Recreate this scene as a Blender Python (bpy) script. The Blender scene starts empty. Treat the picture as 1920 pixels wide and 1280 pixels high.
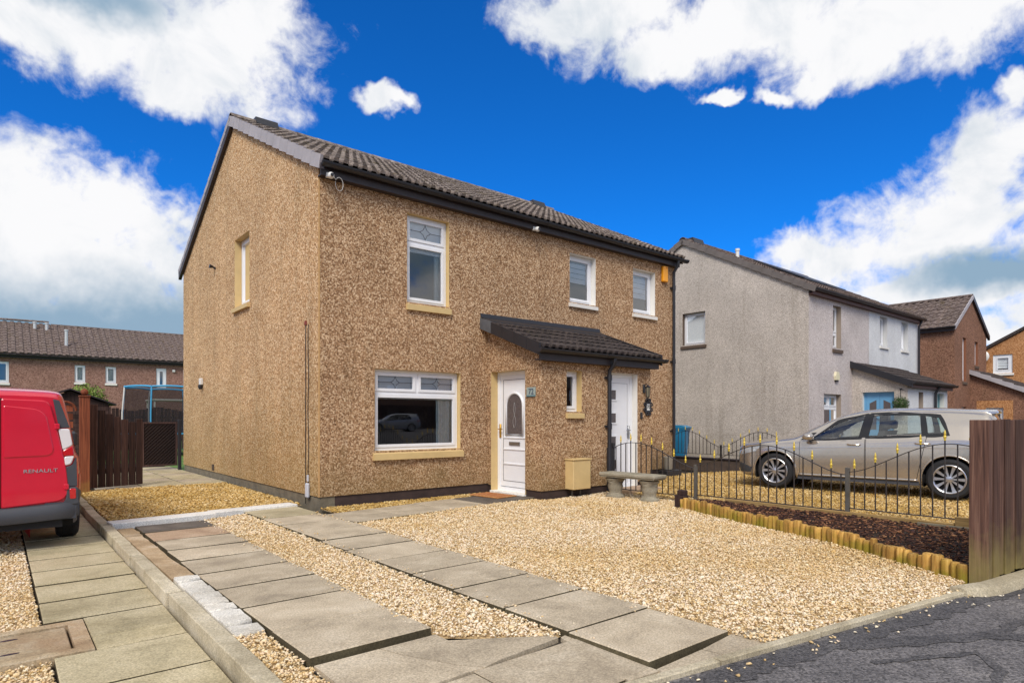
import bpy, bmesh, math, random
import numpy as np
from mathutils import Vector, Matrix

rnd = random.Random(7)
scene = bpy.context.scene
COL = scene.collection
R = math.radians

# ---------------------------------------------------------------- camera
cam_data = bpy.data.cameras.new('camera')
cam_data.sensor_width = 36.0
cam_data.lens = 21.9
cam_data.shift_y = 0.0755
cam_data.clip_start = 0.05
cam_data.clip_end = 3000
cam = bpy.data.objects.new('camera', cam_data)
COL.objects.link(cam)
cam.location = (-3.6175, -8.7692, 1.28)
cam.rotation_euler = (R(90), 0, R(-39.637))
scene.camera = cam

# ---------------------------------------------------------------- light
SUN_DIR = Vector((-0.56, -0.46, 0.69)).normalized()
SUN_EL = math.asin(SUN_DIR.z)
SUN_AZ = math.atan2(SUN_DIR.x, SUN_DIR.y)
sun_data = bpy.data.lights.new('sun', 'SUN')
sun_data.energy = 2.0
sun_data.angle = R(22)
sun_data.color = (1.0, 0.94, 0.85)
sun = bpy.data.objects.new('sun', sun_data)
COL.objects.link(sun)
sun.rotation_euler = SUN_DIR.to_track_quat('Z', 'Y').to_euler()
sun.location = (-20, -10, 30)

scene.view_settings.view_transform = 'Standard'
scene.view_settings.look = 'None'
scene.view_settings.exposure = 0.56
scene.view_settings.gamma = 1.0
scene.view_settings.use_curve_mapping = False
scene.render.engine = 'CYCLES'
scene.cycles.max_bounces = 8
scene.cycles.transparent_max_bounces = 16
scene.cycles.glossy_bounces = 4
scene.cycles.use_denoising = True


def lin(r, g, b):
    def f(c):
        c /= 255.0
        return c / 12.92 if c <= 0.04045 else ((c + 0.055) / 1.055) ** 2.4
    return (f(r), f(g), f(b), 1.0)


class NT:
    """small helper around a node tree"""
    def __init__(self, tree):
        self.t = tree
        self.n = tree.nodes
        self.l = tree.links

    def new(self, kind, **kw):
        nd = self.n.new(kind)
        for k, v in kw.items():
            setattr(nd, k, v)
        return nd

    def link(self, a, b):
        self.l.new(a, b)

    def math(self, op, a, b=None, c=None, clamp=False):
        nd = self.n.new('ShaderNodeMath')
        nd.operation = op
        nd.use_clamp = clamp
        for i, v in enumerate((a, b, c)):
            if v is None:
                continue
            if isinstance(v, (int, float)):
                nd.inputs[i].default_value = v
            else:
                self.l.new(v, nd.inputs[i])
        return nd.outputs[0]

    def vmath(self, op, a, b=None, scale=None):
        nd = self.n.new('ShaderNodeVectorMath')
        nd.operation = op
        for i, v in enumerate((a, b)):
            if v is None:
                continue
            if isinstance(v, tuple):
                nd.inputs[i].default_value = v
            else:
                self.l.new(v, nd.inputs[i])
        if scale is not None:
            nd.inputs['Scale'].default_value = scale
        return nd.outputs['Value'] if op in ('LENGTH', 'DOT_PRODUCT', 'DISTANCE') else nd.outputs[0]

    def noise(self, vec, scale, detail=4, rough=0.55, dist=0.0):
        nd = self.n.new('ShaderNodeTexNoise')
        nd.inputs['Scale'].default_value = scale
        nd.inputs['Detail'].default_value = detail
        nd.inputs['Roughness'].default_value = rough
        nd.inputs['Distortion'].default_value = dist
        if vec is not None:
            self.l.new(vec, nd.inputs['Vector'])
        return nd

    def ramp(self, fac, stops, interp='LINEAR'):
        nd = self.n.new('ShaderNodeValToRGB')
        nd.color_ramp.interpolation = interp
        el = nd.color_ramp.elements
        while len(el) < len(stops):
            el.new(0.5)
        for e, (p, c) in zip(el, stops):
            e.position = p
            e.color = c if len(c) == 4 else (c[0], c[1], c[2], 1)
        if fac is not None:
            self.l.new(fac, nd.inputs[0])
        return nd.outputs[0]

    def mix(self, fac, a, b, blend='MIX'):
        nd = self.n.new('ShaderNodeMix')
        nd.data_type = 'RGBA'
        nd.blend_type = blend
        nd.clamp_factor = True
        if isinstance(fac, (int, float)):
            nd.inputs[0].default_value = fac
        else:
            self.l.new(fac, nd.inputs[0])
        for i, v in ((6, a), (7, b)):
            if isinstance(v, tuple):
                nd.inputs[i].default_value = v if len(v) == 4 else (v[0], v[1], v[2], 1)
            else:
                self.l.new(v, nd.inputs[i])
        return nd.outputs[2]

    def maprange(self, v, a, b, c=0.0, d=1.0, smooth=False):
        nd = self.n.new('ShaderNodeMapRange')
        nd.interpolation_type = 'SMOOTHSTEP' if smooth else 'LINEAR'
        self.l.new(v, nd.inputs[0])
        for i, x in enumerate((a, b, c, d)):
            nd.inputs[i + 1].default_value = x
        return nd.outputs[0]


# ---------------------------------------------------------------- sky with broken cumulus
world = bpy.data.worlds.new('World')
scene.world = world
world.use_nodes = True
W = NT(world.node_tree)
W.n.clear()
sky = W.new('ShaderNodeTexSky', sky_type='NISHITA')
sky.sun_disc = False
sky.sun_elevation = SUN_EL
sky.sun_rotation = SUN_AZ
sky.altitude = 1500
sky.air_density = 1.0
sky.dust_density = 0.1
sky.ozone_density = 6.0
tc = W.new('ShaderNodeTexCoord')
D = tc.outputs['Generated']
sx = W.new('ShaderNodeSeparateXYZ')
W.link(D, sx.inputs[0])
az = W.math('ARCTAN2', sx.outputs[0], sx.outputs[1])
el = W.math('ARCSINE', sx.outputs[2])
cxyz = W.new('ShaderNodeCombineXYZ')
W.link(az, cxyz.inputs[0])
W.link(el, cxyz.inputs[1])
n_warp = W.noise(D, 7.0, 5, 0.62)
warp = W.vmath('SCALE', W.vmath('SUBTRACT', n_warp.outputs['Color'], (0.5, 0.5, 0.5)), scale=0.16)
flat_warp = W.vmath('MULTIPLY', warp, (1, 0.8, 0))
V = W.vmath('ADD', cxyz.outputs[0], flat_warp)
# cumulus banks: azimuth, elevation, half-widths (radians)
BANKS = [
    (0.115, 0.505, 0.199, 0.062), (0.245, 0.478, 0.118, 0.058), (0.302, 0.526, 0.062, 0.066), (0.204, 0.436, 0.063, 0.03),
    (0.035, 0.478, 0.119, 0.036), (0.025, 0.262, 0.127, 0.078), (0.133, 0.266, 0.092, 0.066), (0.180, 0.240, 0.050, 0.075),
    (0.068, 0.182, 0.187, 0.060), (0.477, 0.462, 0.040, 0.018), (0.518, 0.466, 0.030, 0.013), (0.836, 0.575, 0.125, 0.037),
    (1.052, 0.536, 0.208, 0.048), (1.257, 0.495, 0.184, 0.045), (0.935, 0.522, 0.105, 0.025), (1.10, 0.450, 0.035, 0.010), (1.01, 0.462, 0.03, 0.008), (1.16, 0.462, 0.045, 0.014),
    (1.166, 0.457, 0.041, 0.022), (1.354, 0.317, 0.069, 0.067), (1.315, 0.242, 0.124, 0.065), (1.193, 0.225, 0.112, 0.043),
    (1.118, 0.240, 0.057, 0.028), (1.304, 0.170, 0.132, 0.048), (1.372, 0.400, 0.021, 0.017), (1.36, 0.10, 0.12, 0.02), (0.12, 0.10, 0.36, 0.085),
]
srng = random.Random(21)
for a in range(13):                                      # unseen clouds, denser than in view, added to neutralise the blue ambient light
    for e in (0.10, 0.30, 0.54, 0.80):
        aa = 1.62 + a * 0.345 + srng.uniform(-0.1, 0.1)
        if aa > 6.05:
            continue
        aa = aa if aa < math.pi else aa - 2 * math.pi
        if srng.random() < 0.97:
            BANKS.append((aa, e + srng.uniform(-0.07, 0.07), srng.uniform(0.16, 0.30), srng.uniform(0.07, 0.13)))
for a in range(9):
    BANKS.append((-3.0 + a * 0.7, srng.uniform(0.75, 1.05), srng.uniform(0.3, 0.5), srng.uniform(0.10, 0.2)))
for a in range(6):  # unseen overhead clouds, added to whiten car glass reflections and the ambient light
    BANKS.append((-2.6 + a * 1.05, 1.16 + 0.08 * (a % 2), 0.75, 0.24))
field = None
for (a, e, wa, we) in BANKS:
    d = W.vmath('MULTIPLY', W.vmath('SUBTRACT', V, (a, e, 0)), (1 / wa, 1 / we, 0))
    ln = W.vmath('LENGTH', d)
    field = ln if field is None else W.math('SMOOTH_MIN', field, ln, 0.45)
n_edge = W.noise(D, 14.0, 12, 0.62, 0.4)
n_fine = W.noise(D, 46.0, 8, 0.6, 0.3)
edge = W.math('MULTIPLY_ADD', W.math('SUBTRACT', n_edge.outputs[0], 0.5), 1.9, W.math('MULTIPLY_ADD', W.math('SUBTRACT', n_fine.outputs[0], 0.5), 0.7, field))
cover = W.maprange(edge, 1.38, 0.58, 0.0, 1.0, True)
wisp_n = W.noise(D, 9.0, 10, 0.68, 0.8)
# shading inside the clouds: pale grey-blue bases and thin patches
n_shade = W.noise(D, 7.5, 8, 0.6, 0.5)
GREYS = [(0.10, 0.105, 0.40, 0.085), (0.05, 0.53, 0.17, 0.04), (1.36, 0.185, 0.13, 0.042), (0.30, 0.12, 0.2, 0.04), (-2.2, 0.3, 0.4, 0.06), (2.4, 0.25, 0.4, 0.05), (-0.9, 0.35, 0.4, 0.06)]
g = None
for (a, e, wa, we) in GREYS:
    ln = W.vmath('LENGTH', W.vmath('MULTIPLY', W.vmath('SUBTRACT', V, (a, e, 0)), (1 / wa, 1 / we, 0)))
    g = ln if g is None else W.math('MINIMUM', g, ln)
base_grey = W.maprange(g, 1.25, 0.35, 0.0, 1.0, True)
n_g = W.maprange(n_shade.outputs[0], 0.44, 0.74, 0.0, 0.42, True)
grey = W.math('MAXIMUM', base_grey, n_g)
cloud_col = W.mix(grey, (7.7, 7.7, 7.8), (2.3, 3.4, 4.5))
sky_col = W.mix(1.0, sky.outputs[0], (0.07, 0.73, 1.40), 'MULTIPLY')
full = W.mix(cover, sky_col, cloud_col)
bg = W.new('ShaderNodeBackground')
bg.inputs['Strength'].default_value = 0.085
W.link(full, bg.inputs['Color'])
wo = W.new('ShaderNodeOutputWorld')
W.link(bg.outputs[0], wo.inputs['Surface'])
world.cycles.sampling_method = 'MANUAL'
world.cycles.sample_map_resolution = 512

# ---------------------------------------------------------------- mesh helpers


class MB:
    """collects faces; build() links them as one mesh object"""
    def __init__(self):
        self.v = []
        self.f = []
        self.m = []
        self.cur = 0

    def add(self, vs, fs):
        o = len(self.v)
        self.v.extend([tuple(p) for p in vs])
        for f in fs:
            self.f.append(tuple(i + o for i in f))
            self.m.append(self.cur)
        return self

    def quad(self, a, b, c, d):
        return self.add([a, b, c, d], [(0, 1, 2, 3)])

    def box(self, x0, x1, y0, y1, z0, z1, ch=0.0):
        if x0 > x1: x0, x1 = x1, x0
        if y0 > y1: y0, y1 = y1, y0
        if z0 > z1: z0, z1 = z1, z0
        if ch <= 0:
            vs = [(x0, y0, z0), (x1, y0, z0), (x1, y1, z0), (x0, y1, z0), (x0, y0, z1), (x1, y0, z1), (x1, y1, z1), (x0, y1, z1)]
            return self.add(vs, [(3, 2, 1, 0), (4, 5, 6, 7), (0, 1, 5, 4), (1, 2, 6, 5), (2, 3, 7, 6), (3, 0, 4, 7)])
        bm = bmesh.new()
        bmesh.ops.create_cube(bm, size=1.0)
        for v in bm.verts:
            v.co = ((x0 + x1) / 2 + v.co.x * (x1 - x0), (y0 + y1) / 2 + v.co.y * (y1 - y0), (z0 + z1) / 2 + v.co.z * (z1 - z0))
        bmesh.ops.bevel(bm, geom=list(bm.edges), offset=ch, segments=1, profile=0.5, affect='EDGES')
        return self.addbm(bm)

    def addbm(self, bm):
        bm.verts.ensure_lookup_table()
        bm.verts.index_update()
        self.add([v.co[:] for v in bm.verts], [[v.index for v in f.verts] for f in bm.faces])
        bm.free()
        return self

    def prism(self, poly, axis, a, b):
        """extrude a closed 2D outline along an axis; poly in the other two axes (order xyz without axis)"""
        n = len(poly)

        def pt(p, t):
            if axis == 'x': return (t, p[0], p[1])
            if axis == 'y': return (p[0], t, p[1])
            return (p[0], p[1], t)
        vs = [pt(p, a) for p in poly] + [pt(p, b) for p in poly]
        fs = [tuple(range(n))[::-1], tuple(range(n, 2 * n))] + [(i, (i + 1) % n, n + (i + 1) % n, n + i) for i in range(n)]
        return self.add(vs, fs)

    def tube(self, pts, r, seg=8, caps=True, radii=None):
        pts = [Vector(p) for p in pts]
        n = len(pts)
        rings = []
        ref = Vector((0, 0, 1))
        t0 = (pts[1] - pts[0]).normalized()
        if abs(t0.dot(ref)) > 0.9:
            ref = Vector((1, 0, 0))
        u = t0.cross(ref).normalized()
        for i, p in enumerate(pts):
            t = (pts[min(i + 1, n - 1)] - pts[max(i - 1, 0)]).normalized()
            u = (u - t * u.dot(t)).normalized()
            w = t.cross(u)
            rr = radii[i] if radii else r
            rings.append([p + (u * math.cos(2 * math.pi * k / seg) + w * math.sin(2 * math.pi * k / seg)) * rr for k in range(seg)])
        vs = [q[:] for ring in rings for q in ring]
        fs = []
        for i in range(n - 1):
            for k in range(seg):
                a, b = i * seg + k, i * seg + (k + 1) % seg
                fs.append((a, b, b + seg, a + seg))
        if caps:
            fs.append(tuple(range(seg))[::-1])
            fs.append(tuple(range((n - 1) * seg, n * seg)))
        return self.add(vs, fs)

    def lathe(self, prof, origin=(0, 0, 0), seg=16, axis='z', cap=True):
        """prof: list of (radius, height)"""
        vs, fs = [], []
        for (r, h) in prof:
            for k in range(seg):
                a = 2 * math.pi * k / seg
                p = (r * math.cos(a), r * math.sin(a), h)
                if axis == 'x': p = (p[2], p[0], p[1])
                elif axis == 'y': p = (p[0], p[2], p[1])
                vs.append((p[0] + origin[0], p[1] + origin[1], p[2] + origin[2]))
        for i in range(len(prof) - 1):
            for k in range(seg):
                a, b = i * seg + k, i * seg + (k + 1) % seg
                fs.append((a, b, b + seg, a + seg))
        if cap:
            fs.append(tuple(range(seg))[::-1])
            fs.append(tuple(range((len(prof) - 1) * seg, len(prof) * seg)))
        return self.add(vs, fs)

    def mesh(self, name, mats, smooth=False):
        me = bpy.data.meshes.new(name)
        me.from_pydata(self.v, [], self.f)
        mats = mats if isinstance(mats, (list, tuple)) else [mats]
        for m in mats:
            me.materials.append(m)
        if len(mats) > 1:
            me.polygons.foreach_set('material_index', self.m)
        bm = bmesh.new()
        bm.from_mesh(me)
        bmesh.ops.recalc_face_normals(bm, faces=bm.faces)
        bm.to_mesh(me)
        bm.free()
        if smooth:
            me.shade_smooth()
            if smooth != True:
                me.set_sharp_from_angle(angle=R(smooth))
        me.update()
        return me

    def build(self, name, mats, parent=None, smooth=False):
        return obj(name, self.mesh(name, mats, smooth), parent)


def obj(name, data, parent=None, loc=None, rot=None, scale=None):
    o = bpy.data.objects.new(name, data)
    COL.objects.link(o)
    if parent is not None:
        o.parent = parent
    if loc is not None: o.location = loc
    if rot is not None: o.rotation_euler = rot
    if scale is not None: o.scale = scale
    return o


def tag(o, label, cat=None, group=None, kind=None):
    o['label'] = label
    if cat: o['category'] = cat
    if group: o['group'] = group
    if kind: o['kind'] = kind
    return o


def thing(name, label, cat, loc=(0, 0, 0), rz=0.0, group=None, kind=None):
    o = bpy.data.objects.new(name, None)
    o.empty_display_size = 0.2
    COL.objects.link(o)
    o.location = loc
    o.rotation_euler = (0, 0, rz)
    return tag(o, label, cat, group, kind)


def box(name, x0, x1, y0, y1, z0, z1, m, parent=None, ch=0.0):
    return MB().box(x0, x1, y0, y1, z0, z1, ch).build(name, m, parent)


# ---------------------------------------------------------------- materials
def principled(name):
    m = bpy.data.materials.new(name)
    m.use_nodes = True
    t = NT(m.node_tree)
    return m, t, m.node_tree.nodes['Principled BSDF']


def set_bump(t, bsdf, height, strength=0.3, dist=0.01):
    b = t.new('ShaderNodeBump')
    b.inputs['Strength'].default_value = strength
    b.inputs['Distance'].default_value = dist
    t.link(height, b.inputs['Height'])
    t.link(b.outputs[0], bsdf.inputs['Normal'])


def pos(t):
    return t.new('ShaderNodeNewGeometry').outputs['Position']


def simple(name, col, rough=0.5, metal=0.0, var=0.0, vscale=3.0, bump=0.0, bscale=80, coat=0.0, spec=0.5, obj_var=0.0, fine=0.0, fscale=120, col2=None):
    m, t, b = principled(name)
    b.inputs['Roughness'].default_value = rough
    b.inputs['Metallic'].default_value = metal
    b.inputs['Coat Weight'].default_value = coat
    b.inputs['Coat Roughness'].default_value = 0.04
    b.inputs['Specular IOR Level'].default_value = spec
    p = pos(t)
    c = None
    if var > 0 or col2:
        n = t.noise(p, vscale, 6, 0.6)
        lo = col2 if col2 else tuple(x * (1 - var) for x in col[:3])
        hi = col if col2 else tuple(min(1, x * (1 + var)) for x in col[:3])
        c = t.ramp(n.outputs[0], [(0.32, lo), (0.68, hi)])
    if fine > 0:
        n2 = t.noise(p, fscale, 3, 0.6)
        k = t.maprange(n2.outputs[0], 0.3, 0.7, 1 - fine, 1 + fine)
        c = t.vmath('MULTIPLY', c if c else t.ramp(None, [(0, col), (1, col)]), None)
        t.link(k, c.node.inputs[1])
    if obj_var > 0:
        oi = t.new('ShaderNodeObjectInfo')
        k = t.maprange(oi.outputs['Random'], 0, 1, 1 - obj_var, 1 + obj_var)
        c2 = t.vmath('MULTIPLY', c if c else t.ramp(None, [(0, col), (1, col)]), None)
        t.link(k, c2.node.inputs[1])
        c = c2
    if c is not None:
        t.link(c, b.inputs['Base Color'])
    else:
        b.inputs['Base Color'].default_value = col if len(col) == 4 else (*col, 1)
    if bump > 0:
        n3 = t.noise(p, bscale, 4, 0.6)
        set_bump(t, b, n3.outputs[0], bump, 0.01)
    return m


def harl(name, tones, stain=None, scale=34.0, streak=0.25, stain_z=1.6, bump=0.8, stain2=None):
    """roughcast of stone chips: every chip has its own tone, algae and rain streaks lie over it"""
    m, t, b = principled(name)
    b.inputs['Roughness'].default_value = 0.9
    b.inputs['Specular IOR Level'].default_value = 0.25
    p = pos(t)
    v1 = t.new('ShaderNodeTexVoronoi')
    v1.inputs['Scale'].default_value = scale
    t.link(p, v1.inputs['Vector'])
    s1 = t.new('ShaderNodeSeparateColor')
    t.link(v1.outputs['Color'], s1.inputs[0])
    v2 = t.new('ShaderNodeTexVoronoi')
    v2.inputs['Scale'].default_value = scale * 2.1
    t.link(p, v2.inputs['Vector'])
    s2 = t.new('ShaderNodeSeparateColor')
    t.link(v2.outputs['Color'], s2.inputs[0])
    tone = t.math('ADD', t.math('MULTIPLY', s1.outputs[0], 0.6), t.math('MULTIPLY', s2.outputs[1], 0.4))
    n = len(tones)
    c = t.ramp(tone, [(0.18 + 0.64 * i / (n - 1), tones[i]) for i in range(n)])
    # broad tonal drift
    nl = t.noise(p, 0.9, 5, 0.6)
    k = t.maprange(nl.outputs[0], 0.3, 0.7, 0.86, 1.12)
    c = t.vmath('MULTIPLY', c, None)
    t.link(k, c.node.inputs[1])
    if streak > 0:
        mp = t.new('ShaderNodeMapping')
        mp.inputs['Scale'].default_value = (3.2, 3.2, 0.22)
        t.link(p, mp.inputs[0])
        ns = t.noise(mp.outputs[0], 1.3, 5, 0.6)
        ks = t.maprange(ns.outputs[0], 0.52, 0.75, 0.0, streak)
        c = t.mix(ks, c, (0.10, 0.075, 0.035))
    if stain:
        sz = t.new('ShaderNodeSeparateXYZ')
        t.link(p, sz.inputs[0])
        ng = t.noise(p, 1.6, 5, 0.6)
        zz = t.math('ADD', sz.outputs[2], t.math('MULTIPLY', ng.outputs[0], -1.6))
        ks = t.maprange(zz, -0.75, stain_z - 0.9, 0.5, 0.0)
        c = t.mix(ks, c, stain, 'MIX')
    t.link(c, b.inputs['Base Color'])
    h = t.math('SUBTRACT', 1.0, t.math('MULTIPLY', v1.outputs['Distance'], 1.0))
    h2 = t.math('SUBTRACT', h, t.math('MULTIPLY', v2.outputs['Distance'], 0.5))
    set_bump(t, b, h2, bump * 0.5, 0.010)
    return m


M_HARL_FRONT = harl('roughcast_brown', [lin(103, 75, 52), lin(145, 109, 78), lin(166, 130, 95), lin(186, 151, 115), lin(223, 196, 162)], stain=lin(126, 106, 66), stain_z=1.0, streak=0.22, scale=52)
M_HARL_GABLE = harl('roughcast_tan_sunlit', [lin(124, 88, 56), lin(172, 131, 88), lin(196, 155, 110), lin(214, 177, 132), lin(240, 216, 180)], stain=lin(126, 108, 58), stain_z=2.4, streak=0.28, scale=52)  # same roughcast as the front; algae tint plus sunlight put into the tones
M_HARL_GREY = harl('roughcast_grey', [lin(148, 138, 128), lin(174, 164, 154), lin(188, 178, 168), lin(200, 190, 180), lin(214, 205, 195)], stain=lin(140, 130, 112), stain_z=1.0, streak=0.24, scale=66, bump=0.3)
M_HARL_GREYF = harl('roughcast_pinkish', [lin(150, 136, 132), lin(182, 170, 166), lin(196, 186, 182), lin(206, 198, 194), lin(214, 208, 204)], streak=0.12, scale=66, bump=0.25)
M_HARL_WHITE = harl('roughcast_white', [lin(188, 188, 186), lin(206, 206, 206), lin(214, 215, 216), lin(222, 224, 226)], streak=0.06, scale=66, bump=0.25)
M_HARL_RED = harl('roughcast_redbrown', [lin(98, 69, 54), lin(128, 92, 73), lin(142, 104, 83), lin(156, 118, 97)], streak=0.15, scale=30, bump=0.5)
M_HARL_TERR = harl('roughcast_plum', [lin(112, 80, 70), lin(140, 104, 92), lin(152, 116, 102), lin(164, 128, 114)], streak=0.15, scale=20, bump=0.5)
M_HARL_ORANGE = harl('roughcast_orange', [lin(140, 94, 56), lin(176, 122, 78), lin(190, 138, 92), lin(202, 154, 110)], streak=0.12, scale=30, bump=0.5)
M_CREAM = simple('cream_paint', lin(206, 178, 124), 0.6, var=0.06, vscale=5, bump=0.15, bscale=60)
M_WHITEP = simple('white_masonry_paint', lin(226, 222, 214), 0.6, var=0.04, vscale=4)
M_UPVC = simple('white_upvc', lin(232, 233, 236), 0.28, var=0.02, vscale=6, spec=0.5)
M_PLINTH_DARK = simple('dark_plinth_paint', lin(60, 46, 42), 0.7, var=0.25, vscale=6)
M_PLINTH_GREY = simple('grey_concrete_plinth', lin(112, 104, 88), 0.9, var=0.25, vscale=5, fine=0.2, bump=0.4)
M_BLACK = simple('black_plastic', lin(38, 38, 43), 0.42, var=0.12, vscale=4)
M_BROWNBLACK = simple('dark_fascia', lin(50, 42, 44), 0.5, var=0.15, vscale=3)
M_VERGE = simple('grey_verge_cap', lin(168, 162, 164), 0.6, var=0.10, vscale=4, obj_var=0.06)
M_LEAD = simple('lead_flashing', lin(96, 100, 106), 0.5, metal=0.3, var=0.2, vscale=9)
M_DARKROOM = simple('interior_paint', lin(140, 134, 126), 0.9)
M_BLIND = simple('white_blind', lin(244, 245, 246), 0.8)
M_CURTAIN = simple('pale_curtain', lin(228, 238, 236), 0.9, var=0.1, vscale=14)
M_GOLD = simple('gold_paint', lin(226, 196, 78), 0.35, metal=0.25)
M_BRASS = simple('brass', lin(190, 150, 70), 0.3, metal=0.9)
M_STEEL = simple('brushed_steel', lin(160, 162, 166), 0.3, metal=0.9)
M_RAIL = simple('black_iron', lin(58, 52, 50), 0.5, metal=0.2, var=0.25, vscale=14)
M_GREYMETAL = simple('galvanised_post', lin(96, 92, 86), 0.5, metal=0.3, var=0.15, vscale=8)
M_WHITEPL = simple('white_plastic', lin(222, 220, 214), 0.4)
M_ORANGE = simple('amber_plastic', lin(240, 160, 24), 0.35)


def tile_mat(name, tones, moss, moss_amt=0.5):
    m, t, b = principled(name)
    b.inputs['Roughness'].default_value = 0.85
    b.inputs['Specular IOR Level'].default_value = 0.3
    p = pos(t)
    n = t.noise(p, 9, 6, 0.7)
    c = t.ramp(n.outputs[0], [(0.30, tones[0]), (0.5, tones[1]), (0.70, tones[2])])
    oi = t.new('ShaderNodeObjectInfo')
    k = t.maprange(oi.outputs['Random'], 0, 1, 0.82, 1.18)
    c = t.vmath('MULTIPLY', c, None)
    t.link(k, c.node.inputs[1])
    nm = t.noise(p, 2.2, 7, 0.72)
    km = t.maprange(nm.outputs[0], 0.54, 0.66, 0, moss_amt)
    c = t.mix(km, c, moss)
    nf = t.noise(p, 60, 3, 0.6)
    kf = t.maprange(nf.outputs[0], 0.3, 0.7, 0.75, 1.25)
    c = t.vmath('MULTIPLY', c, None)
    t.link(kf, c.node.inputs[1])
    t.link(c, b.inputs['Base Color'])
    set_bump(t, b, nf.outputs[0], 0.5, 0.006)
    return m


M_TILE = tile_mat('concrete_roof_tile', [lin(74, 65, 60), lin(124, 112, 104), lin(170, 158, 148)], lin(88, 76, 38), 0.8)
M_TILE_DARK = tile_mat('dark_roof_tile', [lin(40, 34, 34), lin(62, 54, 52), lin(86, 76, 70)], lin(66, 60, 40), 0.3)
M_TILE_FAR = tile_mat('brown_roof_tile', [lin(62, 50, 46), lin(100, 86, 80), lin(138, 124, 116)], lin(92, 78, 44), 0.45)


def glass_mat(name, tint=(0.9, 0.94, 0.95), boost=1.7, rough=0.0):
    m, t, b = principled(name)
    t.n.remove(b)
    fr = t.new('ShaderNodeFresnel')
    fr.inputs['IOR'].default_value = 1.5
    f = t.math('MULTIPLY', fr.outputs[0], boost, clamp=True)
    gl = t.new('ShaderNodeBsdfGlossy')
    gl.inputs['Roughness'].default_value = rough
    gl.inputs['Color'].default_value = (1, 1, 1, 1)
    tr = t.new('ShaderNodeBsdfTransparent')
    tr.inputs['Color'].default_value = (*tint, 1)
    mx = t.new('ShaderNodeMixShader')
    t.link(f, mx.inputs[0])
    t.link(tr.outputs[0], mx.inputs[1])
    t.link(gl.outputs[0], mx.inputs[2])
    t.link(mx.outputs[0], t.n['Material Output'].inputs['Surface'])
    return m


M_GLASS = glass_mat('window_glass', (0.93, 0.96, 0.97), 3.4)
M_CARGLASS = glass_mat('car_glass', (0.80, 0.88, 0.86), 2.6)
M_OBSCURE = simple('obscure_glass', lin(92, 84, 84), 0.25, var=0.2, vscale=30, bump=0.3, bscale=120)
M_LEADLINE = simple('lead_came', lin(58, 58, 64), 0.5, metal=0.4)


def wood(name, tones, axis='z', rough=0.8, moss=None, moss_z=0.35, grain=48):
    m, t, b = principled(name)
    b.inputs['Roughness'].default_value = rough
    b.inputs['Specular IOR Level'].default_value = 0.3
    p = pos(t)
    mp = t.new('ShaderNodeMapping')
    mp.inputs['Scale'].default_value = {'z': (grain, grain, 1.6), 'x': (1.6, grain, grain), 'y': (grain, 1.6, grain)}[axis]
    t.link(p, mp.inputs[0])
    n = t.noise(mp.outputs[0], 1.0, 6, 0.65, 0.6)
    c = t.ramp(n.outputs[0], [(0.3, tones[0]), (0.5, tones[1]), (0.72, tones[2])])
    oi = t.new('ShaderNodeObjectInfo')
    k = t.maprange(oi.outputs['Random'], 0, 1, 0.60, 1.32)
    c = t.vmath('MULTIPLY', c, None)
    t.link(k, c.node.inputs[1])
    if moss:
        s = t.new('ShaderNodeSeparateXYZ')
        t.link(p, s.inputs[0])
        n2 = t.noise(p, 5, 5, 0.6)
        zz = t.math('ADD', s.outputs[2], t.math('MULTIPLY', n2.outputs[0], -0.7))
        ks = t.maprange(zz, -0.42, moss_z - 0.3, 0.8, 0.0)
        c = t.mix(ks, c, moss)
    t.link(c, b.inputs['Base Color'])
    set_bump(t, b, n.outputs[0], 0.5, 0.006)
    return m


M_WOOD_DARK = wood('dark_stained_timber', [lin(40, 28, 26), lin(66, 47, 43), lin(92, 68, 60)])
M_WOOD_FENCE = wood('weathered_brown_timber', [lin(56, 38, 32), lin(86, 60, 50), lin(120, 92, 76)], moss=lin(140, 128, 74), moss_z=0.42)
M_WOOD_RED = wood('red_brown_timber', [lin(84, 44, 28), lin(128, 70, 46), lin(156, 94, 62)], moss=lin(150, 120, 60), moss_z=0.2)
M_WOOD_LOG = wood('treated_pine', [lin(124, 88, 40), lin(176, 134, 66), lin(212, 174, 100)], moss=lin(130, 122, 28), moss_z=0.05, grain=40)
M_WOOD_SLEEPER = wood('treated_board', [lin(96, 76, 46), lin(140, 114, 72), lin(170, 142, 96)], axis='y')

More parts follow.
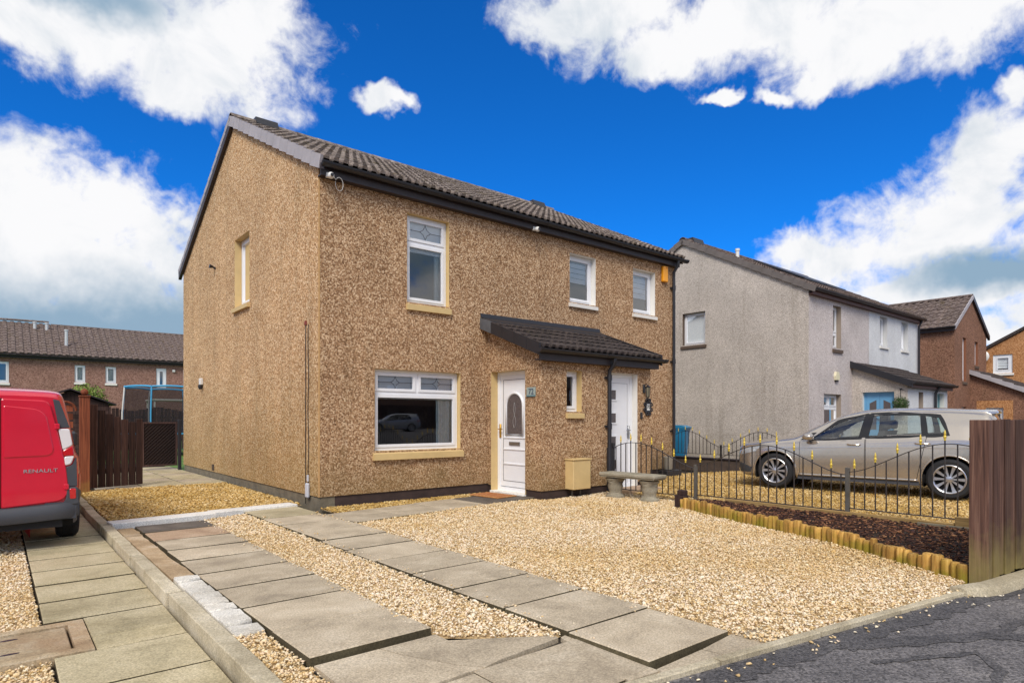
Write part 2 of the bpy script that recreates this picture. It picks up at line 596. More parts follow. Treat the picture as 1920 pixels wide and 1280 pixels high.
# ================================================================ ground
def concrete(name, tones, spot=lin(120, 104, 84), wear=0.35, obj_var=0.10, warm=None):
    m, t, b = principled(name)
    b.inputs['Roughness'].default_value = 0.92
    b.inputs['Specular IOR Level'].default_value = 0.25
    p = pos(t)
    n1 = t.noise(p, 2.6, 7, 0.65, 0.4)
    c = t.ramp(n1.outputs[0], [(0.28, tones[0]), (0.5, tones[1]), (0.74, tones[2])])
    n2 = t.noise(p, 85, 3, 0.75)
    k = t.maprange(n2.outputs[0], 0.30, 0.70, 0.60, 1.36)
    c = t.vmath('MULTIPLY', c, None)
    t.link(k, c.node.inputs[1])
    v = t.new('ShaderNodeTexVoronoi')
    v.inputs['Scale'].default_value = 95
    t.link(p, v.inputs['Vector'])
    kk = t.maprange(v.outputs['Distance'], 0.16, 0.05, 0, 0.35)
    c = t.mix(kk, c, (0.06, 0.055, 0.05))
    n3 = t.noise(p, 0.8, 6, 0.7)
    kw = t.maprange(n3.outputs[0], 0.52, 0.72, 0, wear)
    c = t.mix(kw, c, spot)
    oi = t.new('ShaderNodeObjectInfo')
    ko = t.maprange(oi.outputs['Random'], 0, 1, 1 - obj_var, 1 + obj_var)
    c = t.vmath('MULTIPLY', c, None)
    t.link(ko, c.node.inputs[1])
    t.link(c, b.inputs['Base Color'])
    set_bump(t, b, n2.outputs[0], 0.45, 0.004)
    return m


M_SLAB = concrete('paving_concrete', [lin(150, 137, 117), lin(181, 166, 142), lin(200, 186, 163)])
M_SLAB_GREEN = concrete('algae_stained_concrete', [lin(150, 139, 110), lin(180, 167, 135), lin(198, 185, 155)], spot=lin(128, 112, 70))
M_SLAB_DARK = concrete('dark_paving_concrete', [lin(78, 72, 66), lin(98, 90, 82), lin(116, 108, 98)])
M_SLAB_PINK = concrete('pinkish_paving_concrete', [lin(148, 122, 100), lin(174, 148, 122), lin(190, 166, 142)])
M_SLAB_WHITE = concrete('pale_paving_concrete', [lin(206, 202, 194), lin(226, 223, 216), lin(236, 234, 228)], spot=lin(176, 168, 148), wear=0.2)
M_KERB = concrete('kerb_concrete', [lin(142, 130, 106), lin(182, 170, 144), lin(206, 195, 172)], spot=lin(122, 110, 82))
M_RUBBLE = concrete('white_stone_chunks', [lin(176, 170, 156), lin(206, 200, 188), lin(224, 220, 210)], spot=lin(166, 148, 118), wear=0.6)
M_FILL = concrete('brown_filler_stone', [lin(140, 118, 90), lin(172, 148, 116), lin(204, 188, 164)], spot=lin(210, 202, 190))


M_SLAB_EDGE = concrete('mossy_shaded_slab_edge', [lin(58, 52, 38), lin(78, 70, 52), lin(98, 90, 68)], wear=0.2)  # moss on slab sides, darkened further to stand for shade at the steps


def asphalt(name, dark, mid, light):
    m, t, b = principled(name)
    b.inputs['Roughness'].default_value = 0.78
    p = pos(t)
    n = t.noise(p, 1.3, 6, 0.7)
    c = t.ramp(n.outputs[0], [(0.3, dark), (0.5, mid), (0.72, light)])
    v = t.new('ShaderNodeTexVoronoi')
    v.inputs['Scale'].default_value = 85
    t.link(p, v.inputs['Vector'])
    s = t.new('ShaderNodeSeparateColor')
    t.link(v.outputs['Color'], s.inputs[0])
    k = t.maprange(s.outputs[0], 0, 1, 0.45, 1.75)
    c = t.vmath('MULTIPLY', c, None)
    t.link(k, c.node.inputs[1])
    n2 = t.noise(p, 22, 4, 0.7)
    k2 = t.maprange(n2.outputs[0], 0.30, 0.50, 0.72, 1.0)
    c = t.vmath('MULTIPLY', c, None)
    t.link(k2, c.node.inputs[1])
    t.link(c, b.inputs['Base Color'])
    h = t.math('ADD', t.math('MULTIPLY', v.outputs['Distance'], -1.0), t.math('MULTIPLY', n2.outputs[0], 1.2))
    set_bump(t, b, h, 0.7, 0.008)
    return m


M_ASPHALT = asphalt('worn_footpath_asphalt', lin(78, 75, 75), lin(96, 92, 91), lin(118, 113, 110))
M_TAR = asphalt('dark_tar', lin(60, 58, 59), lin(74, 71, 71), lin(88, 85, 84))
M_EARTH = simple('dark_earth', lin(52, 44, 34), 0.95, var=0.3, vscale=2, bump=0.5, bscale=30)
M_GRASS = simple('lawn_grass', lin(86, 116, 44), 0.9, var=0.35, vscale=3, bump=0.6, bscale=60)

gm = MB()
gm.quad((-600, -600, -0.22), (600, -600, -0.22), (600, 600, -0.22), (-600, 600, -0.22))
tag(gm.build('ground', M_EARTH), 'bare earth ground under and around the houses', 'ground', kind='structure')
# road and footpath in front of the plots
M = MB()
M.quad((-40, -40, -0.10), (60, -40, -0.10), (60, -9.9, -0.10), (-40, -9.9, -0.10))
tag(M.build('road', M_TAR), 'tarmac street running past the front gardens', 'road', kind='structure')


def edge_y(x):
    """line where the footpath meets the drives"""
    return -6.82 - (x + 1.23) * 0.165


pv = MB()
for (x0, x1) in ((-12, -2.6), (-2.6, 2.0), (2.0, 14)):
    pv.quad((x0, -9.9, -0.035), (x1, -9.9, -0.035), (x1, edge_y(x1) if x0 > -3 else -7.05, -0.035), (x0, edge_y(x0) if x0 > -3 else -7.05, -0.035))
pavement = tag(pv.build('pavement', M_ASPHALT), 'worn grey asphalt footpath along the plot edge', 'pavement', kind='structure')


def sheet(name, pts, z, m, parent):
    mb = MB()
    mb.add([(x, y, z) for x, y in pts], [tuple(range(len(pts)))])
    return mb.build(name, m, parent)


def ribbon_pts(line, w, jitter=0.0, seed=1):
    rr = random.Random(seed)
    L, Rr = [], []
    fine = []
    for (a, b) in zip(line[:-1], line[1:]):
        n = max(2, int(math.dist(a, b) / 0.06))
        fine += [(a[0] + (b[0] - a[0]) * i / n, a[1] + (b[1] - a[1]) * i / n) for i in range(n)]
    fine.append(line[-1])
    for i, p in enumerate(fine):
        q0, q1 = fine[max(0, i - 1)], fine[min(len(fine) - 1, i + 1)]
        dx, dy = q1[0] - q0[0], q1[1] - q0[1]
        l = math.hypot(dx, dy) or 1
        nx, ny = -dy / l, dx / l
        a, b = w / 2 + rr.uniform(-jitter, jitter), w / 2 + rr.uniform(-jitter, jitter)
        L.append((p[0] + nx * a, p[1] + ny * a))
        Rr.append((p[0] - nx * b, p[1] - ny * b))
    return L, Rr


def ribbon(name, line, w, z, m, parent, jitter=0.0, seed=1):
    L, Rr = ribbon_pts(line, w, jitter, seed)
    mb = MB()
    n = len(L)
    mb.add([(x, y, z) for x, y in L + Rr], [(i, i + 1, n + i + 1, n + i) for i in range(n - 1)])
    return mb.build(name, m, parent)


# tar seams of old trench repairs and the dark strip along the edging
ribbon('tar_seam', [(0.15, -7.22), (0.75, -7.55), (1.05, -7.72), (1.6, -8.6)], 0.13, -0.031, M_TAR, pavement, 0.02, 2)
ribbon('tar_seam', [(0.02, -7.42), (0.62, -7.74), (0.42, -7.90), (0.0, -7.92)], 0.045, -0.0305, M_TAR, pavement, 0.012, 3)
ribbon('tar_seam', [(1.05, -7.72), (1.6, -7.78), (3.4, -8.1)], 0.07, -0.0300, M_TAR, pavement, 0.02, 5)
ribbon('tar_strip', [(-1.3, -6.93), (0.2, -7.17), (1.0, -7.30), (2.2, -7.50), (3.4, -7.72)], 0.16, -0.0315, M_TAR, pavement, 0.03, 4)


# ---------------------------------------------------------------- paving slabs
_slabs = {}


def slab_mesh(w, l, h, m, ch=0.006):
    key = (round(w, 2), round(l, 2), round(h, 2), m.name)
    if key not in _slabs:
        a, b = w / 2, l / 2
        vs = [(-a, -b, -h), (a, -b, -h), (a, b, -h), (-a, b, -h), (-a, -b, -ch), (a, -b, -ch), (a, b, -ch), (-a, b, -ch),
              (-a + ch, -b + ch, 0), (a - ch, -b + ch, 0), (a - ch, b - ch, 0), (-a + ch, b - ch, 0)]
        fs = [(3, 2, 1, 0), (8, 9, 10, 11)]
        for i in range(4):
            j = (i + 1) % 4
            fs += [(i, j, 4 + j, 4 + i), (4 + i, 4 + j, 8 + j, 8 + i)]
        mb = MB()
        mb.add(vs, fs)
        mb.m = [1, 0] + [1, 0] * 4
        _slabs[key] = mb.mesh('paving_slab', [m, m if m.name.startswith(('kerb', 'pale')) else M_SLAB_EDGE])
    return _slabs[key]


def slab(parent, cx, cy, w, l, top=0.0, m=None, rz=0.0, tilt=0.4, h=0.06, name='paving_slab', lift=0.0):
    o = obj(name, slab_mesh(w, l, h, m or M_SLAB), parent, (cx, cy, top), (R(rnd.uniform(-tilt, tilt) - lift), R(rnd.uniform(-tilt, tilt)), rz + R(rnd.uniform(-0.35, 0.35))))
    return o


def bed(name, pts, z, label, m=None):
    mb = MB()
    mb.add([(x, y, z) for x, y in pts], [tuple(range(len(pts)))])
    return tag(mb.build(name, m or M_EARTH), label, 'path', kind='structure')


# wheel strip nearest the kerb (ends in a raised slab)
p = bed('path', [(-2.34, -5.56), (-1.57, -5.56), (-1.57, -0.12), (-2.34, -0.12)], -0.075, 'wheel strip of grey slabs on the drive, next to the white rubble edging')
y = -0.16
for i in range(9):
    l = rnd.uniform(0.570, 0.582)
    mm = M_SLAB
    if i == 0: mm = M_SLAB_DARK
    if i == 1: mm = M_SLAB_PINK
    if i == 2: mm = M_SLAB_DARK if False else M_SLAB
    slab(p, -1.955 + rnd.uniform(-0.008, 0.008), y - l / 2, 0.755, l, 0.0 + (0.012 if i == 8 else 0), mm, lift=rnd.uniform(0.25, 0.7))
    y -= 0.600
# wheel strip on the far side
p = bed('path', [(-0.98, -6.74), (-0.21, -6.74), (-0.21, 0.28), (-0.98, 0.28)], -0.075, 'wheel strip of grey slabs running from the house corner to the footpath')
y = 0.02
for i in range(11):
    l = rnd.uniform(0.583, 0.597)
    top = [0, 0, 0, 0.003, 0.0, 0.0, 0.003, 0.004, 0.006, 0.008, 0.010][i]
    slab(p, -0.595 + rnd.uniform(-0.012, 0.012), y - l / 2, 0.755, l, top, M_SLAB_GREEN if i in (0,) else M_SLAB, lift=rnd.uniform(0.2, 0.65))
    y -= 0.614
slab(p, -0.60, 0.16, 0.755, 0.26, 0.0, M_SLAB_GREEN)
# broken slabs at the crossover
p = bed('path', [(-2.36, -6.7), (0.05, -7.0), (0.05, -5.6), (-2.36, -5.6)], -0.045, 'lower cracked slabs where the drive meets the footpath')
mb = MB()
mb.prism([(-2.33, -5.585), (-1.955, -5.585), (-1.90, -5.75), (-1.84, -5.86), (-1.75, -6.05), (-1.66, -6.17), (-2.33, -6.18)], 'z', -0.09, -0.016)
mb.build('paving_slab', M_SLAB, p)
mb = MB()
mb.prism([(-1.948, -5.585), (-1.58, -5.585), (-1.575, -5.72), (-1.04, -6.05), (-1.05, -6.10), (-1.50, -6.14), (-1.648, -6.17), (-1.742, -6.05), (-1.832, -5.86), (-1.892, -5.75)], 'z', -0.09, -0.016)
mb.build('paving_slab', M_SLAB, p)
slab(p, -1.35, -6.45, 0.74, 0.56, -0.018, M_SLAB)
slab(p, -2.11, -6.50, 0.76, 0.62, -0.020, M_SLAB)
mb = MB()
mb.prism([(-0.97, -6.10), (-0.955, -6.745), (-0.75, -6.86), (-0.70, -6.92), (-1.22, -6.83), (-1.0, -6.12)], 'z', -0.09, -0.026)
mb = MB()
mb.prism([(-0.985, -6.09), (-0.98, -6.78), (-1.20, -6.76), (-1.03, -6.10)], 'z', -0.09, -0.018)
mb.build('paving_slab', M_SLAB, p)
mb = MB()
mb.prism([(-0.205, -6.72), (0.02, -6.76), (0.0, -7.0), (-0.52, -6.915), (-0.55, -6.75)], 'z', -0.09, -0.016)
mb.build('paving_slab', M_SLAB, p)
mb = MB()
mb.prism([(-0.56, -6.75), (-0.53, -6.915), (-1.0, -6.845), (-0.98, -6.76)], 'z', -0.09, -0.016)
mb.build('paving_slab', M_SLAB, p)
# path to the front door
p = bed('path', [(-0.2, -1.55), (3.05, -1.20), (3.05, -0.32), (-0.2, -0.62)], -0.075, 'narrow slab path along the front wall to the white front door')
for i, (cx, w, mm) in enumerate(((0.17, 0.73, M_SLAB), (0.92, 0.74, M_SLAB), (1.67, 0.74, M_SLAB), (2.46, 0.80, M_SLAB_DARK), (2.98, 0.22, M_SLAB_DARK))):
    slab(p, cx, -1.10 + 0.105 * cx, w, 0.86, -0.002 + 0.002 * i, mm, rz=R(6))
# pale edging slabs across the top of the drive
p = bed('path', [(-2.56, -0.02), (-0.98, 0.0), (0, 0.30), (0, 0.42), (-2.56, 0.36)], -0.075, 'row of pale concrete edging slabs across the head of the drive')
slab(p, -1.98, 0.14, 1.18, 0.29, 0.035, M_SLAB_WHITE, rz=R(6), h=0.08)
slab(p, -0.80, 0.37, 1.16, 0.28, 0.030, M_SLAB_WHITE, rz=R(5), h=0.08)
# slabs along the side of the house, seen through the gate
p = bed('path', [(-2.3, 4.62), (0.0, 4.62), (0.0, 13.0), (-2.3, 13.0)], -0.075, 'slab path beside the gable behind the timber gate')
for j in range(9):
    for i in range(3):
        slab(p, -1.86 + i * 0.745, 4.95 + j * 0.60, 0.722, 0.575, 0.0, M_SLAB_GREEN if (i + j) % 3 else M_SLAB)
# neighbour's drive, a step lower
ZD = -0.10
p = bed('path', [(-3.38, -7.05), (-2.66, -7.05), (-2.66, 9.0), (-3.38, 9.0)], ZD - 0.06, 'lower drive of long slabs beneath the red van')
y = -3.52
for i in range(14):
    slab(p, -3.015, y + 0.30, 0.71, rnd.choice((0.572, 0.578, 0.584)), ZD + rnd.uniform(-0.004, 0.006), M_SLAB_GREEN, tilt=0.25, lift=rnd.uniform(0.2, 0.7))
    y += 0.60
slab(p, -2.905, -3.78, 0.49, 0.485, ZD, M_SLAB_GREEN)
slab(p, -2.905, -4.17, 0.49, 0.26, ZD, M_SLAB_GREEN)
for i in range(5):
    slab(p, -3.01, -4.61 - i * 0.605, 0.70, 0.576, ZD + 0.002, M_SLAB_GREEN)

# kerb between the drives
kerb = bed('kerb', [(-2.655, -7.0), (-2.535, -7.0), (-2.535, 4.7), (-2.655, 4.7)], -0.14, 'raised concrete kerb between the two drives')
kerb['category'] = 'kerb'
y = 4.6
i = 0
for l in (0.9, 0.9, 0.9, 0.9, 0.9, 0.9, 0.46, 0.72, 0.78, 0.86, 0.9, 0.9, 0.9):
    o = slab(kerb, -2.592 + rnd.uniform(-0.01, 0.01), y - l / 2, 0.108, l - 0.016, 0.0 + rnd.uniform(-0.008, 0.008), M_KERB, h=0.16, name='kerbstone', tilt=0.5)
    y -= l
# edging stones where the drive meets the footpath
edging = thing('kerb', 'thin concrete edging strip between gravel and footpath', 'kerb', kind='structure')
x = -1.5
for i in range(5):
    a, b = x, x + 0.86
    xm = (a + b) / 2
    slab(edging, xm, edge_y(xm) + 0.02, 0.855, 0.055, -0.004 + rnd.uniform(-0.006, 0.004), M_KERB, rz=math.atan(-0.165), h=0.14, name='kerbstone', tilt=0.4)
    x = b
lip = MB()
sec = [(-0.09, -0.08), (-0.085, 0.0), (-0.06, 0.03), (0.0, 0.036), (0.06, 0.03), (0.06, -0.08)]
rings = []
line = [(1.93, -7.30), (2.02, -7.38), (2.2, -7.44), (2.6, -7.50), (3.4, -7.62), (5.0, -7.86)]
for k, (px, py) in enumerate(line):
    s = 0.75 if k == 0 else 1
    rings.append([(px + 0.16 * a * s, py + a * s, z * (0.6 if k == 0 else 1)) for a, z in sec])
for a, b in zip(rings[:-1], rings[1:]):
    n = len(sec)
    lip.add(a + b, [(i, (i + 1) % n, n + (i + 1) % n, n + i) for i in range(n)])
lip.add(rings[0], [tuple(range(len(sec)))])
tag(lip.build('kerb', M_KERB, smooth=40), 'rounded concrete kerb at the foot of the tall timber fence', 'kerb', kind='structure')


# manhole cover
mh = thing('manhole_cover', 'rectangular concrete manhole cover with two lifting slots in the lower drive', 'manhole cover', (-3.54, -3.95, ZD))
M_MAN = concrete('rusty_concrete', [lin(132, 112, 86), lin(168, 148, 118), lin(196, 184, 160)], spot=lin(150, 108, 76), wear=0.5)
fr = MB()
for (x0, x1, y0, y1) in ((-0.42, 0.38, 0.27, 0.36), (-0.42, 0.38, -0.36, -0.27), (0.29, 0.38, -0.27, 0.27), (-0.42, -0.33, -0.27, 0.27)):
    fr.box(x0, x1, y0, y1, -0.06, 0.008)
fr.build('frame', M_MAN, mh)
box('lid', -0.315, 0.275, -0.255, 0.255, -0.05, 0.0, M_MAN, mh, 0.006)
for yy in (-0.13, 0.17):
    mb = MB()
    mb.lathe([(0.03, 0.0), (0.028, 0.004)], (0, 0, 0), 12)
    o = mb.build('lifting_slot', M_BLACK, mh)
    o.location = (-0.02, yy, 0.0005)
    o.scale = (1.7, 0.45, 0.5)

# brown filler and white rubble beside the kerb
fill = thing('stone_edging', 'broken brown and white stones wedged beside the kerb', 'edging stones')
y = -0.17
for i in range(4):
    l = (0.62, 0.80, 0.95, 0.62)[i]
    mb = MB()
    x0, x1 = -2.525, -2.345
    pts = [(x0, y), (x0, y - l + 0.012)]
    n = 5
    pts += [(x1 + rnd.uniform(-0.025, 0.0), y - l + 0.012 + (l - 0.02) * k / n) for k in range(n + 1)]
    mb.prism(pts, 'z', -0.08, -0.014 + rnd.uniform(-0.004, 0.004))
    mb.build('stone', M_FILL, fill)
    y -= l
k = 0
y = -3.18
while y > -4.78:
    l = rnd.uniform(0.14, 0.26)
    mb = MB()
    x0, x1 = -2.52, -2.345 + rnd.uniform(-0.02, 0.0)
    q = [(x0, y + rnd.uniform(-0.01, 0)), (x0, y - l + 0.012), (x0 + 0.08, y - l + rnd.uniform(-0.01, 0.02)), (x1, y - l + rnd.uniform(0.01, 0.03)), (x1 + 0.005, y - rnd.uniform(0.01, 0.05)), (x0 + 0.1, y + rnd.uniform(-0.02, 0.0))]
    top = 0.004 + rnd.uniform(-0.008, 0.01)
    ins = [((a - (x0 + x1) / 2) * 0.93 + (x0 + x1) / 2, (b - (y - l / 2)) * 0.93 + (y - l / 2)) for a, b in q]
    n = len(q)
    vs = [(a, b, -0.08) for a, b in q] + [(a, b, top - 0.012) for a, b in q] + [(a, b, top + rnd.uniform(-0.004, 0.004)) for a, b in ins]
    fs = [tuple(range(2 * n, 3 * n))]
    for r0 in (0, n):
        fs += [(r0 + i, r0 + (i + 1) % n, r0 + n + (i + 1) % n, r0 + n + i) for i in range(n)]
    mb.add(vs, fs)
    mb.build('stone', M_RUBBLE, fill)
    y -= l


# ---------------------------------------------------------------- gravel and bark: real stones
def stone_mat(name, tones, algae=None, algae_amt=0.0, ascale=0.6, rough=0.75):
    m, t, b = principled(name)
    b.inputs['Roughness'].default_value = rough
    b.inputs['Specular IOR Level'].default_value = 0.35
    at = t.new('ShaderNodeAttribute')
    at.attribute_name = 'tone'
    n = len(tones)
    c = t.ramp(at.outputs['Fac'], [(i / (n - 1), tones[i]) for i in range(n)])
    p = pos(t)
    nf = t.noise(p, 160, 2, 0.6)
    k = t.maprange(nf.outputs[0], 0.3, 0.7, 0.85, 1.15)
    c = t.vmath('MULTIPLY', c, None)
    t.link(k, c.node.inputs[1])
    if algae:
        na = t.noise(p, ascale, 5, 0.6)
        ka = t.maprange(na.outputs[0], 0.42, 0.62, 0, algae_amt)
        c = t.mix(ka, c, algae, 'MULTIPLY')
    t.link(c, b.inputs['Base Color'])
    return m


GT = [lin(156, 136, 104), lin(208, 178, 128), lin(222, 194, 146), lin(230, 205, 163), lin(238, 214, 188), lin(238, 220, 188), lin(246, 234, 210), lin(218, 202, 170)]
M_GRAVEL = stone_mat('buff_gravel', GT, lin(228, 208, 150), 0.55, 0.42)
M_GRAVEL_YELLOW = stone_mat('mossy_buff_gravel', [lin(120, 98, 56), lin(172, 136, 72), lin(198, 162, 92), lin(212, 178, 112), lin(222, 192, 132), lin(234, 214, 170)], lin(196, 178, 78), 0.5, 0.9)
M_BARK = stone_mat('bark_mulch', [lin(38, 24, 22), lin(54, 34, 30), lin(72, 46, 38), lin(66, 42, 36), lin(112, 72, 50), lin(50, 32, 29), lin(140, 94, 64), lin(184, 134, 94)], rough=0.85)
M_GBASE = simple('gravel_bedding', lin(198, 170, 124), 0.95, var=0.35, vscale=45, bump=0.8, bscale=70)


def protos(n, pts, shape, seed):
    out = []
    rr = random.Random(seed)
    while len(out) < n:
        bm = bmesh.new()
        for _ in range(pts):
            v = Vector((rr.gauss(0, 1), rr.gauss(0, 1), rr.gauss(0, 1))).normalized() * rr.uniform(0.85, 1.05)
            bm.verts.new((v.x * shape[0], v.y * shape[1], v.z * shape[2]))
        r_ = bmesh.ops.convex_hull(bm, input=list(bm.verts))
        bmesh.ops.delete(bm, geom=[v for v in bm.verts if not v.link_faces], context='VERTS')
        bmesh.ops.triangulate(bm, faces=list(bm.faces))
        bm.verts.index_update()
        V_ = np.array([v.co[:] for v in bm.verts])
        F_ = np.array([[v.index for v in f.verts] for f in bm.faces])
        bm.free()
        if len(V_) >= pts - 1:
            out.append((V_, F_))
    return out


def inside(poly, X, Y):
    res = np.zeros(len(X), bool)
    n = len(poly)
    j = n - 1
    for i in range(n):
        xi, yi = poly[i]
        xj, yj = poly[j]
        c = ((yi > Y) != (yj > Y)) & (X < (xj - xi) * (Y - yi) / (yj - yi + 1e-12) + xi)
        res ^= c
        j = i
    return res


def scatter(name, polys, z, dens, size, mats, label, cat, seed, pr, layers=0.011, flat=0.34, base_z=None, zfun=None, extra=None):
    rs = np.random.default_rng(seed)
    P = []
    for (poly, dn) in [(q, dens) if not callable(dens) else (q, None) for q in polys]:
        xs, ys = [a for a, _ in poly], [b for _, b in poly]
        area = (max(xs) - min(xs)) * (max(ys) - min(ys))
        peak = dn if dn else dens(None)
        n = int(area * peak)
        X = rs.uniform(min(xs), max(xs), n)
        Y = rs.uniform(min(ys), max(ys), n)
        k = inside(poly, X, Y)
        X, Y = X[k], Y[k]
        if not dn:
            dist = np.hypot(X + 3.62, Y + 8.77)
            keep = rs.uniform(0, 1, len(X)) < dens(dist) / peak
            X, Y = X[keep], Y[keep]
        P.append(np.stack([X, Y], 1))
    P = np.concatenate(P)
    if extra is not None:
        P = np.concatenate([P, np.array(extra)])
    N = len(P)
    which = rs.integers(0, len(pr), N)
    VV, FF, TT = [], [], []
    off = 0
    for k, (V_, F_) in enumerate(pr):
        idx = np.nonzero(which == k)[0]
        n = len(idx)
        if n == 0:
            continue
        dist = np.hypot(P[idx, 0] + 3.62, P[idx, 1] + 8.77)
        s = size * np.exp(rs.normal(0, 0.28, n)) * np.clip(dist / 7.0, 1.0, 1.35)
        a = rs.uniform(0, 2 * np.pi, n)
        tx = rs.normal(0, flat, n)
        ca, sa, ct, st = np.cos(a), np.sin(a), np.cos(tx), np.sin(tx)
        v = V_[None, :, :] * s[:, None, None]
        x, y, zz = v[..., 0], v[..., 1], v[..., 2]
        y2 = y * ct[:, None] - zz * st[:, None]
        z2 = y * st[:, None] + zz * ct[:, None]
        x3 = x * ca[:, None] - y2 * sa[:, None]
        y3 = x * sa[:, None] + y2 * ca[:, None]
        base = z + rs.uniform(0, layers, n)
        if zfun is not None:
            base = base + zfun(P[idx, 0], P[idx, 1])
        out = np.stack([x3 + P[idx, 0][:, None], y3 + P[idx, 1][:, None], z2 + base[:, None]], -1)
        nv = V_.shape[0]
        VV.append(out.reshape(-1, 3))
        FF.append((F_[None] + (np.arange(n) * nv)[:, None, None] + off).reshape(-1, 3))
        TT.append(np.repeat(rs.uniform(0, 1, n), nv))
        off += n * nv
    VV = np.concatenate(VV)
    FF = np.concatenate(FF)
    TT = np.concatenate(TT)
    # bedding sheet under the stones
    bz = z - 0.012 if base_z is None else base_z
    nb = 0
    bv, loops_extra = [], []
    for poly in polys:
        start = len(VV) + len(bv)
        bv += [(a, b, bz) for a, b in poly]
        loops_extra.append(list(range(start, start + len(poly))))
    allv = np.concatenate([VV, np.array(bv)])
    me = bpy.data.meshes.new(name)
    me.vertices.add(len(allv))
    me.vertices.foreach_set('co', allv.astype(np.float32).ravel())
    loops = np.concatenate([FF.ravel(), np.array([i for l in loops_extra for i in l], dtype=np.int64)])
    me.loops.add(len(loops))
    me.loops.foreach_set('vertex_index', loops.astype(np.int32))
    starts = np.concatenate([np.arange(len(FF)) * 3, len(FF) * 3 + np.cumsum([0] + [len(l) for l in loops_extra[:-1]])])
    me.polygons.add(len(FF) + len(loops_extra))
    me.polygons.foreach_set('loop_start', starts.astype(np.int32))
    for m in mats:
        me.materials.append(m)
    mi = np.zeros(len(FF) + len(loops_extra), np.int32)
    mi[len(FF):] = 1
    me.polygons.foreach_set('material_index', mi)
    me.update(calc_edges=True)
    at = me.attributes.new('tone', 'FLOAT', 'POINT')
    at.data.foreach_set('value', np.concatenate([TT, np.full(len(bv), 0.3)]).astype(np.float32))
    me.validate()
    # base sheet must face up
    o = obj(name, me)
    return tag(o, label, cat, kind='stuff')


PR = protos(8, 8, (1.0, 0.8, 0.58), 3)
PB = protos(6, 8, (1.0, 0.34, 0.16), 4)


def dens_near(d):
    if d is None: return 4900
    return np.clip(6000 - 470 * d, 2000, 4900)


LOGS = [(4.05, -3.40), (3.90, -3.75), (3.68, -4.45), (3.42, -5.15), (3.12, -5.85), (2.82, -6.42), (2.58, -6.88), (2.36, -7.25)]
main_poly = [(-0.205, edge_y(-0.2) + 0.05), (-0.205, -1.56), (3.05, -1.20), (3.12, -1.42), (4.74, -1.42), (4.74, -3.1), (4.05, -3.36)] + [(a - 0.05, b) for a, b in LOGS[1:]] + [(1.95, -7.31)]
scatter('gravel', [main_poly], -0.014, dens_near, 0.0118, [M_GRAVEL, M_GBASE], 'wide bed of buff gravel in front of the door and porch', 'gravel', 11, PR,
        zfun=lambda x, y: 0.012 * np.sin(x * 2.1 + 1) * np.sin(y * 1.7), extra=[(rnd.uniform(-1.0, 2.3), None) for _ in range(0)] or None)
strip = [(-1.572, -5.62), (-1.575, -0.06), (-0.985, 0.10), (-0.985, -6.06), (-1.06, -6.07)]
scatter('gravel', [strip], -0.020, dens_near, 0.0118, [M_GRAVEL, M_GBASE], 'strip of buff gravel between the two slab wheel strips', 'gravel', 12, PR)
scatter('gravel', [[(-2.525, -4.80), (-2.35, -4.76), (-2.35, -6.3), (-2.525, -6.3)]], -0.026, 5000, 0.0118, [M_GRAVEL, M_GBASE], 'narrow gravel gap between kerb and slabs', 'gravel', 13, PR)
scatter('gravel', [[(-6.5, -3.60), (-3.385, -3.58), (-3.385, 6.0), (-6.5, 6.0)], [(-6.5, -7.0), (-3.40, -7.0), (-3.375, -4.32), (-6.5, -4.32)]], ZD - 0.022, dens_near, 0.0118, [M_GRAVEL, M_GBASE],
        'buff gravel beside the lower drive under the red van', 'gravel', 14, PR)
scatter('gravel', [[(-2.52, 0.30), (-1.4, 0.30), (-0.06, 0.50), (-0.06, 4.64), (-2.45, 4.64), (-2.52, 3.0)]], -0.010, 1900, 0.015, [M_GRAVEL_YELLOW, M_GBASE], 'mossy yellow gravel patch beside the gable wall', 'gravel', 15, PR)
scatter('gravel', [[(0.02, -0.66), (3.06, -0.34), (3.06, -0.02), (0.02, -0.02)]], -0.022, 2600, 0.0135, [M_GRAVEL_YELLOW, M_GBASE], 'thin gravel margin between front wall and path', 'gravel', 16, PR)
scatter('gravel', [[(4.78, -9.6), (14.0, -9.6), (14.0, -2.0), (10.6, -0.6), (8.6, 0.0), (6.0, -0.02), (6.0, -1.4), (4.78, -1.42)]], 0.0, lambda d: 1500 if d is None else np.clip(2400 - 110 * d, 600, 1500), 0.0125, [M_GRAVEL_YELLOW, M_GBASE],
        'gravel drive under the grey hatchback beyond the railings', 'gravel', 17, PR)
mul = [(a + 0.03, b) for a, b in LOGS] + [(2.6, -7.30), (5.6, -7.6), (4.66, -6.6), (4.66, -3.3)]
scatter('bark_mulch', [mul], 0.045, 1500, 0.030, [M_BARK, M_EARTH], 'dark bark mulch bed between log edging and railings', 'mulch', 18, PB, layers=0.03, flat=0.3, base_z=0.04)
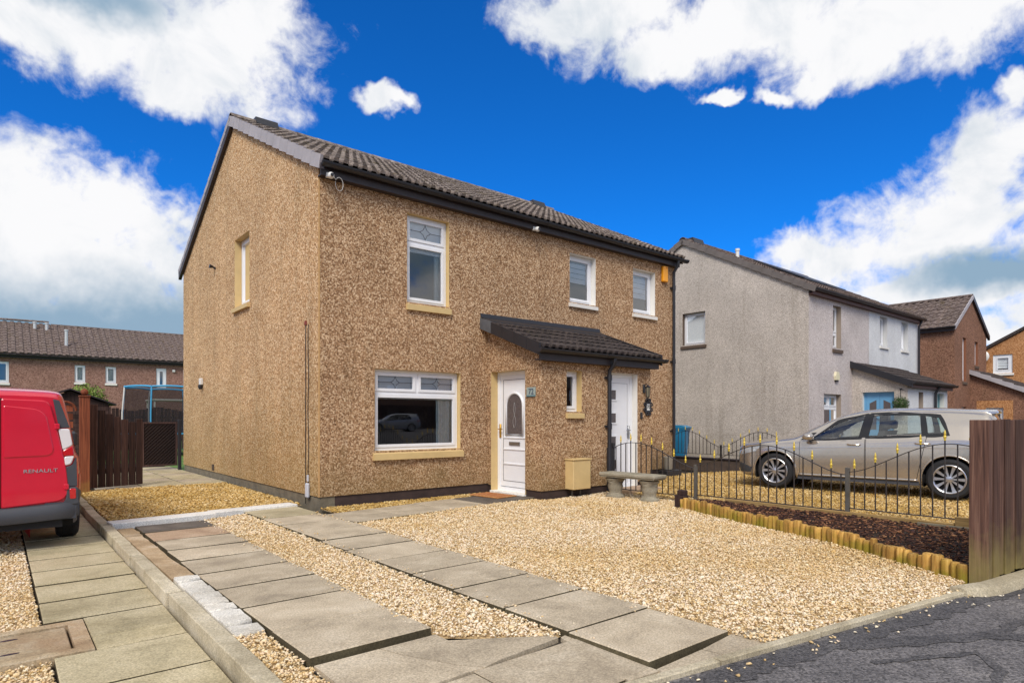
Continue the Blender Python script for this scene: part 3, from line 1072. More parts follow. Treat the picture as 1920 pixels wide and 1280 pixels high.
# a few stones kicked on to the footpath
rs_ = random.Random(5)
ex = []
for _ in range(90):
    x = rs_.uniform(-1.3, 3.0)
    ex.append((x, edge_y(x) - abs(rs_.gauss(0, 0.08)) - 0.03 - (0.12 if x > 2 else 0)))
scatter('gravel', [[(0.0, edge_y(0) - 0.03), (0.004, edge_y(0) - 0.03), (0.004, edge_y(0) - 0.034)]], -0.027, 100, 0.012, [M_GRAVEL, M_TAR], 'loose stones strayed from the gravel on to the footpath edge', 'gravel', 19, PR, layers=0.002, base_z=-0.034, extra=ex)
ex2 = []
for _ in range(420):
    k_ = rs_.random()
    yy = rs_.uniform(-6.3, -0.3)
    if k_ < 0.35: ex2.append((-1.585 - abs(rs_.gauss(0, 0.05)), yy if yy > -5.5 else -5.2))
    elif k_ < 0.6: ex2.append((-0.965 + abs(rs_.gauss(0, 0.04)), yy))
    else: ex2.append((-0.225 - abs(rs_.gauss(0, 0.06)), yy))
scatter('gravel', [[(-0.6, -3.0), (-0.598, -3.0), (-0.598, -3.002)]], 0.010, 100, 0.0095, [M_GRAVEL, M_SLAB], 'loose gravel stones spilled on to the slab wheel strips', 'gravel', 20, PR, layers=0.003, base_z=0.004, extra=ex2)
# lawn behind
lw = MB()
lw.quad((-20, 13.0, -0.05), (40, 13.0, -0.05), (40, 36.9, -0.05), (-20, 36.9, -0.05))
lw.quad((0.05, 8.6, -0.051), (13, 8.6, -0.051), (13, 12.98, -0.051), (0.05, 12.98, -0.051))
tag(lw.build('lawn', M_GRASS), 'green back lawn behind the house', 'lawn', kind='structure')

# ================================================================ building kit
class Face:
    """an axis-aligned wall plane: u runs along it, d goes inwards, z up"""
    def __init__(self, axis, at, sign=1):
        self.axis, self.at, self.sign = axis, at, sign      # axis 'y': plane y=at, u=x ; axis 'x': plane x=at, u=y

    def p(self, u, d, z):
        return (u, self.at + d * self.sign, z) if self.axis == 'y' else (self.at + d * self.sign, u, z)

    def box(self, mb, u0, u1, d0, d1, z0, z1, ch=0.0):
        a, b = self.p(u0, d0, z0), self.p(u1, d1, z1)
        return mb.box(a[0], b[0], a[1], b[1], a[2], b[2], ch)


def plate(mb, fc, u0, u1, z0, z1, d, holes=(), rev=0.0):
    """flat sheet with rectangular holes; rev > 0 adds the hole edges going inwards"""
    us = sorted({u0, u1, *[h[0] for h in holes], *[h[1] for h in holes]})
    zs = sorted({z0, z1, *[h[2] for h in holes], *[h[3] for h in holes]})
    for a, b in zip(us[:-1], us[1:]):
        for c, e in zip(zs[:-1], zs[1:]):
            um, zm = (a + b) / 2, (c + e) / 2
            if any(h[0] < um < h[1] and h[2] < zm < h[3] for h in holes):
                continue
            mb.quad(fc.p(a, d, c), fc.p(b, d, c), fc.p(b, d, e), fc.p(a, d, e))
    if rev:
        for (a, b, c, e) in holes:
            hole_edges(mb, fc, a, b, c, e, d, d + rev)


def hole_edges(mb, fc, a, b, c, e, d0, d1):
    for (p, q) in (((a, c), (b, c)), ((b, c), (b, e)), ((b, e), (a, e)), ((a, e), (a, c))):
        mb.quad(fc.p(p[0], d0, p[1]), fc.p(q[0], d0, q[1]), fc.p(q[0], d1, q[1]), fc.p(p[0], d1, p[1]))


def ring(mb, fc, u0, u1, z0, z1, d0, d1, w):
    fc.box(mb, u0, u1, d0, d1, z1 - w, z1)
    fc.box(mb, u0, u1, d0, d1, z0, z0 + w)
    fc.box(mb, u0, u0 + w, d0, d1, z0 + w, z1 - w)
    fc.box(mb, u1 - w, u1, d0, d1, z0 + w, z1 - w)


def window(parent, fc, u0, u1, z0, z1, depth=0.11, reveal=None, lights=None, sill=None, room=2.2, blind=None, frame_w=0.05, sash=0.045, name='window', lead=(), frame_mat=None, curtain=None, glass=None, label=None):
    """lights: fractions (a,b,c,d) of the frame that carry a sash and a pane"""
    fm = frame_mat or M_UPVC
    lights = lights or [(0, 1, 0, 1)]
    rects = []
    for (a, b, c, e) in lights:
        rects.append((u0 + frame_w * 0.5 + (u1 - u0 - frame_w) * a + frame_w * 0.5, u0 + frame_w * 0.5 + (u1 - u0 - frame_w) * b - frame_w * 0.5,
                      z0 + frame_w * 0.5 + (z1 - z0 - frame_w) * c + frame_w * 0.5, z0 + frame_w * 0.5 + (z1 - z0 - frame_w) * e - frame_w * 0.5))
    mb = MB()
    g = 0.003
    plate(mb, fc, u0 + g, u1 - g, z0 + g, z1 - g, depth, rects, 0.06)
    root = mb.build(name, fm, parent)
    if label: root['label'] = label
    for i, (a, b, c, e) in enumerate(rects):
        s = MB()
        ring(s, fc, a + 0.002, b - 0.002, c + 0.002, e - 0.002, depth - 0.014, depth + 0.05, sash)
        s.build('sash', fm, root)
        gl = MB()
        gl.quad(fc.p(a + sash - 0.004, depth + 0.012, c + sash - 0.004), fc.p(b - sash + 0.004, depth + 0.012, c + sash - 0.004), fc.p(b - sash + 0.004, depth + 0.012, e - sash + 0.004), fc.p(a + sash - 0.004, depth + 0.012, e - sash + 0.004))
        gl.build('pane', glass or M_GLASS, root)
        if i in lead:
            la, lb, lc, le = a + sash, b - sash, c + sash, e - sash
            um, zm = (la + lb) / 2, (lc + le) / 2
            hh = (le - lc) * 0.42
            L = MB()
            dd = depth + 0.008
            tw = 0.0042
            dia = [(um - hh * 0.9, zm), (um, zm + hh), (um + hh * 0.9, zm), (um, zm - hh)]
            segs = []
            for q in range(4):                      # concave diamond
                A, B = dia[q], dia[(q + 1) % 4]
                mid = ((A[0] + B[0]) / 2 * 0.72 + um * 0.28, (A[1] + B[1]) / 2 * 0.72 + zm * 0.28)
                segs += [(A, mid), (mid, B)]
            segs += [((la, zm), dia[0]), (dia[2], (lb, zm)), ((um, le), dia[1]), ((um, lc), dia[3])]
            for (A, B) in segs:
                L.tube([fc.p(A[0], dd, A[1]), fc.p(B[0], dd, B[1])], tw, 4)
            L.build('lead_strip', M_LEADLINE, root)
    if reveal:
        mb = MB()
        hole_edges(mb, fc, u0 + 0.001, u1 - 0.001, z0 + 0.001, z1 - 0.001, -0.001, depth)
        mb.build('reveal', reveal, root)
    if sill:
        pr_, h, m, ext = sill
        mb = MB()
        prof = [(-pr_, z0 - h), (-pr_, z0 - h * 0.32), (depth + 0.01, z0 + 0.006), (depth + 0.01, z0 - h)]
        vs = [fc.p(u0 - ext, d, z) for d, z in prof] + [fc.p(u1 + ext, d, z) for d, z in prof]
        mb.add(vs, [(0, 1, 2, 3), (7, 6, 5, 4)] + [(i, (i + 1) % 4, 4 + (i + 1) % 4, 4 + i) for i in range(4)])
        mb.build('sill', m, root)
    if room:
        mb = MB()
        a, b, c, e = u0 - 0.25, u1 + 0.25, z0 - 0.5, z1 + 0.12
        d0, d1 = depth + 0.075, depth + 0.075 + room
        mb.quad(fc.p(a, d1, c), fc.p(b, d1, c), fc.p(b, d1, e), fc.p(a, d1, e))
        hole_edges(mb, fc, a, b, c, e, d0, d1)
        plate(mb, fc, a, b, c, e, d0, [(u0 + 0.02, u1 - 0.02, z0 + 0.02, z1 - 0.02)])
        mb.build('interior', M_DARKROOM, root)
    if blind:
        kind, frac = blind
        mb = MB()
        dd = depth + 0.062
        if kind == 'roller':
            n = 5
            zt, zb = z1 - 0.03, z1 - (z1 - z0) * frac
            for k in range(n):
                za, zb_ = zt + (zb - zt) * k / n, zt + (zb - zt) * (k + 1) / n
                fc.box(mb, u0 + 0.06, u1 - 0.06, dd - 0.004, dd + 0.004, zb_ + 0.005, za - 0.004)
        else:
            fc.box(mb, u0 + 0.05, u1 - 0.05, dd, dd + 0.05, z1 - (z1 - z0) * frac, z1 - 0.03)
        mb.build('blind', M_BLIND, root)
    if curtain:
        for (ca, cb) in curtain:
            mb = MB()
            n = 22
            pts = [(u0 + (u1 - u0) * (ca + (cb - ca) * k / n), depth + 0.115 + 0.025 * math.sin(k * 1.9)) for k in range(n + 1)]
            for (A, B) in zip(pts[:-1], pts[1:]):
                mb.quad(fc.p(A[0], A[1], z0 - 0.1), fc.p(B[0], B[1], z0 - 0.1), fc.p(B[0], B[1], z1 - 0.05), fc.p(A[0], A[1], z1 - 0.05))
            mb.build('curtain', M_CURTAIN, root, smooth=True)
    return root


# ---------------------------------------------------------------- roof tiles
def tile_profile(w, rolls=2, h=0.034):
    per = w / rolls
    out = []
    for k in range(rolls):
        o = k * per
        s = per / 0.15
        out += [(o + 0.0, 0.0), (o + 0.008 * s, h * 0.86), (o + 0.02 * s, h), (o + 0.072 * s, h), (o + 0.084 * s, h * 0.86), (o + 0.092 * s, 0.0)]
    out.append((w, 0.0))
    return out


def tile_geo(w, g, thick=0.022, h=0.034, lap=0.028, rolls=2):
    """tile lying in its own frame: x across, y up the slope, z normal; lower edge at y=0"""
    pr_ = tile_profile(w, rolls, h)
    n = len(pr_)
    low = [(u, 0.0, z + lap) for u, z in pr_]
    up = [(u, g, z + 0.004) for u, z in pr_]
    lb = [(u, 0.0, z + lap - thick - (z * 0.5)) for u, z in pr_]
    vs = low + up + lb
    fs = [(i, i + 1, n + i + 1, n + i) for i in range(n - 1)] + [(2 * n + i, 2 * n + i + 1, i + 1, i) for i in range(n - 1)]
    fs += [(0, n, 2 * n), (n - 1, 3 * n - 1, 2 * n - 1)]
    return vs, fs


_tiles = {}


def roof_slope(parent, origin, uvec, svec, length, slope, cols, rows, mat, singles=300, seed=1, h=0.034, rolls=2, thick=0.022):
    """tiles from the eave line upwards; the first columns are separate tiles, what is over the limit one piece"""
    u, s = Vector(uvec).normalized(), Vector(svec).normalized()
    nrm = u.cross(s)
    if nrm.z < 0:
        nrm = -nrm
    w, g = length / cols, slope / rows
    key = (round(w, 3), round(g, 3), mat.name, round(h, 3), rolls)
    if key not in _tiles:
        vs, fs = tile_geo(w, g + 0.012, thick, h, rolls=rolls)
        mb = MB()
        mb.add(vs, fs)
        _tiles[key] = mb.mesh('tile', mat, smooth=50)
    rr = random.Random(seed)
    B = Matrix((u, s, nrm)).transposed().to_4x4()
    rest = MB()
    vs, fs = tile_geo(w, g + 0.012, thick, h, rolls=rolls)
    o = Vector(origin)
    k = 0
    for c in range(cols):
        for r in range(rows):
            P = o + u * (c * w) + s * (r * g) + nrm * rr.uniform(-0.003, 0.004)
            if k < singles:
                t = obj('tile', _tiles[key], parent)
                t.matrix_local = Matrix.Translation(P) @ B @ Matrix.Rotation(R(rr.uniform(-0.7, 0.7)), 4, 'Z')
                k += 1
            else:
                rest.add([(P + u * a + s * b + nrm * c_)[:] for a, b, c_ in vs], fs)
    if rest.v:
        ob = rest.build('tile_run', mat, parent, smooth=50)
        ob['kind'] = 'stuff'


def ridge_run(parent, a, b, n, mat, r=0.11):
    a, b = Vector(a), Vector(b)
    d = (b - a) / n
    t = d.normalized()
    side = Vector((0, 0, 1)).cross(t).normalized()
    mb = MB()
    seg = 8
    L = d.length
    vs = []
    for (x, rr_) in ((0, r), (L * 0.985, r * 0.96)):
        for k in range(seg + 1):
            an = math.pi * k / seg
            vs.append((x, math.cos(an) * rr_ * 1.15, math.sin(an) * rr_ * 0.85))
        for k in range(seg + 1):
            an = math.pi * k / seg
            vs.append((x, math.cos(an) * (rr_ - 0.02) * 1.15, math.sin(an) * (rr_ - 0.02) * 0.85))
    m = seg + 1
    fs = []
    for k in range(seg):
        fs.append((k, k + 1, 2 * m + k + 1, 2 * m + k))
        fs.append((k, k + 1, m + k + 1, m + k))
        fs.append((2 * m + k, 2 * m + k + 1, 3 * m + k + 1, 3 * m + k))
    mb.add(vs, fs)
    me = mb.mesh('ridge_tile', mat, smooth=40)
    ang = math.atan2(t.y, t.x)
    for i in range(n):
        obj('ridge_tile', me, parent, a + d * i, (0, R(rnd.uniform(-0.4, 0.4)), ang))


def verge_caps(parent, x0, x1, o, s, g, n, mat, h=0.13):
    """stepped verge units up a gable slope; o is the eave point (y, z), s slope unit (y, z)"""
    mb = MB()
    l = g + 0.012
    # frame: x out of the wall, y up the slope, z normal
    mb.box(x0, x1, 0, l, -h, 0.062)
    me = mb.mesh('verge_cap', mat)
    u, sv = Vector((1, 0, 0)), Vector((0, s[0], s[1]))
    nrm = u.cross(sv)
    if nrm.z < 0:
        nrm = -nrm
    B = Matrix((u, sv, nrm)).transposed().to_4x4()
    for i in range(n):
        P = Vector((0, o[0], o[1])) + sv * (i * g)
        t = obj('verge_cap', me, parent)
        t.matrix_local = Matrix.Translation(P) @ B @ Matrix.Rotation(R(-3.6), 4, 'X')


def gutter(name, a, b, r, m, parent, seg=10):
    """half-round gutter from a to b (level)"""
    a, b = Vector(a), Vector(b)
    t = (b - a).normalized()
    side = Vector((0, 0, 1)).cross(t)
    mb = MB()
    vs = []
    for p in (a, b):
        for rr_ in (r, r - 0.008):
            for k in range(seg + 1):
                an = math.pi + math.pi * k / seg
                q = p + side * (math.cos(an) * rr_) + Vector((0, 0, math.sin(an) * rr_))
                vs.append(q[:])
    m_ = seg + 1
    fs = []
    for k in range(seg):
        fs += [(k, k + 1, 2 * m_ + k + 1, 2 * m_ + k), (m_ + k, m_ + k + 1, 3 * m_ + k + 1, 3 * m_ + k)]
    fs += [(0, m_, 3 * m_, 2 * m_), (seg, m_ + seg, 3 * m_ + seg, 2 * m_ + seg)]
    fs += [tuple(range(0, m_)), tuple(range(2 * m_, 3 * m_))]
    mb.add(vs, fs)
    L = (b - a).length
    n = max(2, int(L / 1.9))
    for i in range(n + 1):                     # joint collars
        c = a + t * (L * i / n)
        c0, c1 = c - t * 0.045, c + t * 0.045
        vs = []
        for p in (c0, c1):
            for k in range(seg + 1):
                an = math.pi + math.pi * k / seg
                vs.append((p + side * (math.cos(an) * (r + 0.008)) + Vector((0, 0, math.sin(an) * (r + 0.008) + 0.003)))[:])
        mb.add(vs, [(k, k + 1, m_ + k + 1, m_ + k) for k in range(seg)] + [tuple(range(m_)), tuple(range(m_, 2 * m_))])
    return mb.build(name, m, parent, smooth=40)


def settle(root, loc):
    root.location = loc
    for c in root.children:
        c.location = Vector(c.location) - Vector(loc)


def text_mesh(s, size, depth, m):
    cu = bpy.data.curves.new('lettering', 'FONT')
    cu.body = s
    cu.size = size
    cu.extrude = depth
    cu.align_x = 'CENTER'
    cu.align_y = 'CENTER'
    tmp = bpy.data.objects.new('lettering', cu)
    COL.objects.link(tmp)
    dg = bpy.context.evaluated_depsgraph_get()
    me = bpy.data.meshes.new_from_object(tmp.evaluated_get(dg))
    bpy.data.objects.remove(tmp)
    me.materials.clear()
    me.materials.append(m)
    return me


# ================================================================ the semi-detached house
house = thing('semi_detached_house', 'large tan and brown roughcast house with lean-to porch and white doors', 'house')
HX, HY = 8.58, 8.5
EZ, AZ = 5.0, 7.125
PL = 0.14
FF = Face('y', 0.0)
FG = Face('x', 0.0)
h_front = [(1.46, 2.27, 3.16, 4.59), (0.89, 2.50, 0.78, 2.06), (5.13, 5.88, 3.60, 4.57), (7.07, 7.84, 3.60, 4.57)]
h_gable = [(3.22, 4.15, 3.46, 4.78)]
mb = MB()
plate(mb, FF, 0, HX, PL, EZ, 0, h_front)
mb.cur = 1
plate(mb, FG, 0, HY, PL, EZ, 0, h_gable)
mb.add([(0, 0, EZ), (0, HY, EZ), (0, HY / 2, AZ)], [(0, 1, 2)])
mb.cur = 0
mb.add([(HX, 0, EZ), (HX, HY, EZ), (HX, HY / 2, AZ)], [(0, 1, 2)])
mb.quad((HX, 0, PL), (HX, HY, PL), (HX, HY, EZ), (HX, 0, EZ))
mb.quad((0, HY, PL), (HX, HY, PL), (HX, HY, EZ), (0, HY, EZ))
mb.quad((0, 0, PL), (HX, 0, PL), (HX, HY, PL), (0, HY, PL))
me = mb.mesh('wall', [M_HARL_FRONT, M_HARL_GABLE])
wall = obj('wall', me, house)
mb = MB()
mb.box(0.022, HX - 0.02, 0.022, 0.3, -0.2, PL)
mb.build('plinth', M_PLINTH_DARK, house)
mb = MB()
mb.box(0.018, 0.25, 0.018, HY - 0.02, -0.2, PL - 0.002)
mb.build('plinth', M_PLINTH_GREY, house)
box('corner_bead', -0.006, 0.014, -0.006, 0.014, PL, 4.84, simple('corner_render', lin(190, 150, 100), 0.9, var=0.15, vscale=9), house)

# windows of the tan half
window(house, FF, *h_front[0], depth=0.10, reveal=M_CREAM, lights=[(0, 1, 0, 0.70), (0, 1, 0.70, 1)], lead=(1,), sill=(0.05, 0.13, M_CREAM, 0.02), blind=('top', 0.40), curtain=[(0.80, 0.97)], label='tall bedroom window with a leaded top light')
window(house, FF, *h_front[1], depth=0.10, reveal=M_CREAM, lights=[(0, 1, 0, 0.72), (0, 0.5, 0.72, 1), (0.5, 1, 0.72, 1)], lead=(1, 2), sill=(0.06, 0.14, M_CREAM, 0.035), blind=('top', 0.36), curtain=[(0.78, 0.99)], room=3.2, label='wide living room window with two leaded top lights')
window(house, FF, *h_front[2], depth=0.13, reveal=M_WHITEP, sill=(0.05, 0.10, M_WHITEP, 0.03), blind=('roller', 0.55), frame_w=0.06, label='small upper window with white surround and roller blind, nearer the middle')
window(house, FF, *h_front[3], depth=0.13, reveal=M_WHITEP, sill=(0.05, 0.10, M_WHITEP, 0.03), blind=('roller', 0.62), frame_w=0.06, label='small upper window with white surround beside the yellow alarm box')
window(house, FG, *h_gable[0], depth=0.13, reveal=M_CREAM, sill=(0.06, 0.11, M_CREAM, 0.03), frame_w=0.06, label='small stair window high in the gable')

# roof
rf = MB()
ov = 0.04
zr = lambda y: 5.085 + 0.5 * min(y, HY - y)
for (x0, x1) in ((-ov, HX + ov),):
    th = 0.05
    rf.add([(x0, -0.18, zr(-0.18) - th), (x1, -0.18, zr(-0.18) - th), (x1, HY / 2, zr(HY / 2) - th), (x0, HY / 2, zr(HY / 2) - th),
            (x0, -0.18, zr(-0.18) - 0.012), (x1, -0.18, zr(-0.18) - 0.012), (x1, HY / 2, zr(HY / 2) - 0.012), (x0, HY / 2, zr(HY / 2) - 0.012)],
           [(0, 1, 2, 3), (4, 5, 6, 7), (0, 1, 5, 4), (1, 2, 6, 5), (2, 3, 7, 6), (3, 0, 4, 7)])
    rf.add([(x0, HY + 0.18, zr(-0.18) - th), (x1, HY + 0.18, zr(-0.18) - th), (x1, HY / 2, zr(HY / 2) - th), (x0, HY / 2, zr(HY / 2) - th),
            (x0, HY + 0.18, zr(-0.18)), (x1, HY + 0.18, zr(-0.18)), (x1, HY / 2, zr(HY / 2)), (x0, HY / 2, zr(HY / 2))],
           [(0, 1, 2, 3), (4, 5, 6, 7), (0, 1, 5, 4), (1, 2, 6, 5), (2, 3, 7, 6), (3, 0, 4, 7)])
roof = rf.build('roof', M_TILE, house)
cs, sn = 2 / math.sqrt(5), 1 / math.sqrt(5)
SL = (HY / 2 + 0.22) / cs
roof_slope(roof, (-0.03, -0.22, zr(-0.22)), (1, 0, 0), (0, cs, sn), HX + 0.06, SL, 29, 14, M_TILE, singles=294, h=0.042)
verge_caps(roof, -0.075, -0.032, (-0.22, zr(-0.22)), (cs, sn), SL / 14, 14, M_VERGE)
verge_caps(roof, -0.075, -0.032, (HY + 0.22, zr(-0.22)), (-cs, sn), SL / 14, 14, M_VERGE, h=0.04)
verge_caps(roof, HX + 0.032, HX + 0.07, (-0.22, zr(-0.22)), (cs, sn), SL / 14, 14, M_TILE)
ridge_run(roof, (-0.06, HY / 2, zr(HY / 2) + 0.01), (HX + 0.06, HY / 2, zr(HY / 2) + 0.01), 20, M_TILE)
for xv in (0.62, 8.05):
    mb = MB()
    mb.prism([(HY / 2 - 0.17, 7.20), (HY / 2 - 0.10, 7.35), (HY / 2 + 0.10, 7.35), (HY / 2 + 0.17, 7.20)], 'x', xv - 0.22, xv + 0.22)
    mb.build('ridge_vent', M_BLACK, roof)
# dark barge boards under the verge
for (ya, yb) in ((-0.20, HY / 2), (HY + 0.20, HY / 2)):
    mb = MB()
    za, zb = zr(-0.20), zr(HY / 2)
    vs = []
    for x in ((-0.072, -0.004) if ya > 1 else (-0.060, -0.004)):
        vs += [(x, ya, za - 0.045), (x, yb, zb - 0.045), (x, yb, zb - 0.20 if ya > 1 else zb - 0.14), (x, ya, za - 0.20 if ya > 1 else za - 0.14)]
    mb.add(vs, [(0, 1, 2, 3), (4, 5, 6, 7)] + [(i, (i + 1) % 4, 4 + (i + 1) % 4, 4 + i) for i in range(4)])
    mb.build('barge_board', M_BROWNBLACK, house)
box('fascia', -0.02, HX + 0.02, -0.125, -0.10, 4.79, 4.97, M_BROWNBLACK, house)
box('soffit', -0.02, HX + 0.02, -0.10, -0.003, 4.79, 4.81, M_BROWNBLACK, house)
gutter('gutter', (0.0, -0.195, 4.955), (8.74, -0.195, 4.955), 0.062, M_BLACK, house)
mb = MB()
mb.tube([(8.44, -0.19, 4.90), (8.44, -0.19, 4.80), (8.44, -0.075, 4.66), (8.44, -0.075, 4.5), (8.44, -0.075, 2.5), (8.44, -0.075, 0.10)], 0.034, 10)
for zz in (4.3, 2.6, 1.0):
    mb.tube([(8.44, -0.075, zz - 0.05), (8.44, -0.075, zz + 0.05)], 0.042, 10)
    mb.box(8.39, 8.49, -0.05, 0.0, zz - 0.02, zz + 0.02)
mb.build('downpipe', M_BLACK, house, smooth=40)

# ---------------------------------------------------------------- porch
PX0, PX1, PYF = 3.10, 5.88, -1.39
FPS = Face('x', PX0)
FPF = Face('y', PYF)
d1 = (-1.00, -0.08, 0.03, 2.10)
pw = (3.67, 4.03, 1.40, 2.09)
d2 = (4.745, 5.50, 0.03, 2.10)


def ptop(y):
    return 2.93 + y * 0.375


mb = MB()
plate(mb, FPS, PYF, 0, PL - 0.02, 2.30, 0, [(d1[0], d1[1], PL - 0.02, d1[3])])
mb.add([(PX0, PYF, 2.30), (PX0, 0, 2.30), (PX0, 0, ptop(0)), (PX0, PYF, ptop(PYF))], [(0, 1, 2, 3)])
plate(mb, FPF, PX0, PX1, PL - 0.02, ptop(PYF), 0, [pw, (d2[0], d2[1], PL - 0.02, d2[3])])
mb.quad((PX1, PYF, 0.1), (PX1, 0, 0.1), (PX1, 0, 2.30), (PX1, PYF, 2.30))
mb.add([(PX1, PYF, 2.30), (PX1, 0, 2.30), (PX1, 0, ptop(0)), (PX1, PYF, ptop(PYF))], [(0, 1, 2, 3)])
porch = mb.build('porch', M_HARL_FRONT, house)
mb = MB()
mb.box(PX0 + 0.02, d2[0], PYF + 0.02, PYF + 0.2, -0.2, PL - 0.021)
mb.build('plinth', M_PLINTH_DARK, porch)
mb = MB()
mb.box(d2[1], PX1 - 0.02, PYF + 0.02, PYF + 0.2, -0.2, PL - 0.021)
mb.build('plinth', M_PLINTH_DARK, porch)
mb = MB()
mb.box(PX0 + 0.02, PX0 + 0.2, d1[1], -0.01, -0.2, PL - 0.021)
mb.build('plinth', M_PLINTH_DARK, porch)
mb = MB()
mb.box(PX0 + 0.02, PX0 + 0.12, PYF + 0.2, d1[0], -0.2, PL - 0.021)
mb.build('plinth', M_PLINTH_DARK, porch)
# lean-to roof
prf = MB()
x0, x1 = 2.94, 6.0
ye = PYF - 0.17
prf.add([(x0, ye, ptop(ye) + 0.02), (x1, ye, ptop(ye) + 0.02), (x1, -0.002, ptop(0) + 0.02), (x0, -0.002, ptop(0) + 0.02),
         (x0, ye, ptop(ye) + 0.055), (x1, ye, ptop(ye) + 0.055), (x1, -0.002, ptop(0) + 0.055), (x0, -0.002, ptop(0) + 0.055)],
        [(0, 1, 2, 3), (4, 5, 6, 7), (0, 1, 5, 4), (1, 2, 6, 5), (2, 3, 7, 6), (3, 0, 4, 7)])
proof = prf.build('porch_roof', M_TILE_DARK, house)
ln = math.hypot(1, 0.375)
pc, ps = 1 / ln, 0.375 / ln
roof_slope(proof, (2.97, ye - 0.04, ptop(ye - 0.04) + 0.062), (1, 0, 0), (0, pc, ps), 3.0, (-ye - 0.10) / pc, 10, 5, M_TILE_DARK, singles=300, seed=4, h=0.038)
mb = MB()
mb.add([(2.92, -0.20, ptop(-0.2) + 0.125), (6.0, -0.20, ptop(-0.2) + 0.125), (6.0, -0.02, ptop(0) + 0.135), (2.92, -0.02, ptop(0) + 0.135), (6.0, -0.006, ptop(0) + 0.20), (2.92, -0.006, ptop(0) + 0.20),
        (2.92, -0.20, ptop(-0.2) + 0.10), (6.0, -0.20, ptop(-0.2) + 0.10)], [(0, 1, 2, 3), (3, 2, 4, 5), (6, 7, 1, 0)])
mb.build('lead_flashing', M_BLACK, proof)
for k in range(5):                                      # verge pieces
    a, b = ye + (-ye) * k / 5 + 0.004, ye + (-ye) * (k + 1) / 5
    for xx, nm in ((2.915, 'verge_piece'), (6.005, 'verge_piece')):
        mb = MB()
        vs = []
        for x in (xx, xx + 0.028):
            vs += [(x, a, ptop(a) - 0.07), (x, b, ptop(b) - 0.07), (x, b, ptop(b) + 0.125), (x, a, ptop(a) + 0.13)]
        mb.add(vs, [(0, 1, 2, 3), (4, 5, 6, 7)] + [(i, (i + 1) % 4, 4 + (i + 1) % 4, 4 + i) for i in range(4)])
        mb.build(nm, M_LEAD if (k == 4 and xx < 4) else M_BLACK, proof)
box('fascia', 2.96, 5.98, PYF - 0.125, PYF - 0.10, 2.21, 2.36, M_BROWNBLACK, proof)
box('soffit', 2.96, 5.98, PYF - 0.10, PYF - 0.003, 2.21, 2.23, M_BROWNBLACK, proof)
gutter('gutter', (2.93, PYF - 0.19, 2.385), (6.06, PYF - 0.19, 2.385), 0.062, M_BLACK, proof)
mb = MB()
mb.tube([(4.655, PYF - 0.19, 2.33), (4.655, PYF - 0.185, 2.24), (4.655, PYF - 0.07, 2.12), (4.655, PYF - 0.07, 2.0), (4.655, PYF - 0.07, 0.03)], 0.036, 10)
for zz in (2.0, 1.15):
    mb.tube([(4.655, PYF - 0.07, zz - 0.05), (4.655, PYF - 0.07, zz + 0.05)], 0.044, 10)
    mb.box(4.60, 4.71, PYF - 0.05, PYF, zz - 0.02, zz + 0.02)
mb.tube([(4.655, PYF - 0.07, 0.78), (4.655, PYF - 0.07, 0.03)], 0.05, 10)
mb.build('downpipe', M_BLACK, house, smooth=40)
window(house, FPF, *pw, depth=0.12, reveal=M_CREAM, sill=(0.05, 0.11, M_CREAM, 0.02), room=0.8, curtain=[(0.0, 0.35)], label='narrow porch window above the meter box')

# doors
def arch(n, u0, u1, zc, r, fc, d):
    return [fc.p((u0 + u1) / 2 + math.cos(math.pi * k / n) * r, d, zc + math.sin(math.pi * k / n) * r) for k in range(n + 1)]


dep = 0.15
mb = MB()
u0, u1, z0, z1 = d1
ring(mb, FPS, u0 + 0.002, u1 - 0.002, z0, z1 - 0.002, dep, dep + 0.07, 0.065)
door = mb.build('door', M_UPVC, house)
door['label'] = 'white front door with arched glass panel in the porch side'
mb = MB()
FPS.box(mb, u0 + 0.069, u1 - 0.069, dep + 0.012, dep + 0.06, z0 + 0.075, z1 - 0.069)
mb.build('door_leaf', M_UPVC, door)
gm_ = M_BLACK
mb = MB()                                             # shadow gap lines round the panel
a, b = u0 + 0.155, u1 - 0.155
ring(mb, FPS, a - 0.006, b + 0.006, 0.20, 1.96, dep + 0.008, dep + 0.013, 0.006)
mb.build('panel_seal', M_BLACK, door)
um = (u0 + u1) / 2
mb = MB()                                             # arched glass
zc, rr_ = 1.50, 0.20
pts = arch(16, um - rr_, um + rr_, zc, rr_, FPS, dep + 0.006)
poly = pts + [FPS.p(um - rr_, dep + 0.006, 1.02), FPS.p(um + rr_, dep + 0.006, 1.02)]
mb.add(poly, [tuple(range(len(poly)))])
mb.build('glass_panel', M_OBSCURE, door)
mb = MB()
loop = [(um + math.cos(math.pi * k / 16) * 0.225, zc + math.sin(math.pi * k / 16) * 0.225) for k in range(17)] + [(um - 0.225, 1.0), (um + 0.225, 1.0)]
loop.append(loop[0])
mb.tube([FPS.p(a_, dep + 0.006, b_) for a_, b_ in loop], 0.022, 6, caps=False)
mb.build('glass_bead', M_UPVC, door, smooth=True)
mb = MB()                                             # scroll bevels in the glass
for ph in (0, 1):
    mb.tube([FPS.p(um + (0.045 - 0.03 * t_) * math.sin(t_ * 6.0 + ph * math.pi), dep + 0.002, 1.12 + 0.44 * t_) for t_ in [i / 22 for i in range(23)]], 0.0045, 4)
mb.build('glass_scroll', simple('bevel_glass', lin(150, 146, 144), 0.2), door, smooth=True)
mb = MB()
for zz in (0.955, 0.755, 0.50):
    FPS.box(mb, a + 0.01, b - 0.01, dep - 0.004, dep + 0.02, zz - 0.013, zz + 0.013, 0.005)
mb.build('moulding', M_UPVC, door)
mb = MB()
FPS.box(mb, um - 0.145, um + 0.145, dep - 0.002, dep + 0.02, 0.82, 0.885, 0.004)
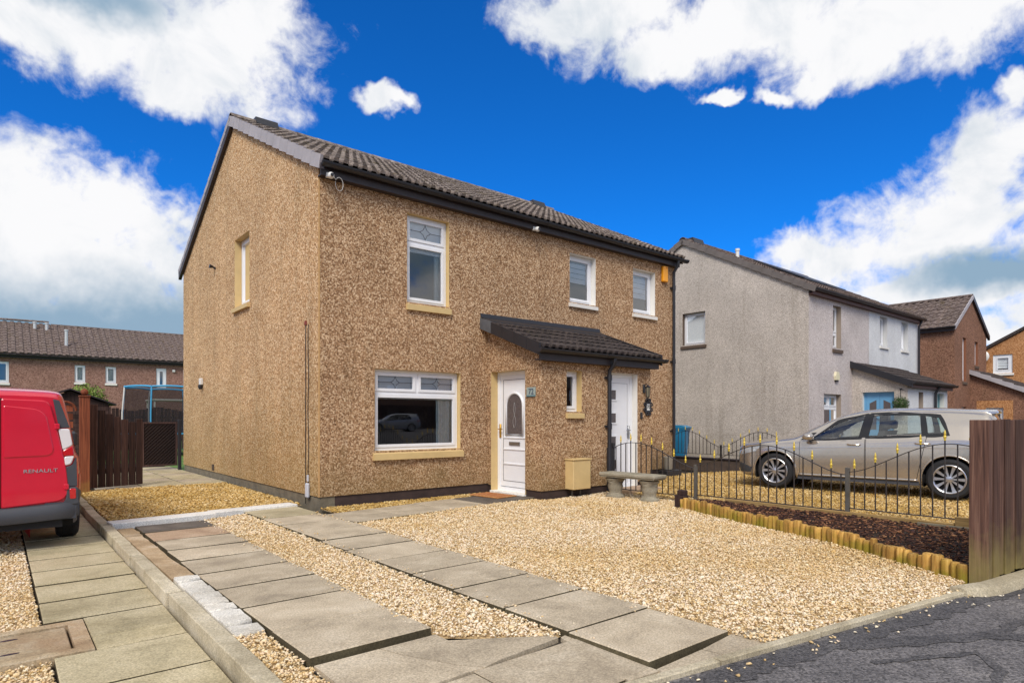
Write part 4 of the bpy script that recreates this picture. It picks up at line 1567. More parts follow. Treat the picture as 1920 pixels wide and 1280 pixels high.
mb.build('letterbox', M_STEEL, door)
mb = MB()
hu = u1 - 0.075
FPS.box(mb, hu - 0.018, hu + 0.018, dep - 0.012, dep + 0.02, 0.95, 1.19, 0.004)
mb.tube([FPS.p(hu, dep - 0.01, 1.10), FPS.p(hu, dep - 0.05, 1.10), FPS.p(hu - 0.11, dep - 0.05, 1.10)], 0.009, 8)
mb.build('handle', M_BRASS, door, smooth=40)
mb = MB()
hole_edges(mb, FPS, u0 + 0.001, u1 - 0.001, z0, z1 - 0.001, -0.001, dep)
mb.build('reveal', M_CREAM, door)
mb = MB()
FPS.box(mb, u0 + 0.003, u1 - 0.003, -0.035, dep + 0.06, -0.05, z0 + 0.001, 0.006)
mb.build('threshold', M_SLAB_WHITE, door)

u0, u1, z0, z1 = d2
mb = MB()
dep = 0.12
ring(mb, FPF, u0 + 0.002, u1 - 0.002, z0, z1 - 0.002, dep, dep + 0.07, 0.07)
door2 = mb.build('door', M_UPVC, house)
door2['label'] = 'white front door with a column of small square panes, behind the railings'
mb = MB()
FPF.box(mb, u0 + 0.073, u1 - 0.073, dep + 0.012, dep + 0.06, z0 + 0.01, z1 - 0.073)
mb.build('door_leaf', M_UPVC, door2)
for zz in (1.63, 1.21, 0.79, 0.37):
    mb = MB()
    FPF.box(mb, u0 + 0.16, u0 + 0.30, dep + 0.006, dep + 0.02, zz, zz + 0.17)
    w_ = mb.build('small_pane', M_OBSCURE, door2)
    mb = MB()
    ring(mb, FPF, u0 + 0.135, u0 + 0.325, zz - 0.025, zz + 0.195, dep - 0.002, dep + 0.02, 0.026)
    mb.build('pane_surround', M_UPVC, door2)
mb = MB()
ring(mb, FPF, u0 + 0.105, u1 - 0.13, 0.08, 1.93, dep + 0.0085, dep + 0.0125, 0.006)
mb.build('panel_groove', simple('grey_groove', lin(150, 150, 154), 0.5), door2)
mb = MB()
hu = u1 - 0.11
FPF.box(mb, hu - 0.017, hu + 0.017, dep - 0.012, dep + 0.02, 0.92, 1.16, 0.004)
mb.tube([FPF.p(hu, dep - 0.01, 1.07), FPF.p(hu, dep - 0.05, 1.07), FPF.p(hu - 0.11, dep - 0.05, 1.07)], 0.009, 8)
mb.build('handle', M_STEEL, door2, smooth=40)
mb = MB()
hole_edges(mb, FPF, u0 + 0.001, u1 - 0.001, z0, z1 - 0.001, -0.001, dep)
mb.build('reveal', M_WHITEP, door2)
box('door_step', 4.72, 5.62, PYF - 0.45, PYF - 0.002, -0.05, 0.055, M_SLAB_PINK, door2, 0.008)

# ---------------------------------------------------------------- fixtures on the walls
mb = MB()
mb.box(3.63, 4.04, PYF - 0.20, PYF - 0.002, 0.12, 0.60, 0.008)
mb.box(3.615, 4.055, PYF - 0.215, PYF - 0.002, 0.602, 0.622, 0.004)
o = tag(MB().build('meter_box', M_CREAM) if False else mb.build('meter_box', M_CREAM), 'cream gas meter box fixed low on the porch front wall', 'meter box')
mb = MB()
mb.tube([(3.74, PYF - 0.06, 0.12), (3.74, PYF - 0.06, -0.02)], 0.016, 8)
mb.tube([(3.93, PYF - 0.06, 0.12), (3.93, PYF - 0.06, -0.02)], 0.016, 8)
mb.build('gas_pipe', M_GREYMETAL, o, smooth=True)

sign = thing('number_plaque', 'grey green plaque reading 72 beside the arched front door', 'house number', (PX0 - 0.012, -1.16, 1.72))
mb = MB()
mb.box(-0.008, 0.010, -0.105, 0.105, -0.075, 0.075, 0.003)
mb.build('plate', simple('sage_plaque', lin(150, 162, 156), 0.4), sign)
me = text_mesh('72', 0.13, 0.002, simple('navy_lettering', lin(38, 52, 84), 0.4))
obj('lettering', me, sign, (-0.010, -0.01, 0.0), (R(90), 0, R(-90)))
mb = MB()
mb.box(-0.012, 0.0, -0.108, 0.108, -0.078, -0.055)
mb.build('lower_band', simple('teal_band', lin(86, 118, 124), 0.4), sign)

sign2 = thing('number_plaque', 'white number plaque in ornate black scroll frame beside the panelled door', 'house number', (5.80, PYF - 0.012, 1.50))
mb = MB()
mb.box(-0.055, 0.055, -0.006, 0.010, -0.065, 0.065, 0.003)
mb.build('plate', M_WHITEPL, sign2)
mb = MB()
for k in range(8):
    a = k * math.pi / 4 + math.pi / 8
    cx_, cz_ = math.cos(a) * 0.095, math.sin(a) * 0.13
    mb.tube([(cx_ + 0.032 * math.cos(t_), -0.002, cz_ + 0.032 * math.sin(t_)) for t_ in [i * 2 * math.pi / 10 for i in range(11)]], 0.014, 6)
ring(mb, Face('y', 0.0), -0.075, 0.075, -0.085, 0.085, -0.010, 0.008, 0.024)
mb.build('scroll_frame', M_BLACK, sign2, smooth=40)
me = text_mesh('70', 0.10, 0.002, M_BLACK)
obj('lettering', me, sign2, (0.0, -0.008, 0.0), (R(90), 0, 0))

lan = thing('wall_lantern', 'dark wall lantern above the white number plaque', 'wall light', (5.68, PYF, 1.78))
mb = MB()
mb.box(-0.03, 0.03, -0.02, 0.0, -0.02, 0.14, 0.004)
mb.tube([(0, -0.02, 0.11), (0, -0.07, 0.15), (0, -0.10, 0.12)], 0.008, 6)
mb.build('bracket', M_BLACK, lan, smooth=40)
mb = MB()
mb.lathe([(0.012, 0.12), (0.055, 0.09), (0.05, 0.085), (0.045, 0.08)], (0, -0.10, 0), 6)
mb.lathe([(0.03, -0.10), (0.012, -0.115), (0.004, -0.13)], (0, -0.10, 0), 6)
for k in range(6):
    a = math.pi / 3 * k
    mb.tube([(0.045 * math.cos(a), -0.10 + 0.045 * math.sin(a), 0.085), (0.03 * math.cos(a), -0.10 + 0.03 * math.sin(a), -0.10)], 0.004, 4)
mb.build('cage', M_BLACK, lan)
mb = MB()
mb.lathe([(0.026, -0.095), (0.041, 0.08)], (0, -0.10, 0), 6)
mb.build('lamp_glass', simple('smoky_glass', lin(120, 112, 92), 0.2), lan)
mb = MB()
mb.box(5.575, 5.625, PYF - 0.03, PYF, 1.28, 1.40, 0.008)
mb.lathe([(0.014, 0), (0.012, -0.006)], (5.60, PYF - 0.03, 1.35), 10, 'y')
tag(mb.build('doorbell', M_BLACK), 'small black doorbell below the number plaque by the panelled door', 'doorbell')

al = thing('alarm_box', 'bright yellow burglar alarm box under the eaves', 'alarm', (8.14, -0.002, 4.60))
mb = MB()
mb.box(-0.085, 0.085, -0.075, 0.0, -0.20, 0.16, 0.012)
mb.build('cover', M_ORANGE, al)
mb = MB()
mb.lathe([(0.018, 0.0), (0.014, -0.008)], (0.03, -0.075, 0.12), 10, 'y')
mb.build('strobe', simple('amber_lens', lin(190, 92, 20), 0.2), al)


def dome_camera(loc, label, cable=False):
    t = thing('security_camera', label, 'security camera', loc)
    mb = MB()
    mb.box(-0.035, 0.035, 0.02, 0.07, -0.03, 0.04, 0.006)
    mb.tube([(0, 0.03, 0.0), (0, -0.02, -0.02)], 0.015, 8)
    mb.build('mount', M_WHITEPL, t)
    bm = bmesh.new()
    bmesh.ops.create_uvsphere(bm, u_segments=16, v_segments=10, radius=0.048)
    for v in bm.verts: v.co += Vector((0, -0.05, -0.025))
    MB().addbm(bm).build('housing', M_WHITEPL, t, smooth=True)
    mb = MB()
    mb.lathe([(0.026, 0.0), (0.022, -0.012)], (-0.005, -0.104, -0.03), 12, 'y')
    mb.build('lens', M_BLACK, t)
    if cable:
        mb = MB()
        pts = [(0.05, 0.0, 0.0)] + [(0.14 + 0.06 * math.cos(a), -0.02, -0.11 + 0.10 * math.sin(a)) for a in [2.6 - i * 0.55 for i in range(12)]]
        mb.tube(pts, 0.0035, 5)
        mb.build('cable', M_WHITEPL, t, smooth=True)
    return t


dome_camera((0.09, -0.165, 4.80), 'white dome camera with looped cable at the corner of the eaves', True)
dome_camera((4.08, -0.165, 4.80), 'small white camera under the middle of the gutter')
fl = thing('flood_lamp', 'small black spotlight high on the gable near the back', 'wall light', (0, 5.55, 4.5))
mb = MB()
mb.lathe([(0.028, 0), (0.028, -0.03)], (0, 0, 0), 10, 'x')
mb.build('base', M_BLACK, fl)
mb = MB()
mb.tube([(-0.03, 0, 0), (-0.05, 0, 0.02), (-0.12, 0, 0.03)], 0.03, 10, radii=[0.012, 0.025, 0.045])
mb.build('head', M_BLACK, fl, smooth=40)
sl = thing('wall_lamp', 'small white and black sensor lamp low on the gable', 'wall light', (0, 6.62, 2.10))
mb = MB()
mb.box(-0.07, 0.0, -0.06, 0.06, -0.05, 0.10, 0.012)
mb.build('housing', M_WHITEPL, sl)
mb = MB()
mb.lathe([(0.045, -0.05), (0.05, -0.10), (0.03, -0.15)], (-0.05, 0, 0), 12)
mb.build('sensor', M_BLACK, sl, smooth=40)
cab = thing('cable_drop', 'two thin black cables running down the gable to a white box', 'cable', (0, 0.45, 0))
mb = MB()
rr2 = random.Random(3)
mb.tube([(-0.012, 0.03 + 0.006 * rr2.uniform(-1, 1), 2.72 - i * 0.17) for i in range(17)], 0.006, 5)
mb.tube([(-0.012, -0.075 + 0.014 * math.sin(i * 0.9), 2.70 - i * 0.148) for i in range(17)] + [(-0.012, -0.07, 0.3)], 0.0055, 5)
mb.build('cable', M_BLACK, cab, smooth=True)
mb = MB()
mb.box(-0.05, -0.001, -0.125, -0.03, 0.10, 0.32, 0.015)
mb.box(-0.03, -0.001, -0.09, -0.055, 0.34, 0.44, 0.006)
mb.build('junction_box', simple('grey_plastic', lin(190, 192, 200), 0.4), cab)
mb = MB()
mb.box(-0.02, -0.001, 0.0, 0.06, 2.70, 2.76)
mb.build('clip', simple('rust_red', lin(130, 60, 50), 0.7), cab)
vn = MB()
vn.box(-0.012, 0.0, 5.64, 5.80, 0.03 + PL, 0.16 + PL, 0.003)
tag(vn.build('air_vent', simple('rusty_vent', lin(70, 56, 44), 0.8)), 'small dark air vent at the foot of the gable', 'vent')
cd = MB()
cd.tube([(5.93, -0.006, 2.2), (5.93, -0.006, 0.5)], 0.008, 5)
cd.tube([(6.55, -0.01, 2.6), (6.55, -0.01, 0.72)], 0.010, 5)
tag(cd.build('conduit', M_CREAM, smooth=True), 'thin pale conduit down the front wall beyond the porch', 'conduit')
pt = thing('planter', 'small grey metal bucket planter at the foot of the corner downpipe', 'planter', (8.02, -0.22, 0.0))
mb = MB()
mb.lathe([(0.085, 0.14), (0.10, 0.16), (0.11, 0.42), (0.115, 0.43), (0.10, 0.42)], seg=16)
mb.build('bucket', simple('grey_zinc', lin(160, 158, 150), 0.5, metal=0.3), pt, smooth=40)
mb = MB()
mb.box(-0.2, 0.35, -0.12, 0.12, -0.02, 0.13, 0.01)
mb.build('base_block', M_BLACK, pt)

# doormat
dm = thing('doormat', 'orange brown coir doormat outside the front door', 'doormat', (2.72, -0.62, 0.006), R(6))
M_MAT = simple('coir', lin(176, 110, 56), 0.95, var=0.3, vscale=20, bump=0.9, bscale=160, col2=lin(196, 146, 92))
mb = MB()
mb.box(-0.22, 0.22, -0.34, 0.34, 0.0, 0.022, 0.006)
mb.build('pile', M_MAT, dm)
mb = MB()
for k in range(-3, 4):
    mb.box(-0.17, 0.17, k * 0.09 - 0.012, k * 0.09 + 0.012, 0.0215, 0.0235)
mb.build('stripe', simple('rust_stripe', lin(150, 72, 34), 0.95), dm)

# ================================================================ grey house next door
M_DKFRAME = simple('brown_stone_sill', lin(92, 76, 64), 0.8, var=0.1, vscale=5)
M_TAUPE = simple('taupe_reveal', lin(150, 136, 122), 0.8)
M_PALEREV = simple('pale_grey_reveal', lin(196, 196, 194), 0.8)
M_BLUE = simple('pale_blue_door', lin(104, 160, 200), 0.35)
h2 = thing('semi_detached_house', 'pale grey roughcast house with blue double doors behind the grey car', 'house')
X0, X1, Y0, Y1 = 14.2, 22.95, -0.5, 7.9
XM = 18.45
F2 = Face('y', Y0)
G2 = Face('x', X0)
hl = [(15.77, 16.33, 3.42, 4.70), (15.17, 16.33, 0.9, 2.02)]
hr = [(19.36, 20.0, 3.76, 4.75), (21.30, 21.94, 3.76, 4.75)]
hg = [(2.86, 3.73, 3.74, 4.80)]
EZ2, AY2 = 5.0, (Y0 + Y1) / 2
AZ2 = EZ2 + 0.52 * (AY2 - Y0)
mb = MB()
plate(mb, F2, X0, XM, 0, EZ2, 0, hl)
mb.cur = 1
plate(mb, F2, XM, X1, 0, EZ2, 0, hr)
mb.cur = 2
plate(mb, G2, Y0, Y1, 0, EZ2, 0, hg)
mb.add([(X0, Y0, EZ2), (X0, Y1, EZ2), (X0, AY2, AZ2)], [(0, 1, 2)])
mb.cur = 1
mb.add([(X1, Y0, EZ2), (X1, Y1, EZ2), (X1, AY2, AZ2)], [(0, 1, 2)])
mb.quad((X1, Y0, 0), (X1, Y1, 0), (X1, Y1, EZ2), (X1, Y0, EZ2))
mb.quad((X0, Y1, 0), (X1, Y1, 0), (X1, Y1, EZ2), (X0, Y1, EZ2))
mb.build('wall', [M_HARL_GREYF, M_HARL_WHITE, M_HARL_GREY], h2)
window(h2, F2, *hl[0], depth=0.14, reveal=M_TAUPE, lights=[(0, 1, 0, 0.36), (0, 1, 0.36, 1)], sill=(0.05, 0.14, M_DKFRAME, 0.05), room=1.5)
window(h2, F2, *hl[1], depth=0.14, reveal=M_TAUPE, lights=[(0, 1, 0, 0.66), (0, 0.5, 0.66, 1), (0.5, 1, 0.66, 1)], sill=(0.05, 0.12, M_DKFRAME, 0.05), room=1.5, curtain=[(0.0, 1.0)])
for q in hr:
    window(h2, F2, *q, depth=0.14, reveal=M_PALEREV, sill=(0.05, 0.10, M_WHITEP, 0.05), room=1.2, blind=('roller', 0.8))
window(h2, G2, *hg[0], depth=0.12, reveal=M_DKFRAME, sill=(0.05, 0.12, M_DKFRAME, 0.05), room=1.2, blind=('top', 0.93))
z2 = lambda y: EZ2 + 0.09 + 0.52 * min(y - Y0, Y1 - y)
mb = MB()
for s in (0, 1):
    ya = Y0 - 0.2 if s == 0 else Y1 + 0.2
    za, zb = z2(Y0 - 0.2), z2(AY2)
    mb.add([(X0 - 0.05, ya, za - 0.06), (X1 + 0.05, ya, za - 0.06), (X1 + 0.05, AY2, zb - 0.06), (X0 - 0.05, AY2, zb - 0.06),
            (X0 - 0.05, ya, za), (X1 + 0.05, ya, za), (X1 + 0.05, AY2, zb), (X0 - 0.05, AY2, zb)],
           [(0, 1, 2, 3), (4, 5, 6, 7), (0, 1, 5, 4), (1, 2, 6, 5), (2, 3, 7, 6), (3, 0, 4, 7)])
roof2 = mb.build('roof', M_TILE_FAR, h2)
l2 = math.hypot(1, 0.52)
c2, s2 = 1 / l2, 0.52 / l2
S2 = (AY2 - Y0 + 0.24) / c2
roof_slope(roof2, (X0 - 0.03, Y0 - 0.24, z2(Y0 - 0.24) + 0.01), (1, 0, 0), (0, c2, s2), X1 - X0 + 0.06, S2, 30, 14, M_TILE_FAR, singles=0, seed=8)
M_VERGE2 = simple('brown_grey_verge', lin(108, 100, 96), 0.7, var=0.15, vscale=3, obj_var=0.08)
verge_caps(roof2, X0 - 0.08, X0 - 0.035, (Y0 - 0.24, z2(Y0 - 0.24)), (c2, s2), S2 / 14, 14, M_VERGE2, h=0.11)
verge_caps(roof2, X0 - 0.08, X0 - 0.035, (Y1 + 0.24, z2(Y0 - 0.24)), (-c2, s2), S2 / 14, 14, M_VERGE2, h=0.11)
ridge_run(roof2, (X0 - 0.06, AY2, z2(AY2) + 0.01), (X1 + 0.06, AY2, z2(AY2) + 0.01), 20, M_TILE_FAR)
mb = MB()
mb.prism([(AY2 - 0.17, z2(AY2) - 0.02), (AY2 - 0.10, z2(AY2) + 0.17), (AY2 + 0.10, z2(AY2) + 0.17), (AY2 + 0.17, z2(AY2) - 0.02)], 'x', X0 + 0.4, X0 + 1.0)
mb.build('ridge_vent', M_BLACK, roof2)
mb = MB()
mb.tube([(15.2, 2.3, z2(2.3)), (15.2, 2.3, z2(2.3) + 0.26)], 0.06, 10)
mb.tube([(15.2, 2.3, z2(2.3) + 0.26), (15.2, 2.3, z2(2.3) + 0.33)], 0.075, 10)
mb.build('flue', M_WHITEPL, roof2, smooth=40)
mb = MB()                                             # dark solar panel lying on the slope
ya, yb = 0.55, 2.3
for (xa, xb) in ((16.2, 17.7), (17.75, 19.25)):
    mb.add([(xa, ya, z2(ya) + 0.10), (xb, ya, z2(ya) + 0.10), (xb, yb, z2(yb) + 0.10), (xa, yb, z2(yb) + 0.10), (xa, ya, z2(ya) + 0.15), (xb, ya, z2(ya) + 0.15), (xb, yb, z2(yb) + 0.15), (xa, yb, z2(yb) + 0.15)],
           [(0, 1, 2, 3), (4, 5, 6, 7), (0, 1, 5, 4), (1, 2, 6, 5), (2, 3, 7, 6), (3, 0, 4, 7)])
mb.build('solar_panel', M_BLACK, roof2)
M_REDFASCIA = simple('maroon_fascia', lin(96, 66, 60), 0.6)
box('fascia', X0 - 0.02, X1 + 0.02, Y0 - 0.125, Y0 - 0.10, 4.82, 5.0, M_REDFASCIA, h2)
box('soffit', X0 - 0.02, X1 + 0.02, Y0 - 0.10, Y0 - 0.003, 4.82, 4.84, M_REDFASCIA, h2)
gutter('gutter', (X0, Y0 - 0.20, 4.98), (X1 + 0.1, Y0 - 0.20, 4.98), 0.065, M_BLACK, h2)
mb = MB()
mb.tube([(X1 - 0.12, Y0 - 0.19, 4.93), (X1 - 0.12, Y0 - 0.08, 4.7), (X1 - 0.12, Y0 - 0.08, 0)], 0.036, 8)
mb.build('downpipe', M_BLACK, h2, smooth=40)
# porch of the grey house
PA, PB_, PF = 17.14, 20.75, -2.05
p2t = lambda y: 2.96 + (y - Y0) * 0.40
FS2 = Face('x', PA)
FT2 = Face('y', PF)
dd = (-1.69, -0.80, 0.05, 2.10)
mb = MB()
plate(mb, FS2, PF, Y0, 0, 2.2, 0, [dd])
mb.add([(PA, PF, 2.2), (PA, Y0, 2.2), (PA, Y0, p2t(Y0)), (PA, PF, p2t(PF))], [(0, 1, 2, 3)])
mb.cur = 1
w2 = (18.05, 18.45, 1.35, 2.10)
d22 = (19.75, 20.45, 0.05, 2.10)
plate(mb, FT2, PA, PB_, 0, p2t(PF), 0, [w2, d22])
mb.quad((PB_, PF, 0), (PB_, Y0, 0), (PB_, Y0, 2.2), (PB_, PF, 2.2))
mb.build('porch', [M_HARL_GREY, M_HARL_WHITE], h2)
window(h2, FT2, *w2, depth=0.12, reveal=M_TAUPE, room=0.6)
mb = MB()
ring(mb, FS2, dd[0], dd[1], dd[2], dd[3], 0.13, 0.19, 0.05)
dr = mb.build('door', M_BLUE, h2)
dr['label'] = 'pale blue double doors with dark glazed panels'
dm_ = (dd[0] + dd[1]) / 2
for (a, b) in ((dd[0] + 0.055, dm_ - 0.004), (dm_ + 0.004, dd[1] - 0.055)):
    mb = MB()
    FS2.box(mb, a, b, 0.14, 0.185, dd[2] + 0.05, dd[3] - 0.05)
    lf = mb.build('door_leaf', M_BLUE, dr)
    mb = MB()
    zt = 1.86
    a1, b1 = a + 0.09, b - 0.10
    lo, hi = (zt - 0.10, zt) if a < dm_ - 0.2 else (zt, zt - 0.10)
    mb.add([FS2.p(a1, 0.136, 0.95), FS2.p(b1, 0.136, 0.95), FS2.p(b1, 0.136, hi), FS2.p(a1, 0.136, lo)], [(0, 1, 2, 3)])
    mb.build('glazed_panel', M_OBSCURE, dr)
mb = MB()
mb.tube([FS2.p(dm_ + 0.09 * math.cos(t_), 0.11, 1.32 + 0.06 * math.sin(t_)) for t_ in [math.pi + i * math.pi / 8 for i in range(9)]], 0.012, 6)
mb.build('knocker', M_BLACK, dr)
mb = MB()
hole_edges(mb, FS2, dd[0] + 0.001, dd[1] - 0.001, dd[2], dd[3] - 0.001, -0.001, 0.13)
mb.build('reveal', M_WHITEP, dr)
mb = MB()
ring(mb, FT2, d22[0], d22[1], d22[2], d22[3], 0.13, 0.2, 0.06)
dr2 = mb.build('door', simple('teal_door', lin(120, 160, 164), 0.4), h2)
mb = MB()
FT2.box(mb, d22[0] + 0.06, d22[1] - 0.06, 0.15, 0.19, d22[2], d22[3] - 0.06)
mb.build('door_leaf', dr2.data.materials[0], dr2)
mb = MB()
hole_edges(mb, FT2, d22[0] + 0.001, d22[1] - 0.001, d22[2], d22[3] - 0.001, -0.001, 0.13)
mb.build('reveal', M_WHITEP, dr2)
mb = MB()
ye2 = PF - 0.18
x0, x1 = PA - 0.14, PB_ + 0.12
mb.add([(x0, ye2, p2t(ye2) + 0.02), (x1, ye2, p2t(ye2) + 0.02), (x1, Y0, p2t(Y0) + 0.02), (x0, Y0, p2t(Y0) + 0.02),
        (x0, ye2, p2t(ye2) + 0.07), (x1, ye2, p2t(ye2) + 0.07), (x1, Y0, p2t(Y0) + 0.07), (x0, Y0, p2t(Y0) + 0.07)],
       [(0, 1, 2, 3), (4, 5, 6, 7), (0, 1, 5, 4), (1, 2, 6, 5), (2, 3, 7, 6), (3, 0, 4, 7)])
pr2 = mb.build('porch_roof', M_TILE_DARK, h2)
lq = math.hypot(1, 0.40)
roof_slope(pr2, (x0 + 0.03, ye2 - 0.03, p2t(ye2 - 0.03) + 0.08), (1, 0, 0), (0, 1 / lq, 0.40 / lq), x1 - x0 - 0.04, (Y0 - ye2 - 0.02) * lq, 12, 5, M_TILE_DARK, singles=0, seed=9)
mb = MB()
vs = []
for x in (x0 - 0.03, x0 + 0.0):
    vs += [(x, ye2, p2t(ye2) - 0.07), (x, Y0, p2t(Y0) - 0.07), (x, Y0, p2t(Y0) + 0.13), (x, ye2, p2t(ye2) + 0.13)]
mb.add(vs, [(0, 1, 2, 3), (4, 5, 6, 7)] + [(i, (i + 1) % 4, 4 + (i + 1) % 4, 4 + i) for i in range(4)])
mb.build('verge_piece', M_BLACK, pr2)
box('fascia', x0, x1, PF - 0.125, PF - 0.10, 2.20, 2.36, M_REDFASCIA, pr2)
gutter('gutter', (x0, PF - 0.2, 2.37), (x1 + 0.05, PF - 0.2, 2.37), 0.065, M_BLACK, pr2)
mb = MB()
mb.tube([(19.35, PF - 0.19, 2.3), (19.35, PF - 0.07, 2.1), (19.35, PF - 0.07, 0)], 0.04, 8)
mb.build('downpipe', M_BLACK, h2, smooth=40)
settle(h2, (X0, Y0, 0))

sa = thing('alarm_box', 'cream alarm sounder on the grey house wall', 'alarm', (15.95, Y0, 2.55))
mb = MB()
mb.prism([(-0.11, -0.10), (-0.13, 0.02), (-0.08, 0.15), (0.08, 0.15), (0.13, 0.02), (0.11, -0.10)], 'y', -0.07, 0)
mb.build('cover', simple('cream_plastic', lin(226, 218, 186), 0.4), sa)
mb = MB()
mb.box(-0.07, 0.07, -0.06, 0, -0.15, -0.105)
mb.build('strobe', M_BLACK, sa)
# fixtures by the blue doors
tp = thing('hanging_basket', 'round leafy green hanging basket beside the blue doors', 'hanging basket', (PA - 0.2, -1.93, 1.72))
mb = MB()
mb.tube([(0.2, 0, 0.42), (0.05, 0, 0.44), (0, 0, 0.38), (0, 0, 0.1)], 0.01, 5)
for k in range(5):
    a = k * 1.257
    mb.tube([(0, 0, 0.40), (0.03 * math.cos(a), 0.03 * math.sin(a), 0.46)], 0.012, 5)
mb.build('bracket', M_BLACK, tp)


def leaf_ball(name, n, r, leaf, m, parent, centre=(0, 0, 0), squash=(1, 1, 1), seed=1, shell=0.55):
    rr_ = random.Random(seed)
    vs, fs = [], []
    for i in range(n):
        d = Vector((rr_.gauss(0, 1), rr_.gauss(0, 1), rr_.gauss(0, 1))).normalized()
        q = d * r * rr_.uniform(shell, 1.05)
        q = Vector((q.x * squash[0], q.y * squash[1], q.z * squash[2])) + Vector(centre)
        nn = (d + Vector((rr_.gauss(0, .5), rr_.gauss(0, .5), rr_.gauss(0, .5)))).normalized()
        u = nn.orthogonal().normalized()
        u.rotate(Matrix.Rotation(rr_.uniform(0, 6.28), 3, nn))
        w = nn.cross(u)
        L = leaf * rr_.uniform(0.6, 1.3)
        o = len(vs)
        vs += [(q - u * L)[:], (q + w * L * 0.45 + nn * L * 0.12)[:], (q + u * L)[:], (q - w * L * 0.45 + nn * L * 0.12)[:]]
        fs.append((o, o + 1, o + 2, o + 3))
    mb = MB()
    mb.add(vs, fs)
    return mb.build(name, m, parent)


M_LEAF = simple('green_foliage', lin(58, 82, 36), 0.6, var=0.5, vscale=25)
M_LEAFL = simple('light_green_foliage', lin(118, 138, 50), 0.6, var=0.4, vscale=12)
leaf_ball('foliage', 900, 0.22, 0.028, M_LEAF, tp, seed=4)

# ================================================================ red-brown house, gable to the street
h3 = thing('house', 'red brown roughcast house with its gable facing the street beyond the grey house', 'house')
X0, X1, Y0, Y1 = 26.2, 30.7, -0.8, 7.0
F3 = Face('y', Y0)
G3 = Face('x', X0)
ha = [(27.24, 27.72, 2.85, 4.66), (28.95, 29.42, 3.60, 4.62), (27.1, 27.75, 1.15, 1.78)]
AX = (X0 + X1) / 2
mb = MB()
plate(mb, F3, X0, X1, 0, 5.0, 0, ha)
mb.add([(X0, Y0, 5.0), (X1, Y0, 5.0), (AX, Y0, 6.4)], [(0, 1, 2)])
mb.cur = 1
mb.quad((X0, Y0, 0), (X0, Y1, 0), (X0, Y1, 5.0), (X0, Y0, 5.0))
mb.cur = 0
mb.quad((X1, Y0, 0), (X1, Y1, 0), (X1, Y1, 5.0), (X1, Y0, 5.0))
mb.add([(X0, Y1, 0), (X1, Y1, 0), (X1, Y1, 5.0), (AX, Y1, 6.4), (X0, Y1, 5.0)], [(0, 1, 2, 3, 4)])
mb.build('wall', [M_HARL_RED, M_HARL_ORANGE if False else M_HARL_RED], h3)
M_ORANGEREV = simple('brown_reveal', lin(128, 80, 54), 0.8)
for q in ha:
    window(h3, F3, *q, depth=0.10, reveal=M_ORANGEREV, lights=[(0, 1, 0, 1)], sill=(0.04, 0.14, M_DKFRAME, 0.04), room=1.0)
z3 = lambda x: 5.1 + (1.4 / (AX - X0)) * (min(x, X1 + X0 - x) - X0)
mb = MB()
for s in (0, 1):
    xa = X0 - 0.2 if s == 0 else X1 + 0.2
    za, zb = z3(X0 - 0.2), z3(AX)
    mb.add([(xa, Y0 - 0.05, za - 0.06), (xa, Y1, za - 0.06), (AX, Y1, zb - 0.06), (AX, Y0 - 0.05, zb - 0.06), (xa, Y0 - 0.05, za), (xa, Y1, za), (AX, Y1, zb), (AX, Y0 - 0.05, zb)],
           [(0, 1, 2, 3), (4, 5, 6, 7), (0, 1, 5, 4), (1, 2, 6, 5), (2, 3, 7, 6), (3, 0, 4, 7)])
rf3 = mb.build('roof', M_TILE_FAR, h3)
sl3 = Vector((AX - X0, 0, 1.4)).normalized()
roof_slope(rf3, (X0 - 0.24, Y1, z3(X0 - 0.24) + 0.01), (0, -1, 0), sl3, Y1 - Y0 + 0.05, (AX - X0 + 0.24) / sl3.x, 26, 8, M_TILE_FAR, singles=300, seed=12, h=0.04, rolls=1, thick=0.03)
mb = MB()
for k in range(8):
    xa, xb = X0 - 0.2 + (AX - X0 + 0.2) * k / 8, X0 - 0.2 + (AX - X0 + 0.2) * (k + 1) / 8
    mb2 = MB()
    vs = []
    for y in (Y0 - 0.09, Y0 - 0.05):
        vs += [(xa, y, z3(xa) - 0.10), (xb, y, z3(xb) - 0.10), (xb, y, z3(xb) + 0.05), (xa, y, z3(xa) + 0.09)]
    mb2.add(vs, [(0, 1, 2, 3), (4, 5, 6, 7)] + [(i, (i + 1) % 4, 4 + (i + 1) % 4, 4 + i) for i in range(4)])
    mb2.build('verge_cap', M_VERGE, rf3)
mb = MB()
vs = []
for y in (Y0 - 0.09, Y0 - 0.002):
    vs += [(AX, y, z3(AX) - 0.16), (X1 + 0.2, y, z3(X0 - 0.2) - 0.16), (X1 + 0.2, y, z3(X0 - 0.2) + 0.04), (AX, y, z3(AX) + 0.04)]
mb.add(vs, [(0, 1, 2, 3), (4, 5, 6, 7)] + [(i, (i + 1) % 4, 4 + (i + 1) % 4, 4 + i) for i in range(4)])
mb.build('barge_board', M_BLACK, rf3)
ridge_run(rf3, (AX, Y0 - 0.05, z3(AX) + 0.01), (AX, Y1, z3(AX) + 0.01), 16, M_TILE_FAR)
gutter('gutter', (X0 - 0.25, Y1, 5.0), (X0 - 0.25, Y0 - 0.05, 5.0), 0.065, M_BLACK, h3)
box('fascia', X0 - 0.17, X0 - 0.14, Y0, Y1, 4.83, 5.0, M_BROWNBLACK, h3)
